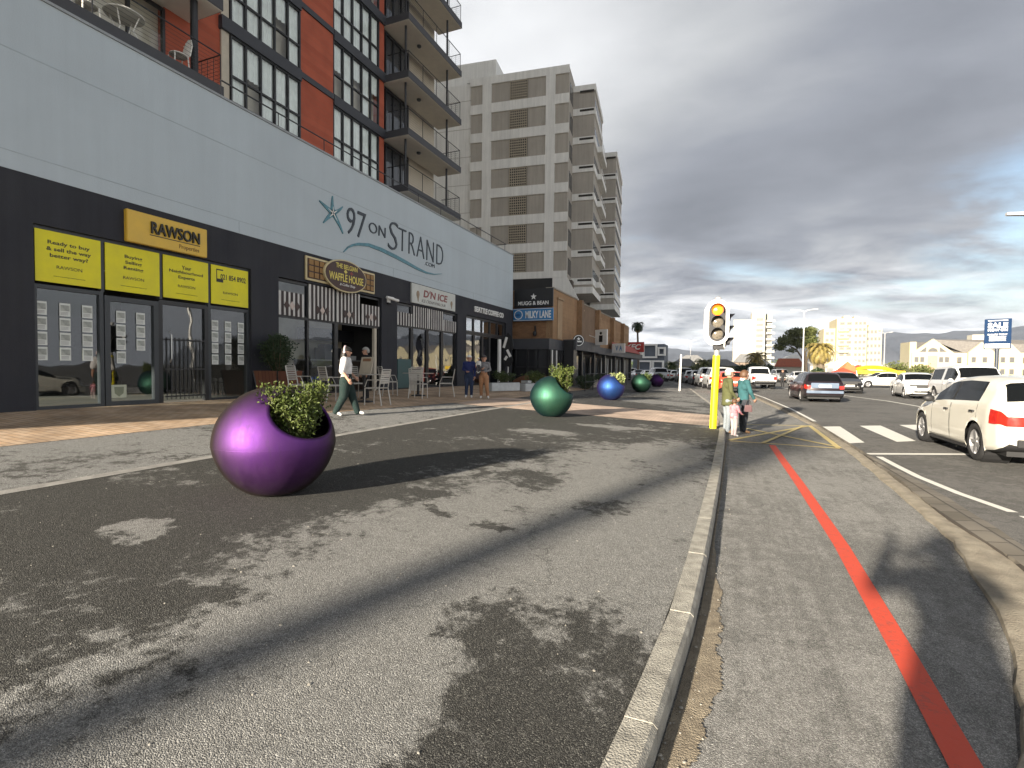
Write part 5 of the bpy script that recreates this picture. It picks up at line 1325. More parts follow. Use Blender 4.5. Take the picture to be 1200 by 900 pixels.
# ------------------------------------------------------------------ traffic signal
M_ty = mat('yellow_pole_paint', (.80,.68,.01), .45, var=.05); 
tl = empty('traffic_light', (-.235, 12.65, gz(-.235,12.65)), 0, 'yellow pole traffic signal with white rimmed head and amber light lit', 'traffic light')
lean = .05
b = MB(); b.tube([(0,0,0),(lean*.85,0,1.68)], .078, 16); b.build('pole', M_ty, tl, smooth=False)
b = MB(); b.tube([(lean*.85,0,1.68),(lean,0,2.95)], .060, 14); b.tube([(lean,0,2.93),(lean,0,2.99),(lean,0,3.02)], [.075,.07,.02], 14); b.build('upper_pole', mat('galvanised_pole', (.45,.45,.44), .4, metal=.5), tl)
def capsule_outline(w, h, n=12):
    r_ = w/2; c = h/2-r_
    return [(r_*math.cos(PI*i/n), c+r_*math.sin(PI*i/n)) for i in range(n+1)] + [(r_*math.cos(PI+PI*i/n), -c+r_*math.sin(PI+PI*i/n)) for i in range(n+1)]
def head(parent, M_, lit, w=.50, h=1.02, lens=.118):
    b = MB(); b.prism([M_ @ Vector((x,-.12,z)) for x, z in capsule_outline(w, h)], M_.to_3x3() @ Vector((0,.03,0))); o = b.build('backboard', M_white, parent)
    b = MB(); b.prism([M_ @ Vector((x,-.135,z)) for x, z in capsule_outline(w*.70, h*.84)], M_.to_3x3() @ Vector((0,.012,0))); b.build('backboard_face', M_black, o)
    b = MB(); b.box(-.15,.15,-.09,.12,-.42,.42, M_); b.build('housing', M_black, o)
    for i, z in enumerate((.27, 0, -.27)):
        m_ = mat('lit_amber_lens', (.6,.12,.01), .3, var=0, emit=(1.0,.17,.010), estr=1.1) if i == lit else mat('unlit_lens', (.16,.14,.11), .12, var=.3, vscale=20)
        b = MB(); b.lathe([(0,.03),(lens*.55,.024),(lens,.0)], 24, M_ @ Matrix.Translation((0,-.14,z)) @ Matrix.Rotation(PI/2,4,'X'), cap=False); q = b.build('lens', m_, o, smooth=True)
        b = MB(); K = 16; vs = []
        for k in range(K+1):
            a = -R(25) + (PI+2*R(25))*k/K
            d = .20*(.45+.55*max(0, math.sin(a)))
            for (rr_, yy) in ((lens*1.08, -.135), (lens*1.12, -.135-d)): vs.append(M_ @ Vector((rr_*math.cos(a), yy, z+rr_*math.sin(a))))
        b.add(vs, [(2*k,2*k+1,2*k+3,2*k+2) for k in range(K)]); b.build('hood', M_black, q)
    return o
head(tl, Matrix.Translation((lean*.7,-.08,2.42)) @ Matrix.Rotation(R(4),4,'Z'), 0)
head(tl, Matrix.Translation((lean*.7+.05,.03,2.24)) @ Matrix.Rotation(R(94),4,'Z'), -1, w=.44, h=.86, lens=.105)
head(tl, Matrix.Translation((lean*.7-.03,.16,2.42)) @ Matrix.Rotation(R(184),4,'Z'), -1)

# white marker pole, lamp posts
mp0 = empty('white_marker_pole', (-2.60, 33.4, gz(-2.6,33.4)), 0, 'slim white pole on the forecourt before the parked cars', 'pole')
b = MB(); b.tube([(0,0,0),(.05,0,2.2)], .055, 10); b.build('pole', M_white, mp0)
b = MB(); b.tube([(.05,0,2.2),(.05,0,2.26)], [.06,.03], 10); b.build('cap', M_white, mp0)
def lamp(x, y, h, label, arms=(-1,1), arm=1.4, rz_=0, thick=1.0, z=0):
    o = empty('lamp_post', (x, y, z), rz_, label, 'street lamp', 'tall street lamps')
    b = MB(); b.tube([(0,0,0),(0,0,h)], [.11*thick,.06*thick], 10); b.build('pole', mat('galvanised_pole', (.45,.45,.44), .4), o)
    for s in arms:
        b = MB(); b.tube([(0,0,h-.1),(s*arm*.5,0,h+.12),(s*arm,0,h+.16)], .04*thick, 6); q = b.build('arm', MATS['galvanised_pole'], o)
        b = MB(); b.prism([(s*arm,-.13,h+.10),(s*(arm+.7),-.09,h+.16),(s*(arm+.7),.09,h+.16),(s*arm,.13,h+.10)], (0,0,.10)); b.build('lamp_head', mat('lamp_head_grey', (.5,.5,.5), .4), q)
    return o
lamp(8.55, 70, 8.6, 'double armed street lamp in front of the umbrella tree', arm=.7, rz_=R(-5))
lamp(28.5, 120, 9.0, 'street lamp between the pale yellow flats and the gabled building', arm=.6, thick=1.4)
lamp(12.6, 25.0, 7.2, 'street lamp whose arm reaches in at the right edge', arms=(-1,), arm=2.3, thick=1.1)
lamp(-9.0, 150, 9.5, 'faint street lamp far down the street left of the date palm', arm=.8)

# sale billboard
sg = empty('sale_billboard', (17.15, 45.2, 0), R(-22), 'tall navy SALE board on a single post behind the cars', 'billboard')
b = MB(); b.tube([(0,0,0),(0,0,3.3)], .11, 10); b.build('post', mat('navy_post', (.03,.04,.06), .5), sg)
b = MB(); b.box(-.68,.68,-.12,.12,3.12,5.16); b.build('board', mat('navy_sign', (.010,.032,.085), .8, var=.05, spec=.15), sg, bevel=.02)
b = MB(); b.box(-.62,.62,-.135,-.121,3.17,3.46); b.build('bottom_strip', M_white, sg)
text('SALE', (0,-.121,4.72), 1.0, .36, FACE_NY, M_wl, sg, bold=.04, world_coords=False); text('NOW ON', (0,-.121,4.40), .98, .18, FACE_NY, M_wl, sg, bold=.03, world_coords=False)
text('ENQUIRE TODAY', (0,-.121,4.08), .98, .13, FACE_NY, M_wl, sg, bold=.02, world_coords=False)
b = MB()
for z in (3.90,3.78,3.66): b.box(-.42,.42,-.13,-.121,z,z+.05)
b.box(-.5,.5,-.13,-.121,5.02,5.07); b.build('small_print_line', M_wl, sg)

# yellow and red market tents
M_tent = mat('yellow_tent_cloth', (.75,.50,.01), .7, var=.06); M_tr = mat('red_tent_cloth', (.55,.07,.035), .7, var=.08)
yt = empty('yellow_tent', (17.4, 75, 0), R(-10), 'bright yellow domed market tent behind the white sedan', 'tent')
b = MB(); n = 12; vs = []
for i in range(n+1):
    u = i/n; x = -2.4+4.8*u
    for j in range(n+1):
        v = j/n; y = -1.8+3.6*v; vs.append((x, y, 1.35+1.15*(math.sin(PI*min(1,max(0,u*.8+.22)))**.6)*(math.sin(PI*(.12+.76*v))**.5)*(1 if u < .97 else .8)-.25))
b.add(vs, [(i*(n+1)+j, (i+1)*(n+1)+j, (i+1)*(n+1)+j+1, i*(n+1)+j+1) for i in range(n) for j in range(n)]); b.box(-2.35,2.35,-1.75,-1.7,1.2,1.6); b.build('canopy', M_tent, yt)
b = MB()
for x in (-2.3,2.3):
    for y in (-1.7,1.7): b.tube([(x,y,0),(x,y,1.6)], .04, 6)
b.build('pole', M_white, yt)
def rtent(x, y, w, h0, h1, lab, m=M_tr):
    o = empty('red_tent', (x, y, 0), .3, lab, 'tent', 'red market tents')
    b = MB(); b.add([(-w,-w,h0),(w,-w,h0),(w,w,h0),(-w,w,h0),(0,0,h1)], [(0,1,4),(1,2,4),(2,3,4),(3,0,4)]); b.box(-w,w,-w-.02,-w,h0-.35,h0); b.box(-w-.02,-w,-w,w,h0-.35,h0); b.build('canopy', m, o)
    b = MB(); [b.tube([(s*w*.95,t_*w*.95,0),(s*w*.95,t_*w*.95,h0)], .04, 6) for s in (-1,1) for t_ in (-1,1)]; b.build('pole', M_white, o); return o
rtent(12.3, 68, .9, 1.35, 1.9, 'orange red tent just right of the big palm')
rtent(14.6, 78, .8, 1.8, 2.8, 'tallest red tent, pointed, in front of the yellow flats', mat('orange_tent_cloth', (.60,.17,.07), .7))
rtent(16.2, 80, .9, 1.6, 2.4, 'red tent touching the yellow tent')

# ------------------------------------------------------------------ trees
M_bark = mat('grey_brown_bark', (.14,.11,.08), .95, var=.3, vscale=8, bump=.6, bscale=20); M_fr = leaf_mat('palm_frond', (.08,.10,.03), (.19,.19,.07)); M_dry = leaf_mat('dry_frond', (.22,.15,.07), (.30,.22,.10))
def palm(x, y, h, crown, label, seed, nf=46, trunk=.2, z=0, droop=1.0, m=M_fr, skirt=True):
    rn = random.Random(seed); o = empty('palm_tree', (x, y, z), 0, label, 'palm tree', 'palm trees along the street')
    b = MB(); P = [(.1*math.sin(i*.7)*h/8, 0, h*i/7) for i in range(8)]; b.tube(P, [trunk*(1.25-.35*i/7) for i in range(8)], 10); b.build('trunk', M_bark, o)
    b = MB(); bd = MB()
    for k in range(nf):
        a = 2.399*k; el = R(80 - 120*(k/nf)**1.1); L_ = crown*rn.uniform(.85,1.1); dirh = Vector((math.cos(a), math.sin(a), 0)); S = 9; pts = []; p = Vector((P[-1][0],0,h)); e_ = el
        for i in range(S+1):
            pts.append(p.copy()); p = p + (dirh*math.cos(e_) + Vector((0,0,1))*math.sin(e_))*L_/S; e_ -= R(9)*droop*(1+i*.22)
        bb = bd if (skirt and k > nf*.84) else b
        side = Vector((-dirh.y, dirh.x, 0))
        for i in range(S):
            for u in (0, .5):
                q = pts[i].lerp(pts[i+1], u); t_ = (pts[i+1]-pts[i]).normalized(); w = crown*.20*math.sin(PI*min(1,(i+u+.9)/(S+1)))**.7
                for s in (-1,1):
                    d = (side*s*.85 + t_*.65 + Vector((0,0,-.28))).normalized()
                    wd = t_*w*.17; bb.add([q-wd, q+wd, q+d*w], [(0,1,2)])
        bb.tube(pts, [.02*crown/1.5*(1-.8*i/S) for i in range(S+1)], 3, False)
    b.build('crown', m, o)
    if skirt: bd.build('dry_fronds', M_dry, o)
    return o
palm(11.1, 75, 4.0, 2.5, 'big date palm with brownish crown beside the umbrella tree', 3, 80, .42, droop=1.15, m=leaf_mat('golden_frond', (.17,.14,.035), (.34,.26,.09)))
palm(5.55, 110, 3.7, 3.0, 'palm in front of the plain white flats', 4, 60, .4, m=leaf_mat('golden_frond', (.17,.14,.035), (.34,.26,.09)))
palm(-14.0, 90, 8.9, 1.75, 'tall slim palm above the end of the shopping row', 5, 56, .17, droop=1.3, m=M_lf_dark)
palm(-2.7, 75, 1.9, 2.3, 'short date palm behind the parked cars left of the signal', 6, 60, .35)
palm(-15.0, 85, 4.6, 1.9, 'short palm in front of the white framed building', 7, 46, .25)
palm(-8.2, 88, 2.0, 1.9, 'low dark palm between the white pole and the white framed building', 8, 50, .3, m=M_lf_mid)
palm(-5.9, -12.5, 6.9, 1.6, 'palm behind the camera whose shadow crosses the forecourt', 9, 40, .19)
def clump_tree(name, x, y, blobs, trunk, label, seed, m, n=2600, ll=.5, cat='tree', group=None, z=0):
    rn = random.Random(seed); o = empty(name, (x, y, z), 0, label, cat, group)
    b = MB()
    for P, R_ in trunk: b.tube(P, R_, 7)
    b.build('trunk', M_bark, o)
    b = MB(); vol = [q[3]*q[4]*q[5] for q in blobs]; tot = sum(vol)
    for q, v in zip(blobs, vol):
        for i in range(int(n*v/tot)):
            d = rdir(rn); r_ = rn.random()**.33; r_ = r_*(.80+.20*math.sin(d.x*7+q[0]*3)*math.cos(d.y*6+d.z*5))
            p = Vector((q[0]+d.x*q[3]*r_, q[1]+d.y*q[4]*r_, q[2]+d.z*q[5]*r_)); leaf(b, p, rdir(rn, .2), rdir(rn), ll*rn.uniform(.5,1.3), ll*.6)
    b.build('crown', m, o); return o
M_umb = leaf_mat('olive_leaf', (.05,.07,.018), (.15,.16,.045))
clump_tree('umbrella_tree', 11.9, 110, [(0.6,0,8.6,2.6,2.4,1.1),(-1.2,0,7.2,2.2,2.2,1.1),(2.6,0,8.7,1.6,2,1.1),(-2.4,.3,6.0,1.3,1.6,.8),(1.5,0,6.7,2.4,2,1.2),(2.7,0,7.2,1.5,1.6,1.6),(-.5,0,5.3,1.0,1.2,.5)],
           [([(2.2,0,0),(2.0,0,3),(1.6,0,6)], [.35,.28,.15]), ([(2.0,0,3),(.4,0,5.5),(-1.4,0,6.6)], [.2,.14,.06]), ([(2.0,0,3),(2.9,0,6),(3,0,8)], [.2,.12,.05])], 'windswept umbrella shaped tree behind the street lamp', 51, M_umb, 6500, .42)
for i, (x, y, w, h, lab) in enumerate([(4.4,100,1.9,3.0,'dark rounded tree at the foot of the white flats, left half'), (6.9,101,1.5,2.6,'dark rounded tree right of the palm by the white flats'), (2.6,99,1.3,2.5,'dark rounded tree just right of the signal pole'), (10.4,72,.75,1.9,'small dark bush under the big date palm'), (-4.4,95,1.8,2.6,'bushy green tree left of the short date palm'), (.3,96,1.6,2.2,'dark green tree behind the short date palm')]):
    clump_tree('round_tree', x, y, [(0,0,h*.62,w,w,h*.38),(w*.5,0,h*.5,w*.6,w*.7,h*.3),(-w*.5,.2,h*.52,w*.6,w*.7,h*.32)], [([(0,0,0),(0,0,h*.5)], [.16,.1])], lab, 60+i, M_lf_dark if i < 4 else M_lf_mid, 1300, .36, group='rounded trees behind the traffic')
for i, (x, y, w, h) in enumerate([(30.0,118,2.6,3.6), (34.4,120,2.4,3.2), (21.5,110,2.2,2.8)]):
    clump_tree('round_tree', x, y, [(0,0,h*.6,w,w,h*.4),(w*.5,0,h*.45,w*.7,w*.7,h*.3)], [([(0,0,0),(0,0,h*.5)], [.16,.1])], ['olive tree mass at the left end of the gabled building', 'dark tree mass by the gabled building roofline', 'low tree in front of the pale yellow flats'][i], 70+i, M_umb, 1000, .4, group='rounded trees behind the traffic')
rn = random.Random(8); b = MB()
for i in range(9000):
    x = rn.uniform(-160, 420); y = 480 + rn.uniform(-25, 25) ; h = 5.5+3*math.sin(x*.05)+2*math.sin(x*.013+1)
    leaf(b, (x, y, rn.uniform(-1, max(1,h))), rdir(rn, .3), rdir(rn), rn.uniform(1.5,4), rn.uniform(1.2,2.6))
tag(b.build('far_wooded_belt', M_lf_mid), 'low green belt of distant trees at the foot of the mountains', 'trees', kind='stuff')
rn = random.Random(18)
fh = [(-60,420),(-40,430),(-20,410),(-52,380),(10,440),(28,400),(60,420),(95,430),(130,420),(160,440),(190,430),(-8,460)]
for i, (x, y) in enumerate(fh):
    w = rn.uniform(6,14); h = rn.uniform(4,8); o = empty('far_house', (x, y, -1), rn.uniform(-.3,.3)); o['category'] = 'building'; o['group'] = 'tiny pale houses at the foot of the mountains'; o['label'] = 'tiny pale distant house at the foot of the mountains'
    b = MB(); b.box(-w,w,0,8,0,h); b.build('wall', M_warmwhite, o); b = MB(); b.prism([(-w-.3,-.3,h),(w+.3,-.3,h),(w*.5,3,h+3),(-w*.5,3,h+3)], (0,2,0)); b.build('roof', MATS['distant_grey_roof'], o)

# ------------------------------------------------------------------ cars
M_tyre = mat('tyre_rubber', (.018,.018,.019), .85, var=.15, vscale=10); M_rim = mat('alloy_rim', (.55,.55,.56), .3, metal=.8, var=.1)
M_cg = mat('dark_car_glass', (.006,.007,.008), .06, var=0, spec=.12); M_trim = mat('black_plastic_trim', (.02,.02,.021), .55, var=.1)
M_tail = mat('red_tail_lamp', (.50,.02,.012), .18, var=.15, vscale=14, coat=.6); M_headl = mat('clear_head_lamp', (.6,.62,.63), .12, var=.15, vscale=14, coat=.5); M_plate = mat('number_plate', (.68,.68,.62), .4, var=.05)
def carpaint(name, c, metal=.15): return mat(name, c, .32, metal=metal, var=.03, vscale=1.5, coat=.8)
def lerp(T, t):
    for (a, b_), (c, d) in zip(T, T[1:]):
        if t <= c:
            u = (t-a)/(c-a) if c > a else 0; u = max(0, min(1, u)); return b_+(d-b_)*u
    return T[-1][1]
def smooth_lerp(T, t, w=.018): return sum(lerp(T, t+w*k/3) for k in (-3,-2,-1,0,1,2,3))/7
SPEC = {
 # rear(t=0) -> front(t=1)
 'hatch': dict(L=3.97, hw=.84, belt=[(0,.90),(.1,.95),(.25,.93),(.7,.87),(.8,.83),(1,.58)], top=[(0,.80),(.006,.92),(.02,.98),(.035,1.00),(.085,1.28),(.12,1.345),(.20,1.385),(.36,1.405),(.50,1.37),(.56,1.33),(.73,.97),(.80,.90),(.93,.77),(.985,.64),(1,.50)],
   bot=.19, win=[(.195,.445),(.465,.675)], ws=(.545,.72), rw=(.038,.098), wheels=(.205,.828), R=.31, cowl=.73, rtop=.035),
 'wagon': dict(L=4.4, hw=.85, belt=[(0,.88),(.1,.90),(.7,.86),(.8,.82),(1,.58)], top=[(0,.80),(.012,.92),(.03,.95),(.085,1.34),(.14,1.40),(.35,1.42),(.52,1.38),(.70,.98),(.78,.90),(.94,.76),(.985,.64),(1,.50)],
   bot=.19, win=[(.09,.24),(.26,.44),(.455,.64)], ws=(.54,.69), rw=(.034,.082), wheels=(.21,.80), R=.30, cowl=.70, rtop=.03),
 'sedan': dict(L=4.5, hw=.86, belt=[(0,.90),(.2,.92),(.7,.88),(.8,.84),(1,.60)], top=[(0,.80),(.02,.97),(.15,1.02),(.19,1.04),(.30,1.36),(.38,1.42),(.48,1.43),(.57,1.38),(.72,1.00),(.80,.92),(.93,.78),(.985,.64),(1,.5)],
   bot=.19, win=[(.27,.30),(.315,.46),(.475,.66)], ws=(.585,.71), rw=(.20,.295), wheels=(.20,.82), R=.31, cowl=.72, rtop=.19),
 'suv': dict(L=4.5, hw=.90, belt=[(0,1.02),(.1,1.05),(.7,1.02),(.8,.98),(1,.72)], top=[(0,.95),(.012,1.08),(.03,1.12),(.07,1.55),(.13,1.66),(.35,1.69),(.53,1.65),(.70,1.14),(.78,1.08),(.95,.95),(.985,.8),(1,.6)],
   bot=.27, win=[(.09,.24),(.26,.44),(.455,.64)], ws=(.545,.69), rw=(.032,.085), wheels=(.20,.81), R=.36, cowl=.70, rtop=.03),
 'pickup': dict(L=5.2, hw=.92, belt=[(0,1.02),(.4,1.04),(.7,1.06),(.8,1.04),(1,.80)], top=[(0,1.0),(.01,1.08),(.38,1.09),(.385,1.09),(.41,1.60),(.43,1.74),(.52,1.78),(.62,1.75),(.75,1.20),(.80,1.14),(.95,1.06),(.985,.95),(1,.7)],
   bot=.36, win=[(.44,.545),(.56,.70)], ws=(.64,.74), rw=(.388,.415), wheels=(.22,.82), R=.38, cowl=.75, rtop=.385),
 'canopy_pickup': dict(L=5.2, hw=.92, belt=[(0,1.02),(.4,1.04),(.7,1.06),(.8,1.04),(1,.80)], top=[(0,1.0),(.01,1.08),(.02,1.10),(.05,1.66),(.08,1.72),(.40,1.76),(.52,1.80),(.62,1.76),(.75,1.20),(.80,1.14),(.95,1.06),(.985,.95),(1,.7)],
   bot=.36, win=[(.09,.38),(.44,.545),(.56,.70)], ws=(.64,.74), rw=(.022,.048), wheels=(.22,.82), R=.38, cowl=.75, rtop=.02)}
def car_meshes(kind, paint, rear_paint=None, detail=True):
    S = SPEC[kind]; L_, hw, bot, R_ = S['L'], S['hw'], S['bot'], S['R']
    def station(t):
        w = hw*lerp([(0,.86),(.012,.925),(.03,.955),(.10,.995),(.5,1),(.86,.985),(.94,.94),(.975,.87),(1,.72)], t)
        zb = lerp([(0,bot+.16),(.012,bot+.10),(.05,bot+.04),(.12,bot),(.88,bot),(.96,bot+.02),(1,bot+.10)], t)
        zt = smooth_lerp(S['top'], t, .010); be = min(smooth_lerp(S['belt'], t), zt-.03)
        dz = zt-be; k = min(1, max(0, (dz-.06)/.35)); wr = w*(.90-.15*k)
        q = [(0,zb), (.80*w,zb), (.955*w,zb+.03), (.985*w,zb+.10)]
        for u, ww in ((.25,1.0),(.4,1.003),(.55,1.0),(.7,.998),(.85,.99)): q.append((ww*w, zb+.10+(be-zb-.10)*u))
        q += [(.965*w, be), (w*.965+(wr-w*.965)*.10, be+dz*.10), (w*.965+(wr-w*.965)*.5, be+dz*.48), (w*.965+(wr-w*.965)*.84, be+dz*.82), (wr*.955, zt-.045*(.3+.7*k)), (wr*.86, zt-.012), (wr*.45, zt+.008), (0, zt+.012)]
        return q
    ts = set([i/72 for i in range(73)] + [.006,.012,.02,.03,.04,.985,.992])
    for a, c in S['win']: ts |= {a, c}
    ts |= {S['ws'][0], S['ws'][1], S['rw'][0], S['rw'][1]}
    ts = sorted(ts); out = [ts[0]]
    for t in ts[1:]:
        if t-out[-1] > .003: out.append(t)
    ts = out; ring = [station(t) for t in ts]; K = len(ring[0]); full = []
    for t, q in zip(ts, ring):
        y = (t-.5)*L_
        full.append([Vector((x, y, z)) for x, z in q] + [Vector((-x, y, z)) for x, z in q[-2:0:-1]])
    F = len(full[0]); wc = [((t-.5)*L_, R_) for t in S['wheels']]; AR = R_*1.14
    # snap to wheel arches
    for row in full:
        for v in row:
            if abs(v.x) > hw*.70:
                for wy, wz in wc:
                    d = Vector((v.y-wy, v.z-wz)); r_ = d.length
                    if AR*.62 < r_ < AR*1.0 and v.z < wz+AR*1.05 and r_ > 1e-4:
                        d *= AR/r_; v.y = wy+d.x; v.z = max(wz+d.y, bot*.9)
    body = MB(); gl = {}; wsb = MB(); rwb = MB()
    body.v = [tuple(v) for row in full for v in row]
    def seg(j):  # mirrored segment index
        return j if j < K-1 else 2*(K-1)-1-j
    def take(mb, ids):
        mb.add([body.v[i] for i in ids], [(0,1,2,3)])
    for i in range(len(ts)-1):
        tm = (ts[i]+ts[i+1])/2
        for j in range(F):
            j2 = (j+1) % F; ids = (i*F+j, (i+1)*F+j, (i+1)*F+j2, i*F+j2); s = seg(j); c = sum((Vector(body.v[k]) for k in ids), Vector())/4
            if abs(c.x) > hw*.62 and s <= 8 and any((c.y-wy)**2+(c.z-wz)**2 < (AR*.97)**2 for wy, wz in wc): continue
            wi = [q_ for q_, (a, d) in enumerate(S['win']) if a <= tm <= d]
            if s in (10, 11) and wi:
                take(gl.setdefault((wi[0], c.x > 0), MB()), ids); continue
            if s in (10, 11) and kind != 'pickup' and S['win'][-2][1] <= tm <= S['win'][-1][0]: body.f.append(ids); body.m.append(1); continue
            if s in (12,13,14,15) and s >= 13 and S['ws'][0] <= tm <= S['ws'][1]: take(wsb, ids); continue
            if s >= 13 and S['rw'][0] <= tm <= S['rw'][1]: take(rwb, ids); continue
            body.f.append(ids); body.m.append(1 if (s <= 2 and kind in ('suv','pickup','canopy_pickup')) or s <= 1 else (0))
    n0 = len(ts)-1
    body.f += [tuple(range(F)), tuple(n0*F+j for j in range(F-1, -1, -1))]; body.m += [0, 0]
    def surf(t, zf, side=1, off=.0):
        q = station(t); be = q[9][1]; zb = q[0][1]; z = zb + (be-zb)*zf
        for (x0, z0), (x1, z1) in zip(q[2:], q[3:]):
            if z0 <= z <= z1: return Vector((side*((x0+(x1-x0)*(z-z0)/max(1e-6, z1-z0))+off), (t-.5)*L_, z))
        return Vector((side*(q[9][0]+off), (t-.5)*L_, z))
    return S, body, gl, wsb, rwb, surf, wc, station
def make_car(kind, paint, label, cat='car', loc=(0,0), rz=0, group=None, rear_trim=None, rear_glassy=True, plate=True, name='parked_car', head_on=False):
    S, body, gl, wsb, rwb, surf, wc, station = car_meshes(kind, paint); L_, hw = S['L'], S['hw']
    o = empty(name, (loc[0], loc[1], .005), rz, label, cat, group)
    b0 = body.build('body', [paint, M_trim], o, smooth=True)
    for mb, nm in [(q_, 'side_window') for q_ in gl.values()] + [(wsb, 'windscreen'), (rwb, 'rear_window')]:
        if mb.f:
            mb.v = [tuple(Vector(v)) for v in mb.v]; q = mb.build(nm, M_cg, o, smooth=True)
    b = MB(); b.box(-hw*.78, hw*.78, -L_*.46, L_*.46, S['bot']-.02, S['belt'][1][1]-.15); b.box(-hw*.95,hw*.95,-L_*.2,L_*.22,S['bot']-.03,S['bot']+.1); b.build('underbody', M_trim, o)
    # rear face: lamps, plate, bumper
    rp = -L_/2
    zl = S['belt'][0][1]
    for s in (-1, 1):
        b = MB(); n = 8; vs = []
        T0, T1 = (.001, .075 if kind == 'hatch' else .035); Z0, Z1 = ((.62,.93) if kind not in ('pickup','canopy_pickup') else (.45,.97))
        for i in range(n+1):
            t = T0+(T1-T0)*i/n
            for zf in (Z0, (Z0+Z1)/2, Z1): vs.append(surf(t, zf, s, .012))
        # wrap on to the rear face
        for zf in (Z0, (Z0+Z1)/2, Z1):
            v = surf(T0, zf, s, 0); vs.append(Vector((v.x*1.0, rp-.014, v.z)))
        for zf in (Z0, (Z0+Z1)/2, Z1):
            v = surf(T0, zf, s, 0); vs.append(Vector((v.x*(.66 if kind == 'hatch' else .8), rp-.014, v.z)))
        fs = [(3*i+k, 3*i+k+1, 3*i+k+4, 3*i+k+3) for i in range(n) for k in (0,1)]
        fs += [(3*(n+1)+k, 3*(n+1)+k+1, k+1, k) for k in (0,1)] + [(3*(n+2)+k, 3*(n+2)+k+1, 3*(n+1)+k+1, 3*(n+1)+k) for k in (0,1)]
        b.add(vs, fs); b.build('tail_lamp', M_tail, o, smooth=True)
        b = MB(); vs = []
        for i in range(n+1):
            t = .945+.047*i/n
            for zf in (.62, .93): vs.append(surf(t, zf, s, .012))
        v0, v1 = surf(.992,.62,s,0), surf(.992,.93,s,0)
        vs += [Vector((v0.x*.62, L_/2+.012, v0.z)), Vector((v1.x*.62, L_/2-.0, v1.z))]
        b.add(vs, [(2*i,2*i+1,2*i+3,2*i+2) for i in range(n+1)]); b.build('head_lamp', M_headl, o, smooth=True)
        # mirror, handles, door seams
        tm = S['win'][-1][1]-.01; v = surf(tm, 1.0, s); b = MB(); b.ball((v.x+s*.10, v.y, v.z+.06), (.10,.055,.07), 10); b.tube([v, (v.x+s*.06, v.y, v.z+.04)], .02, 6); b.build('mirror', paint if kind != 'hatch' else M_trim, o, smooth=True)
        doors = [w for w in S['win'] if w[1]-w[0] > .08][-2:]
        for a, c in doors:
            if kind == 'canopy_pickup' and a < .2: continue
            v = surf(a+.03, .84, s, .012); b = MB(); b.box(-.014,.014,-.075,.075,-.014,.014, Matrix.Translation(v)); b.build('handle', M_trim if kind == 'hatch' else paint, o)
            b = MB(); 
            for tt in (a-.006, c+.006):
                P = [surf(tt, z, s, .0015) for z in (.12,.3,.5,.7,.9,1.0)]
                if any((P[0].y-wy)**2 + (P[0].z-wz)**2 < (S['R']*1.3)**2 for wy, wz in wc): P = P[3:]
                b.tube(P, .003, 4, False)
            each(b, 'door_seam', M_trim, o)
    b = MB(); z0 = station(.0)[0][1]
    bm_ = rear_trim or M_trim
    if rear_trim: b.box(-hw*.66,hw*.66,rp-.022,rp+.02,z0+.32,z0+.56)
    if rear_trim: b.box(-hw*.88,hw*.88,rp-.05,rp+.04,z0+.08,z0+.20)
    else: b.box(-hw*.72,hw*.72,rp-.02,rp+.03,z0-.02,z0+.10)
    b.build('rear_bumper_trim', bm_, o, bevel=.012)
    if kind in ('pickup', 'canopy_pickup'):
        b = MB(); b.box(-hw*.8,hw*.8,rp-.10,rp+.05,.50,.64); b.build('rear_step', M_trim, o, bevel=.02)
    if plate:
        b = MB(); b.box(-.25,.25,rp-.045,rp-.028,z0+(.36 if rear_trim else .30),z0+(.47 if rear_trim else .41)); b.box(-.25,.25,L_/2+.02,L_/2+.035,z0+.12,z0+.23); b.build('number_plate', M_plate, o)
    b = MB(); b.box(-hw*.50,hw*.50,L_/2-.02,L_/2+.02,z0+.26,z0+.40); b.box(-hw*.62,hw*.62,L_/2-.02,L_/2+.025,z0+.0,z0+.10); b.build('grille', M_trim, o)
    # wheels
    R_ = S['R']; W_ = .20 if R_ < .34 else .24
    for wy, wz in wc:
        for s in (-1, 1):
            b = MB(); M_ = Matrix.Translation((s*(hw-.12), wy, R_)) @ Matrix.Rotation(s*PI/2, 4, 'Y')
            rr_ = R_*.66
            b.lathe([(rr_*1.0, W_/2-.01),(rr_*.95, W_/2-.03),(rr_*.93,-.02),(rr_*.3,.0),(.0,.0)], 24, M_, cap=False)
            b.lathe([(0,W_/2-.02),(rr_*.22,W_/2-.02),(rr_*.24,.02)], 16, M_, cap=False)
            for k in range(5):
                a = 2*PI*k/5+.3; Mk = M_ @ Matrix.Rotation(a, 4, 'Z')
                b.box(rr_*.15, rr_*.97, -rr_*.13, rr_*.13, W_/2-.05, W_/2-.022, Mk)
            wheel = b.build('wheel', M_rim, o)
            b = MB(); b.lathe([(rr_,-W_/2),(R_*.93,-W_/2),(R_,-W_*.36),(R_,W_*.36),(R_*.93,W_/2),(rr_*1.02,W_/2),(rr_*.98,W_/2-.02)], 32, M_, cap=False); b.build('tyre', M_tyre, wheel, smooth=True)
            b = MB(); b.lathe([(S['R']*1.13,-.28),(S['R']*1.13,.07)], 24, M_, cap=False); b.lathe([(0,-.28),(S['R']*1.13,-.28)], 24, M_, cap=False); b.build('wheel_well', M_trim, o)
    return o
M_wh = carpaint('white_car_paint', (.72,.70,.62), .0); M_bw = carpaint('bright_white_car_paint', (.78,.78,.77), .0)
G1 = 'moving cars on the road'
make_car('hatch', M_wh, 'cream white five door hatchback nearest the camera on the right', loc=(4.66, 11.95), rz=0, name='car')
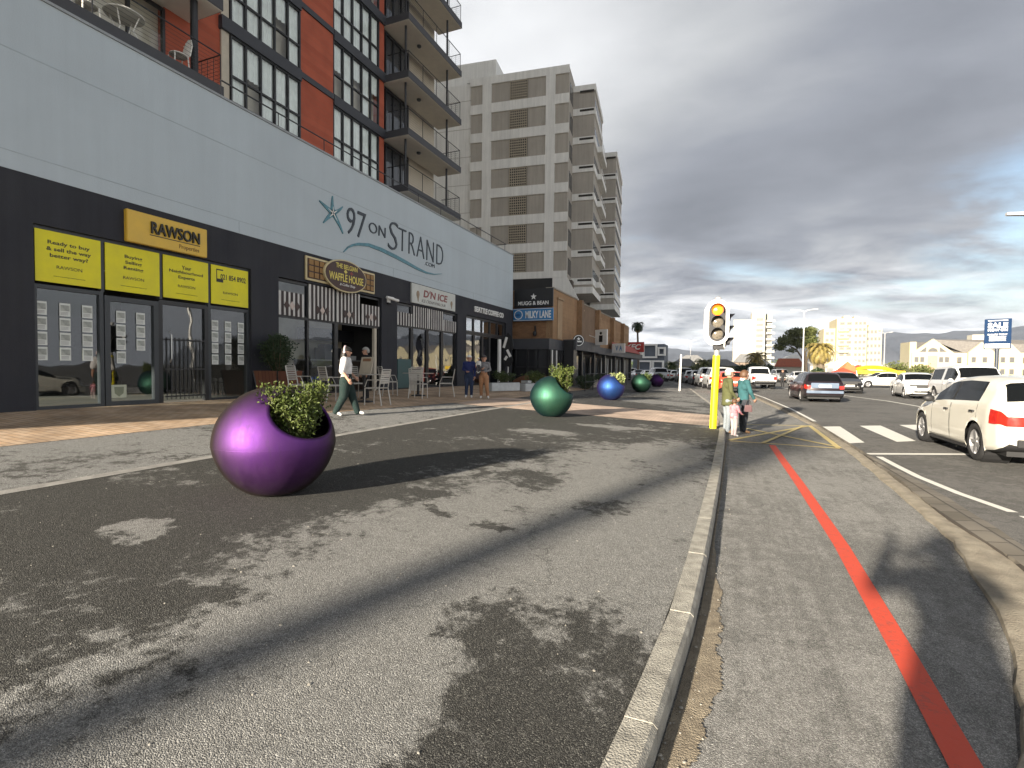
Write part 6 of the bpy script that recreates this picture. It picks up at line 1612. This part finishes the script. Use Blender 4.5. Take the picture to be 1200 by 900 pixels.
M_navy = carpaint('dark_maroon_black_paint', (.022,.014,.018), .3); M_sil = mat('silver_blue_trim', (.17,.22,.30), .35, metal=.4, var=.05)
make_car('wagon', M_navy, 'dark station wagon with a silver blue tailgate, rear to the camera', loc=(4.1, 29.5), rz=R(4), rear_trim=M_sil, name='car')
make_car('pickup', M_bw, 'white double cab pickup with a plain tailgate, rear to the camera beyond the people', 'pickup', loc=(2.55, 47.2), rz=R(7), name='pickup')
make_car('hatch', carpaint('black_car_paint', (.012,.012,.013), .2), 'black hatchback coming towards the camera behind the dark wagon', loc=(7.6, 41.6), rz=R(180), name='car')
make_car('sedan', M_bw, 'white sedan facing the camera in the far lane', loc=(10.1, 36.0), rz=R(176), name='car')
make_car('canopy_pickup', M_bw, 'white double cab pickup with dark canopy, partly behind the cream hatchback', 'pickup', loc=(10.25, 29.4), rz=R(178), name='pickup')
# parked on the left kerb
P1 = [('hatch', (.62,.085,.045), 'orange red hatchback, first of the row parked past the signal', -.05, 37.2), ('suv', (.72,.72,.70), 'white van like car parked in front of the orange red hatchback', -.75, 42.4), ('suv', (.70,.70,.68), 'second white car of the parked row, counting from the orange red one', -1.65, 48.0),
      ('sedan', (.05,.055,.06), 'dark sedan behind the white parked cars', -2.6, 53.6), ('hatch', (.40,.41,.42), 'silver hatchback in the middle of the parked row', -3.6, 59.0), ('suv', (.10,.11,.12), 'charcoal tall car toward the far end of the parked row', -4.8, 64.6),
      ('hatch', (.70,.70,.68), 'white hatchback toward the far end of the parked row', -6.2, 70.4), ('sedan', (.30,.31,.33), 'grey sedan near the far end of the parked row', -7.7, 76.4), ('suv', (.66,.66,.64), 'far white car where the parked row bends away', -9.4, 83), ('hatch', (.06,.06,.07), 'farthest dark car of the row by the kerb', -11.2, 89)]
for i, (k, c, lab, x, y) in enumerate(P1):
    make_car(k, carpaint('paint_parked_%s' % 'abcdefghijkl'[i], c), lab, loc=(x+.2, y), rz=R(9.5), group='cars parked along the left kerb')
P2 = [('suv', (.5,.51,.52), 'silver tall car parked on the far left bay', -7.4, 62), ('hatch', (.68,.68,.66), 'white hatchback left of the white marker pole', -9.6, 70), ('sedan', (.12,.13,.15), 'dark sedan left in the far bay', -12.0, 78), ('suv', (.6,.6,.58), 'pale car beyond the purple sphere planter', -14.6, 86)]
for i, (k, c, lab, x, y) in enumerate(P2):
    make_car(k, carpaint('paint_bay_%s' % 'abcdef'[i], c), lab, loc=(x, y), rz=R(20), group='cars parked in the far left bay')
P3 = [('sedan', (.7,.7,.68), 'white sedan seen side on below the red tents', 13.4, 57, 100), ('hatch', (.72,.72,.70), 'white hatchback side on under the yellow tent', 18.2, 60, 100), ('suv', (.05,.05,.055), 'black tall car behind the white sedan, under the gabled building', 19.0, 52, 150), ('sedan', (.74,.74,.72), 'long white car low behind the SALE post', 24.5, 46, 110), ('hatch', (.74,.74,.72), 'white car roof right of the SALE post', 29.0, 49, 110),
      ('sedan', (.7,.7,.7), 'white car waiting left of the dark wagon', 6.9, 58, 185), ('suv', (.3,.31,.32), 'grey car far ahead beyond the white pickup', 6.6, 74, 190), ('hatch', (.68,.67,.62), 'pale car at the foot of the big date palm', 9.2, 66, 120)]
for i, (k, c, lab, x, y, a) in enumerate(P3):
    make_car(k, carpaint('paint_far_%s' % 'abcdefghij'[i], c), lab, loc=(x, y), rz=R(a), group='cars beyond the centre line')

# ------------------------------------------------------------------ people
def seg_d(p, a, c):
    d = c-a; t = max(0, min(1, (p-a).dot(d)/max(1e-9, d.dot(d)))); return (p-(a+d*t)).length, t
M_skin = mat('skin', (.46,.26,.18), .55, var=.06); M_eye = mat('dark_eye', (.03,.02,.02), .2, var=0); M_lip = mat('lip', (.38,.12,.10), .5, var=0)
def person(loc, rz, h, label, colors, pose={}, hair=None, hairstyle='short', hat=None, bulk=1.0, leg_w=1.0, arm_w=1.0, coat=None, group=None, skirt=None, shoe=None, sleeve=1.0):
    """Unit figure of height 1, facing +Y."""
    J = dict(pel=(0,0,.53), wai=(0,0,.61), che=(0,.0,.74), nec=(0,0,.845), hea=(0,.012,.925),
             shl=(-.105,0,.805), ell=(-.135,-.01,.645), wrl=(-.135,.04,.50), shr=(.105,0,.805), elr=(.135,-.01,.645), wrr=(.135,.04,.50),
             hil=(-.052,0,.50), knl=(-.056,.01,.285), anl=(-.056,-.01,.045), hir=(.052,0,.50), knr=(.056,.01,.285), anr=(.056,-.01,.045), tol=(-.062,.075,.018), tor=(.062,.075,.018))
    J.update(pose); J = {k: Vector(v)*h for k, v in J.items()}
    o = empty('person', (loc[0], loc[1], loc[2]), rz, label, 'person', group)
    B = []   # a, b, ra, rb, material
    def cap(a, c, ra, rb, m): B.append((a if isinstance(a, Vector) else J[a], c if isinstance(c, Vector) else J[c], ra*h, rb*h, m))
    # 0 skin 1 top 2 trousers 3 shoes
    k = bulk
    cap('hil','knl',.058*leg_w*k,.043*leg_w,2); cap('knl','anl',.042*leg_w,.030*leg_w,2); cap('hir','knr',.058*leg_w*k,.043*leg_w,2); cap('knr','anr',.042*leg_w,.030*leg_w,2)
    for s in ('l','r'): cap('an'+s, 'to'+s, .026,.021,3)
    cap('pel','wai',.085*k,.078*k,1 if coat else 2); cap('hil','hir',.066*k,.066*k,2); cap('wai','che',.078*k,.088*k,1); cap('shl','shr',.048*k,.048*k,1)
    cap(J['che']+Vector((-.045,0,0))*h, J['che']+Vector((.045,0,0))*h, .074*k,.074*k,1); cap('che','nec',.07,.032,1); cap('nec','hea',.030,.034,0)
    for s in ('l','r'):
        cap('sh'+s,'el'+s,.037*arm_w,.030*arm_w,1); cap('el'+s,'wr'+s,.028*arm_w if sleeve > .6 else .023,.020 if sleeve < .9 else .022*arm_w,1 if sleeve > .9 else 0)
        w = J['wr'+s]; e_ = J['el'+s]; d = (w-e_).normalized(); sgn = -1 if s == 'l' else 1
        sd_ = Vector((0,1,0)) if abs(d.y) < .8 else Vector((1,0,0)); sd_ = (sd_-d*sd_.dot(d)).normalized(); nrm = d.cross(sd_)
        palm_ = w+d*.034*h; cap(w+d*.008*h, palm_, .019,.021,0)
        for q in range(4):
            o_ = sd_*((q-1.5)*.0125*h); ln = (.040,.046,.043,.034)[q]*h; m_ = palm_+o_+d*.012*h; t_ = m_+d*ln*.55+nrm*sgn*-.010*h; B.append((m_, t_, .0078*h, .0072*h, 0)); B.append((t_, t_+d*ln*.4+nrm*sgn*-.02*h, .0072*h, .006*h, 0))
        B.append((w+d*.012*h+sd_*.014*h, w+d*.036*h+sd_*.036*h, .0085*h, .007*h, 0))
    hd = J['hea']
    B.append((hd+Vector((0,.004,-.028))*h, hd+Vector((0,-.004,.022))*h, .046*h, .056*h, 0)); B.append((hd+Vector((0,.03,-.045))*h, hd+Vector((0,.01,-.03))*h, .024*h, .035*h, 0))
    B.append((hd+Vector((0,.052,.0))*h, hd+Vector((0,.066,-.014))*h, .008*h, .011*h, 0))
    for s in (-1,1): B.append((hd+Vector((s*.056,-.004,-.012))*h, hd+Vector((s*.058,-.006,.012))*h, .009*h, .011*h, 0))
    mb = MB()
    for a, c, ra, rb, m_ in B:
        d = c-a
        if d.length < 1e-5: d = Vector((0,0,1e-3))
        t_ = d.normalized(); P = []; Rr_ = []
        for u in (-1,-.8,-.5,0): P.append(a+t_*ra*u); Rr_.append(ra*math.sqrt(max(.0004, 1-u*u)))
        for u in (0,.5,.8,1): P.append(c+t_*rb*u); Rr_.append(rb*math.sqrt(max(.0004, 1-u*u)))
        pts = [P[0]]; rs_ = [Rr_[0]]
        for p_, r_ in zip(P[1:], Rr_[1:]):
            if (p_-pts[-1]).length > 1e-4: pts.append(p_); rs_.append(r_)
        mb.tube(pts, rs_, 14)
    tmp = mb.build('tmp', M_skin)
    rm = tmp.modifiers.new('r', 'REMESH'); rm.mode = 'VOXEL'; rm.voxel_size = .0085*h if h > 1.2 else .010*h
    sm = tmp.modifiers.new('s', 'SMOOTH'); sm.iterations = 3; sm.factor = .5
    dg = C.evaluated_depsgraph_get(); dg.update(); me = bpy.data.meshes.new_from_object(tmp.evaluated_get(dg)); bpy.data.objects.remove(tmp)
    me.materials.clear(); mats = [colors.get('skin', M_skin), colors['top'], colors['legs'], colors.get('shoes', M_trim)]
    for m_ in mats: me.materials.append(m_)
    idx = []
    for p in me.polygons:
        c = p.center; best = 9; bi = 0
        for a, e_, ra, rb, m_ in B:
            d, t_ = seg_d(c, a, e_); d -= ra+(rb-ra)*t_
            if d < best: best = d; bi = m_
        idx.append(bi)
    me.polygons.foreach_set('material_index', idx); me.polygons.foreach_set('use_smooth', [True]*len(idx)); me.name = 'body'
    bo = bpy.data.objects.new('body', me); col.objects.link(bo); bo.parent = o
    for s in (-1,1):
        b = MB(); b.ball(tuple(hd+Vector((s*.020,.0505,.004))*h), .0065*h, 8); b.build('eye', M_eye, o)
    b = MB(); b.ball(tuple(hd+Vector((0,.052,-.032))*h), (.015*h,.006*h,.004*h), 8); b.build('mouth', M_lip, o)
    def shell(name, m_, f_keep, off, extra=None):
        bb = MB(); n = 20; vs = []; V = {}
        for i in range(n+1):
            a = -PI/2+PI*i/n
            for j in range(24):
                q = 2*PI*j/24; v = Vector((math.cos(a)*math.cos(q)*(.056+off), math.cos(a)*math.sin(q)*(.064+off), math.sin(a)*(.072+off)))
                v += Vector((0,-.004,.002)); V[(i,j)] = len(vs); vs.append(hd+v*h)
        fs = []
        for i in range(n):
            for j in range(24):
                c = sum((vs[V[q]] for q in ((i,j),(i+1,j),(i+1,(j+1)%24),(i,(j+1)%24))), Vector())/4-hd
                if f_keep(c/h): fs.append((V[(i,j)],V[(i,(j+1)%24)],V[(i+1,(j+1)%24)],V[(i+1,j)]))
        bb.add(vs, fs)
        if extra: extra(bb)
        q = bb.build(name, m_, o, smooth=True); md = q.modifiers.new('thick', 'SOLIDIFY'); md.thickness = .006*h; md.offset = 1; return q
    if hair:
        if hairstyle == 'long':
            def ex(bb):
                for i in range(9):
                    a = R(200+140*i/8); x, y = .052*math.cos(a), .055*math.sin(a)
                    bb.tube([hd+Vector((x,y,.02))*h, hd+Vector((x*1.15,y*1.15,-.05))*h, hd+Vector((x*1.1,y*1.2-.01,-.12))*h, hd+Vector((x*.8,y*1.1-.01,-.175))*h], [.016*h,.020*h,.018*h,.006*h], 6)
            shell('hair', hair, lambda c: c.z > .018 or c.y < .004, .006, ex)
        else: shell('hair', hair, lambda c: c.z > .030 or (c.y < -.004 and c.z > -.035), .005)
    if hat:
        shell('cap', hat, lambda c: c.z > .026, .007, lambda bb: bb.prism([hd+Vector((.045*math.cos(a), .045+.05*math.sin(a), .030))*h for a in [PI*i/8 for i in range(9)]], (0,0,.006*h)))
    if skirt:      # coat or jacket skirts hanging from the waist
        m_, z0, z1, r0_, r1_ = skirt; bb = MB(); n = 28; vs = []
        for i in range(7):
            u = i/6; z = z0+(z1-z0)*u; r_ = r0_+(r1_-r0_)*u
            c = J['wai'].lerp(J['pel'], u)
            for j in range(n):
                a = 2*PI*j/n; w = 1+.05*math.sin(a*5+u*2)*u; vs.append((c.x+r_*w*math.cos(a)*h, c.y+r_*.72*w*math.sin(a)*h, z*h))
        bb.add(vs, [(i*n+j,i*n+(j+1)%n,(i+1)*n+(j+1)%n,(i+1)*n+j) for i in range(6) for j in range(n)])
        q = bb.build('jacket_hem', m_, o, smooth=True); md = q.modifiers.new('thick','SOLIDIFY'); md.thickness = .008*h
    return o, J
cl = lambda n, c, **k: mat('cloth_'+n, c, .9, var=.14, vscale=12, bump=.3, bscale=60, **k)
BLK = mat('black_hair', (.012,.010,.009), .5, var=.2, vscale=40); GRY = mat('grey_hair', (.30,.29,.27), .7, var=.2, vscale=40); BRN = mat('brown_hair', (.10,.05,.025), .6, var=.2, vscale=40)
# woman walking past the cafe, towards the right
p, J = person((-7.25, 8.47, gz(-7.25,8.45)), R(-62), 1.42, 'woman with long black hair, white top and wide dark green trousers walking past the cafe', dict(top=cl('white', (.66,.64,.63)), legs=cl('bottle_green', (.006,.020,.018)), shoes=M_white),
    dict(knl=(-.06,.075,.285), anl=(-.06,.15,.05), tol=(-.06,.235,.028), knr=(.055,-.02,.285), anr=(.055,-.135,.06), tor=(.06,-.06,.018), ell=(-.14,.0,.655), wrl=(-.11,.10,.56), elr=(.15,-.02,.655), wrr=(.155,.06,.535)), hair=BLK, hairstyle='long', leg_w=1.45, arm_w=1.5, bulk=1.02, sleeve=.5,
    skirt=(cl('pink', (.55,.36,.36)), .60, .535, .082, .10))
b = MB(); h = 1.42
P = [Vector((.066*math.cos(a), -.01, .925+.01+.078*math.sin(a)))*h for a in [PI*i/10-.15*(1-i/5) for i in range(11)]]; b.tube(P, .011*h, 6); b.ball(tuple(P[0]), .022*h, 8); b.ball(tuple(P[-1]), .022*h, 8); b.build('ear_muffs', mat('pink_white_fleece', (.7,.55,.55), .9), p)
# person behind the first table
person((-9.35, 11.75, gz(-9.35,11.7)), R(150), 1.46, 'grey haired person in black behind the first cafe table', dict(top=cl('black', (.015,.015,.017)), legs=cl('black', (.015,.015,.017))), hair=GRY)
# couple at the right of the parlour
p, J = person((-7.85, 15.15, gz(-7.85,15.1)), R(205), 1.40, 'person in navy top and jeans with a white cap, left of the coffee shop pair', dict(top=cl('navy', (.012,.022,.11)), legs=cl('denim_dark', (.02,.035,.08)), shoes=M_white),
    dict(elr=(.14,.01,.66), wrr=(.06,.11,.62), knl=(-.06,.03,.285), anr=(.07,-.03,.045), tor=(.08,.05,.018)), hair=GRY, hat=M_white, bulk=1.12, leg_w=1.1, skirt=(cl('navy', (.012,.022,.11)), .62, .50, .088, .10))
p, J = person((-7.38, 15.3, gz(-7.4,15.2)), R(200), 1.42, 'person in tan trousers and grey top carrying a baby, right of the pair', dict(top=cl('mid_grey', (.18,.18,.19)), legs=cl('tan', (.36,.19,.10)), shoes=M_white),
    dict(ell=(-.15,.03,.66), wrl=(-.03,.12,.62), elr=(.15,.03,.66), wrr=(.04,.125,.68), knl=(-.075,.04,.285), anl=(-.10,.02,.05), tol=(-.12,.10,.018), knr=(.06,-.01,.285), anr=(.065,-.06,.045), tor=(.07,.02,.018)), hair=BRN, hat=mat('dark_cap', (.06,.05,.05), .8), leg_w=1.15)
q, J = person((-7.46, 15.06, gz(-7.4,15.2)+.80), R(205), .50, 'baby in pale clothes held in the arms of the person in tan trousers', dict(top=cl('baby_white', (.6,.6,.58)), legs=cl('dark_check', (.06,.06,.07)), shoes=M_white),
    dict(hea=(0,.01,1.0), nec=(0,0,.86), knl=(-.10,.12,.42), anl=(-.10,.16,.20), tol=(-.10,.24,.16), knr=(.10,.12,.42), anr=(.10,.16,.20), tor=(.10,.24,.16)), hat=M_white, bulk=1.25, leg_w=1.5, arm_w=1.4)
# group at the signal
gk = 'people waiting at the signal'
p, J = person((.06, 12.72, .006), R(-72), 1.50, 'man in olive coat, pale jeans and white cap just right of the yellow pole', dict(top=cl('olive', (.075,.080,.030)), legs=cl('pale_denim', (.22,.25,.28)), shoes=cl('tan_boot', (.22,.13,.07))),
    dict(hea=(.0,.03,.915), nec=(0,.012,.84), ell=(-.15,-.01,.65), wrl=(-.13,.07,.53), elr=(.15,.0,.65), wrr=(.12,.09,.55)), hair=GRY, hat=cl('cap_white', (.6,.6,.57)), bulk=.98, group=gk, arm_w=1.0, coat=True, skirt=(cl('olive', (.075,.080,.030)), .64, .43, .094, .108), leg_w=1.0)
p, J = person((.40, 12.95, .006), R(-64), 1.45, 'woman in teal quilted jacket and white scarf, rightmost of the group at the signal', dict(top=cl('teal', (.025,.095,.105)), legs=cl('charcoal', (.03,.035,.045)), shoes=cl('tan_boot', (.22,.13,.07))),
    dict(elr=(.155,.03,.66), wrr=(.13,.10,.56), ell=(-.15,.0,.65), wrl=(-.13,.06,.54)), hair=BRN, bulk=1.02, group=gk, arm_w=1.1, coat=True, skirt=(cl('teal', (.025,.095,.105)), .64, .48, .09, .10))
h = 1.45; b = MB(); b.tube([Vector(v)*h for v in ((-.06,.05,.72),(-.075,0,.83),(0,-.045,.86),(.07,.0,.83),(.03,.08,.76),(-.02,.09,.68))], .020*h, 8); b.build('scarf', M_white, p)
hb = empty('handbag', (.50, 12.74, .62), R(-8), 'dark maroon handbag hanging beside the woman in teal', 'handbag')
b = MB(); b.prism([(-.13,-.05,-.16),(.13,-.05,-.16),(.11,-.05,.08),(-.11,-.05,.08)], (0,.10,0)); b.build('bag_body', mat('maroon_leather', (.07,.015,.02), .5), hb, bevel=.015)
b = MB(); b.tube([(-.08,0,.08),(-.06,0,.22),(0,0,.28),(.06,0,.22),(.08,0,.08)], .010, 6); b.build('strap', M_trim, hb); hb.scale = (.65,.65,.65)
person((.20, 12.22, .006), R(-55), .84, 'small child in a pink jacket and pale trousers in front of the two adults', dict(top=cl('child_pink', (.62,.26,.30)), legs=cl('pale_pink', (.62,.50,.50)), shoes=M_white),
    dict(hea=(0,.01,.90), nec=(0,0,.81), shl=(-.12,0,.77), shr=(.12,0,.77), elr=(.16,.03,.66), wrr=(.13,.12,.60), ell=(-.16,0,.65), wrl=(-.15,.05,.55)), hair=BRN, bulk=1.05, leg_w=1.05, arm_w=1.1, group=gk, skirt=(cl('child_pink', (.62,.26,.30)), .62, .48, .09, .11))
person((4.6, 50, .0), R(160), 1.55, 'distant person in dark clothes between the white pickup and the dark wagon', dict(top=cl('black', (.015,.015,.017)), legs=cl('black', (.015,.015,.017))), hair=BRN)
# the photographer, standing behind the camera; only the shadow is in view
p, J = person((.10, -.42, .006), R(8), 1.74, 'photographer in dark clothes whose shadow falls on the cycle lane', dict(top=cl('charcoal', (.03,.035,.045)), legs=cl('charcoal', (.03,.035,.045))),
    dict(ell=(-.20,.10,.74), wrl=(-.13,.19,.85), elr=(.20,.10,.74), wrr=(.03,.19,.85)), hair=BRN, bulk=1.12, arm_w=1.3, coat=True, leg_w=1.4, skirt=(cl('charcoal', (.03,.035,.045)), .66, .36, .095, .145), hat=mat('dark_cap', (.06,.05,.05), .8))
ph = empty('phone', (.0, -.045, 1.45), R(10), 'phone held up by the photographer', 'phone'); b = MB(); b.box(-.08,.08,-.006,.006,-.038,.038); b.build('phone_body', M_black, ph)

# ------------------------------------------------------------------ air
b = MB(); b.box(-2400, 4200, -60, 3900, -12, 300)
hz_ = b.build('haze', [], None); tag(hz_, 'thin blue sea air between the street and the mountains', 'haze', kind='stuff')
hm = bpy.data.materials.new('sea_haze'); hm.use_nodes = True
for q in list(hm.node_tree.nodes):
    if q.type == 'BSDF_PRINCIPLED': hm.node_tree.nodes.remove(q)
pv = hm.node_tree.nodes.new('ShaderNodeVolumePrincipled'); pv.inputs['Color'].default_value = (.72, .82, 1.0, 1); pv.inputs['Density'].default_value = .00012; pv.inputs['Anisotropy'].default_value = .1
hm.node_tree.links.new(pv.outputs[0], [q for q in hm.node_tree.nodes if q.type == 'OUTPUT_MATERIAL'][0].inputs['Volume'])
hz_.data.materials.append(hm)
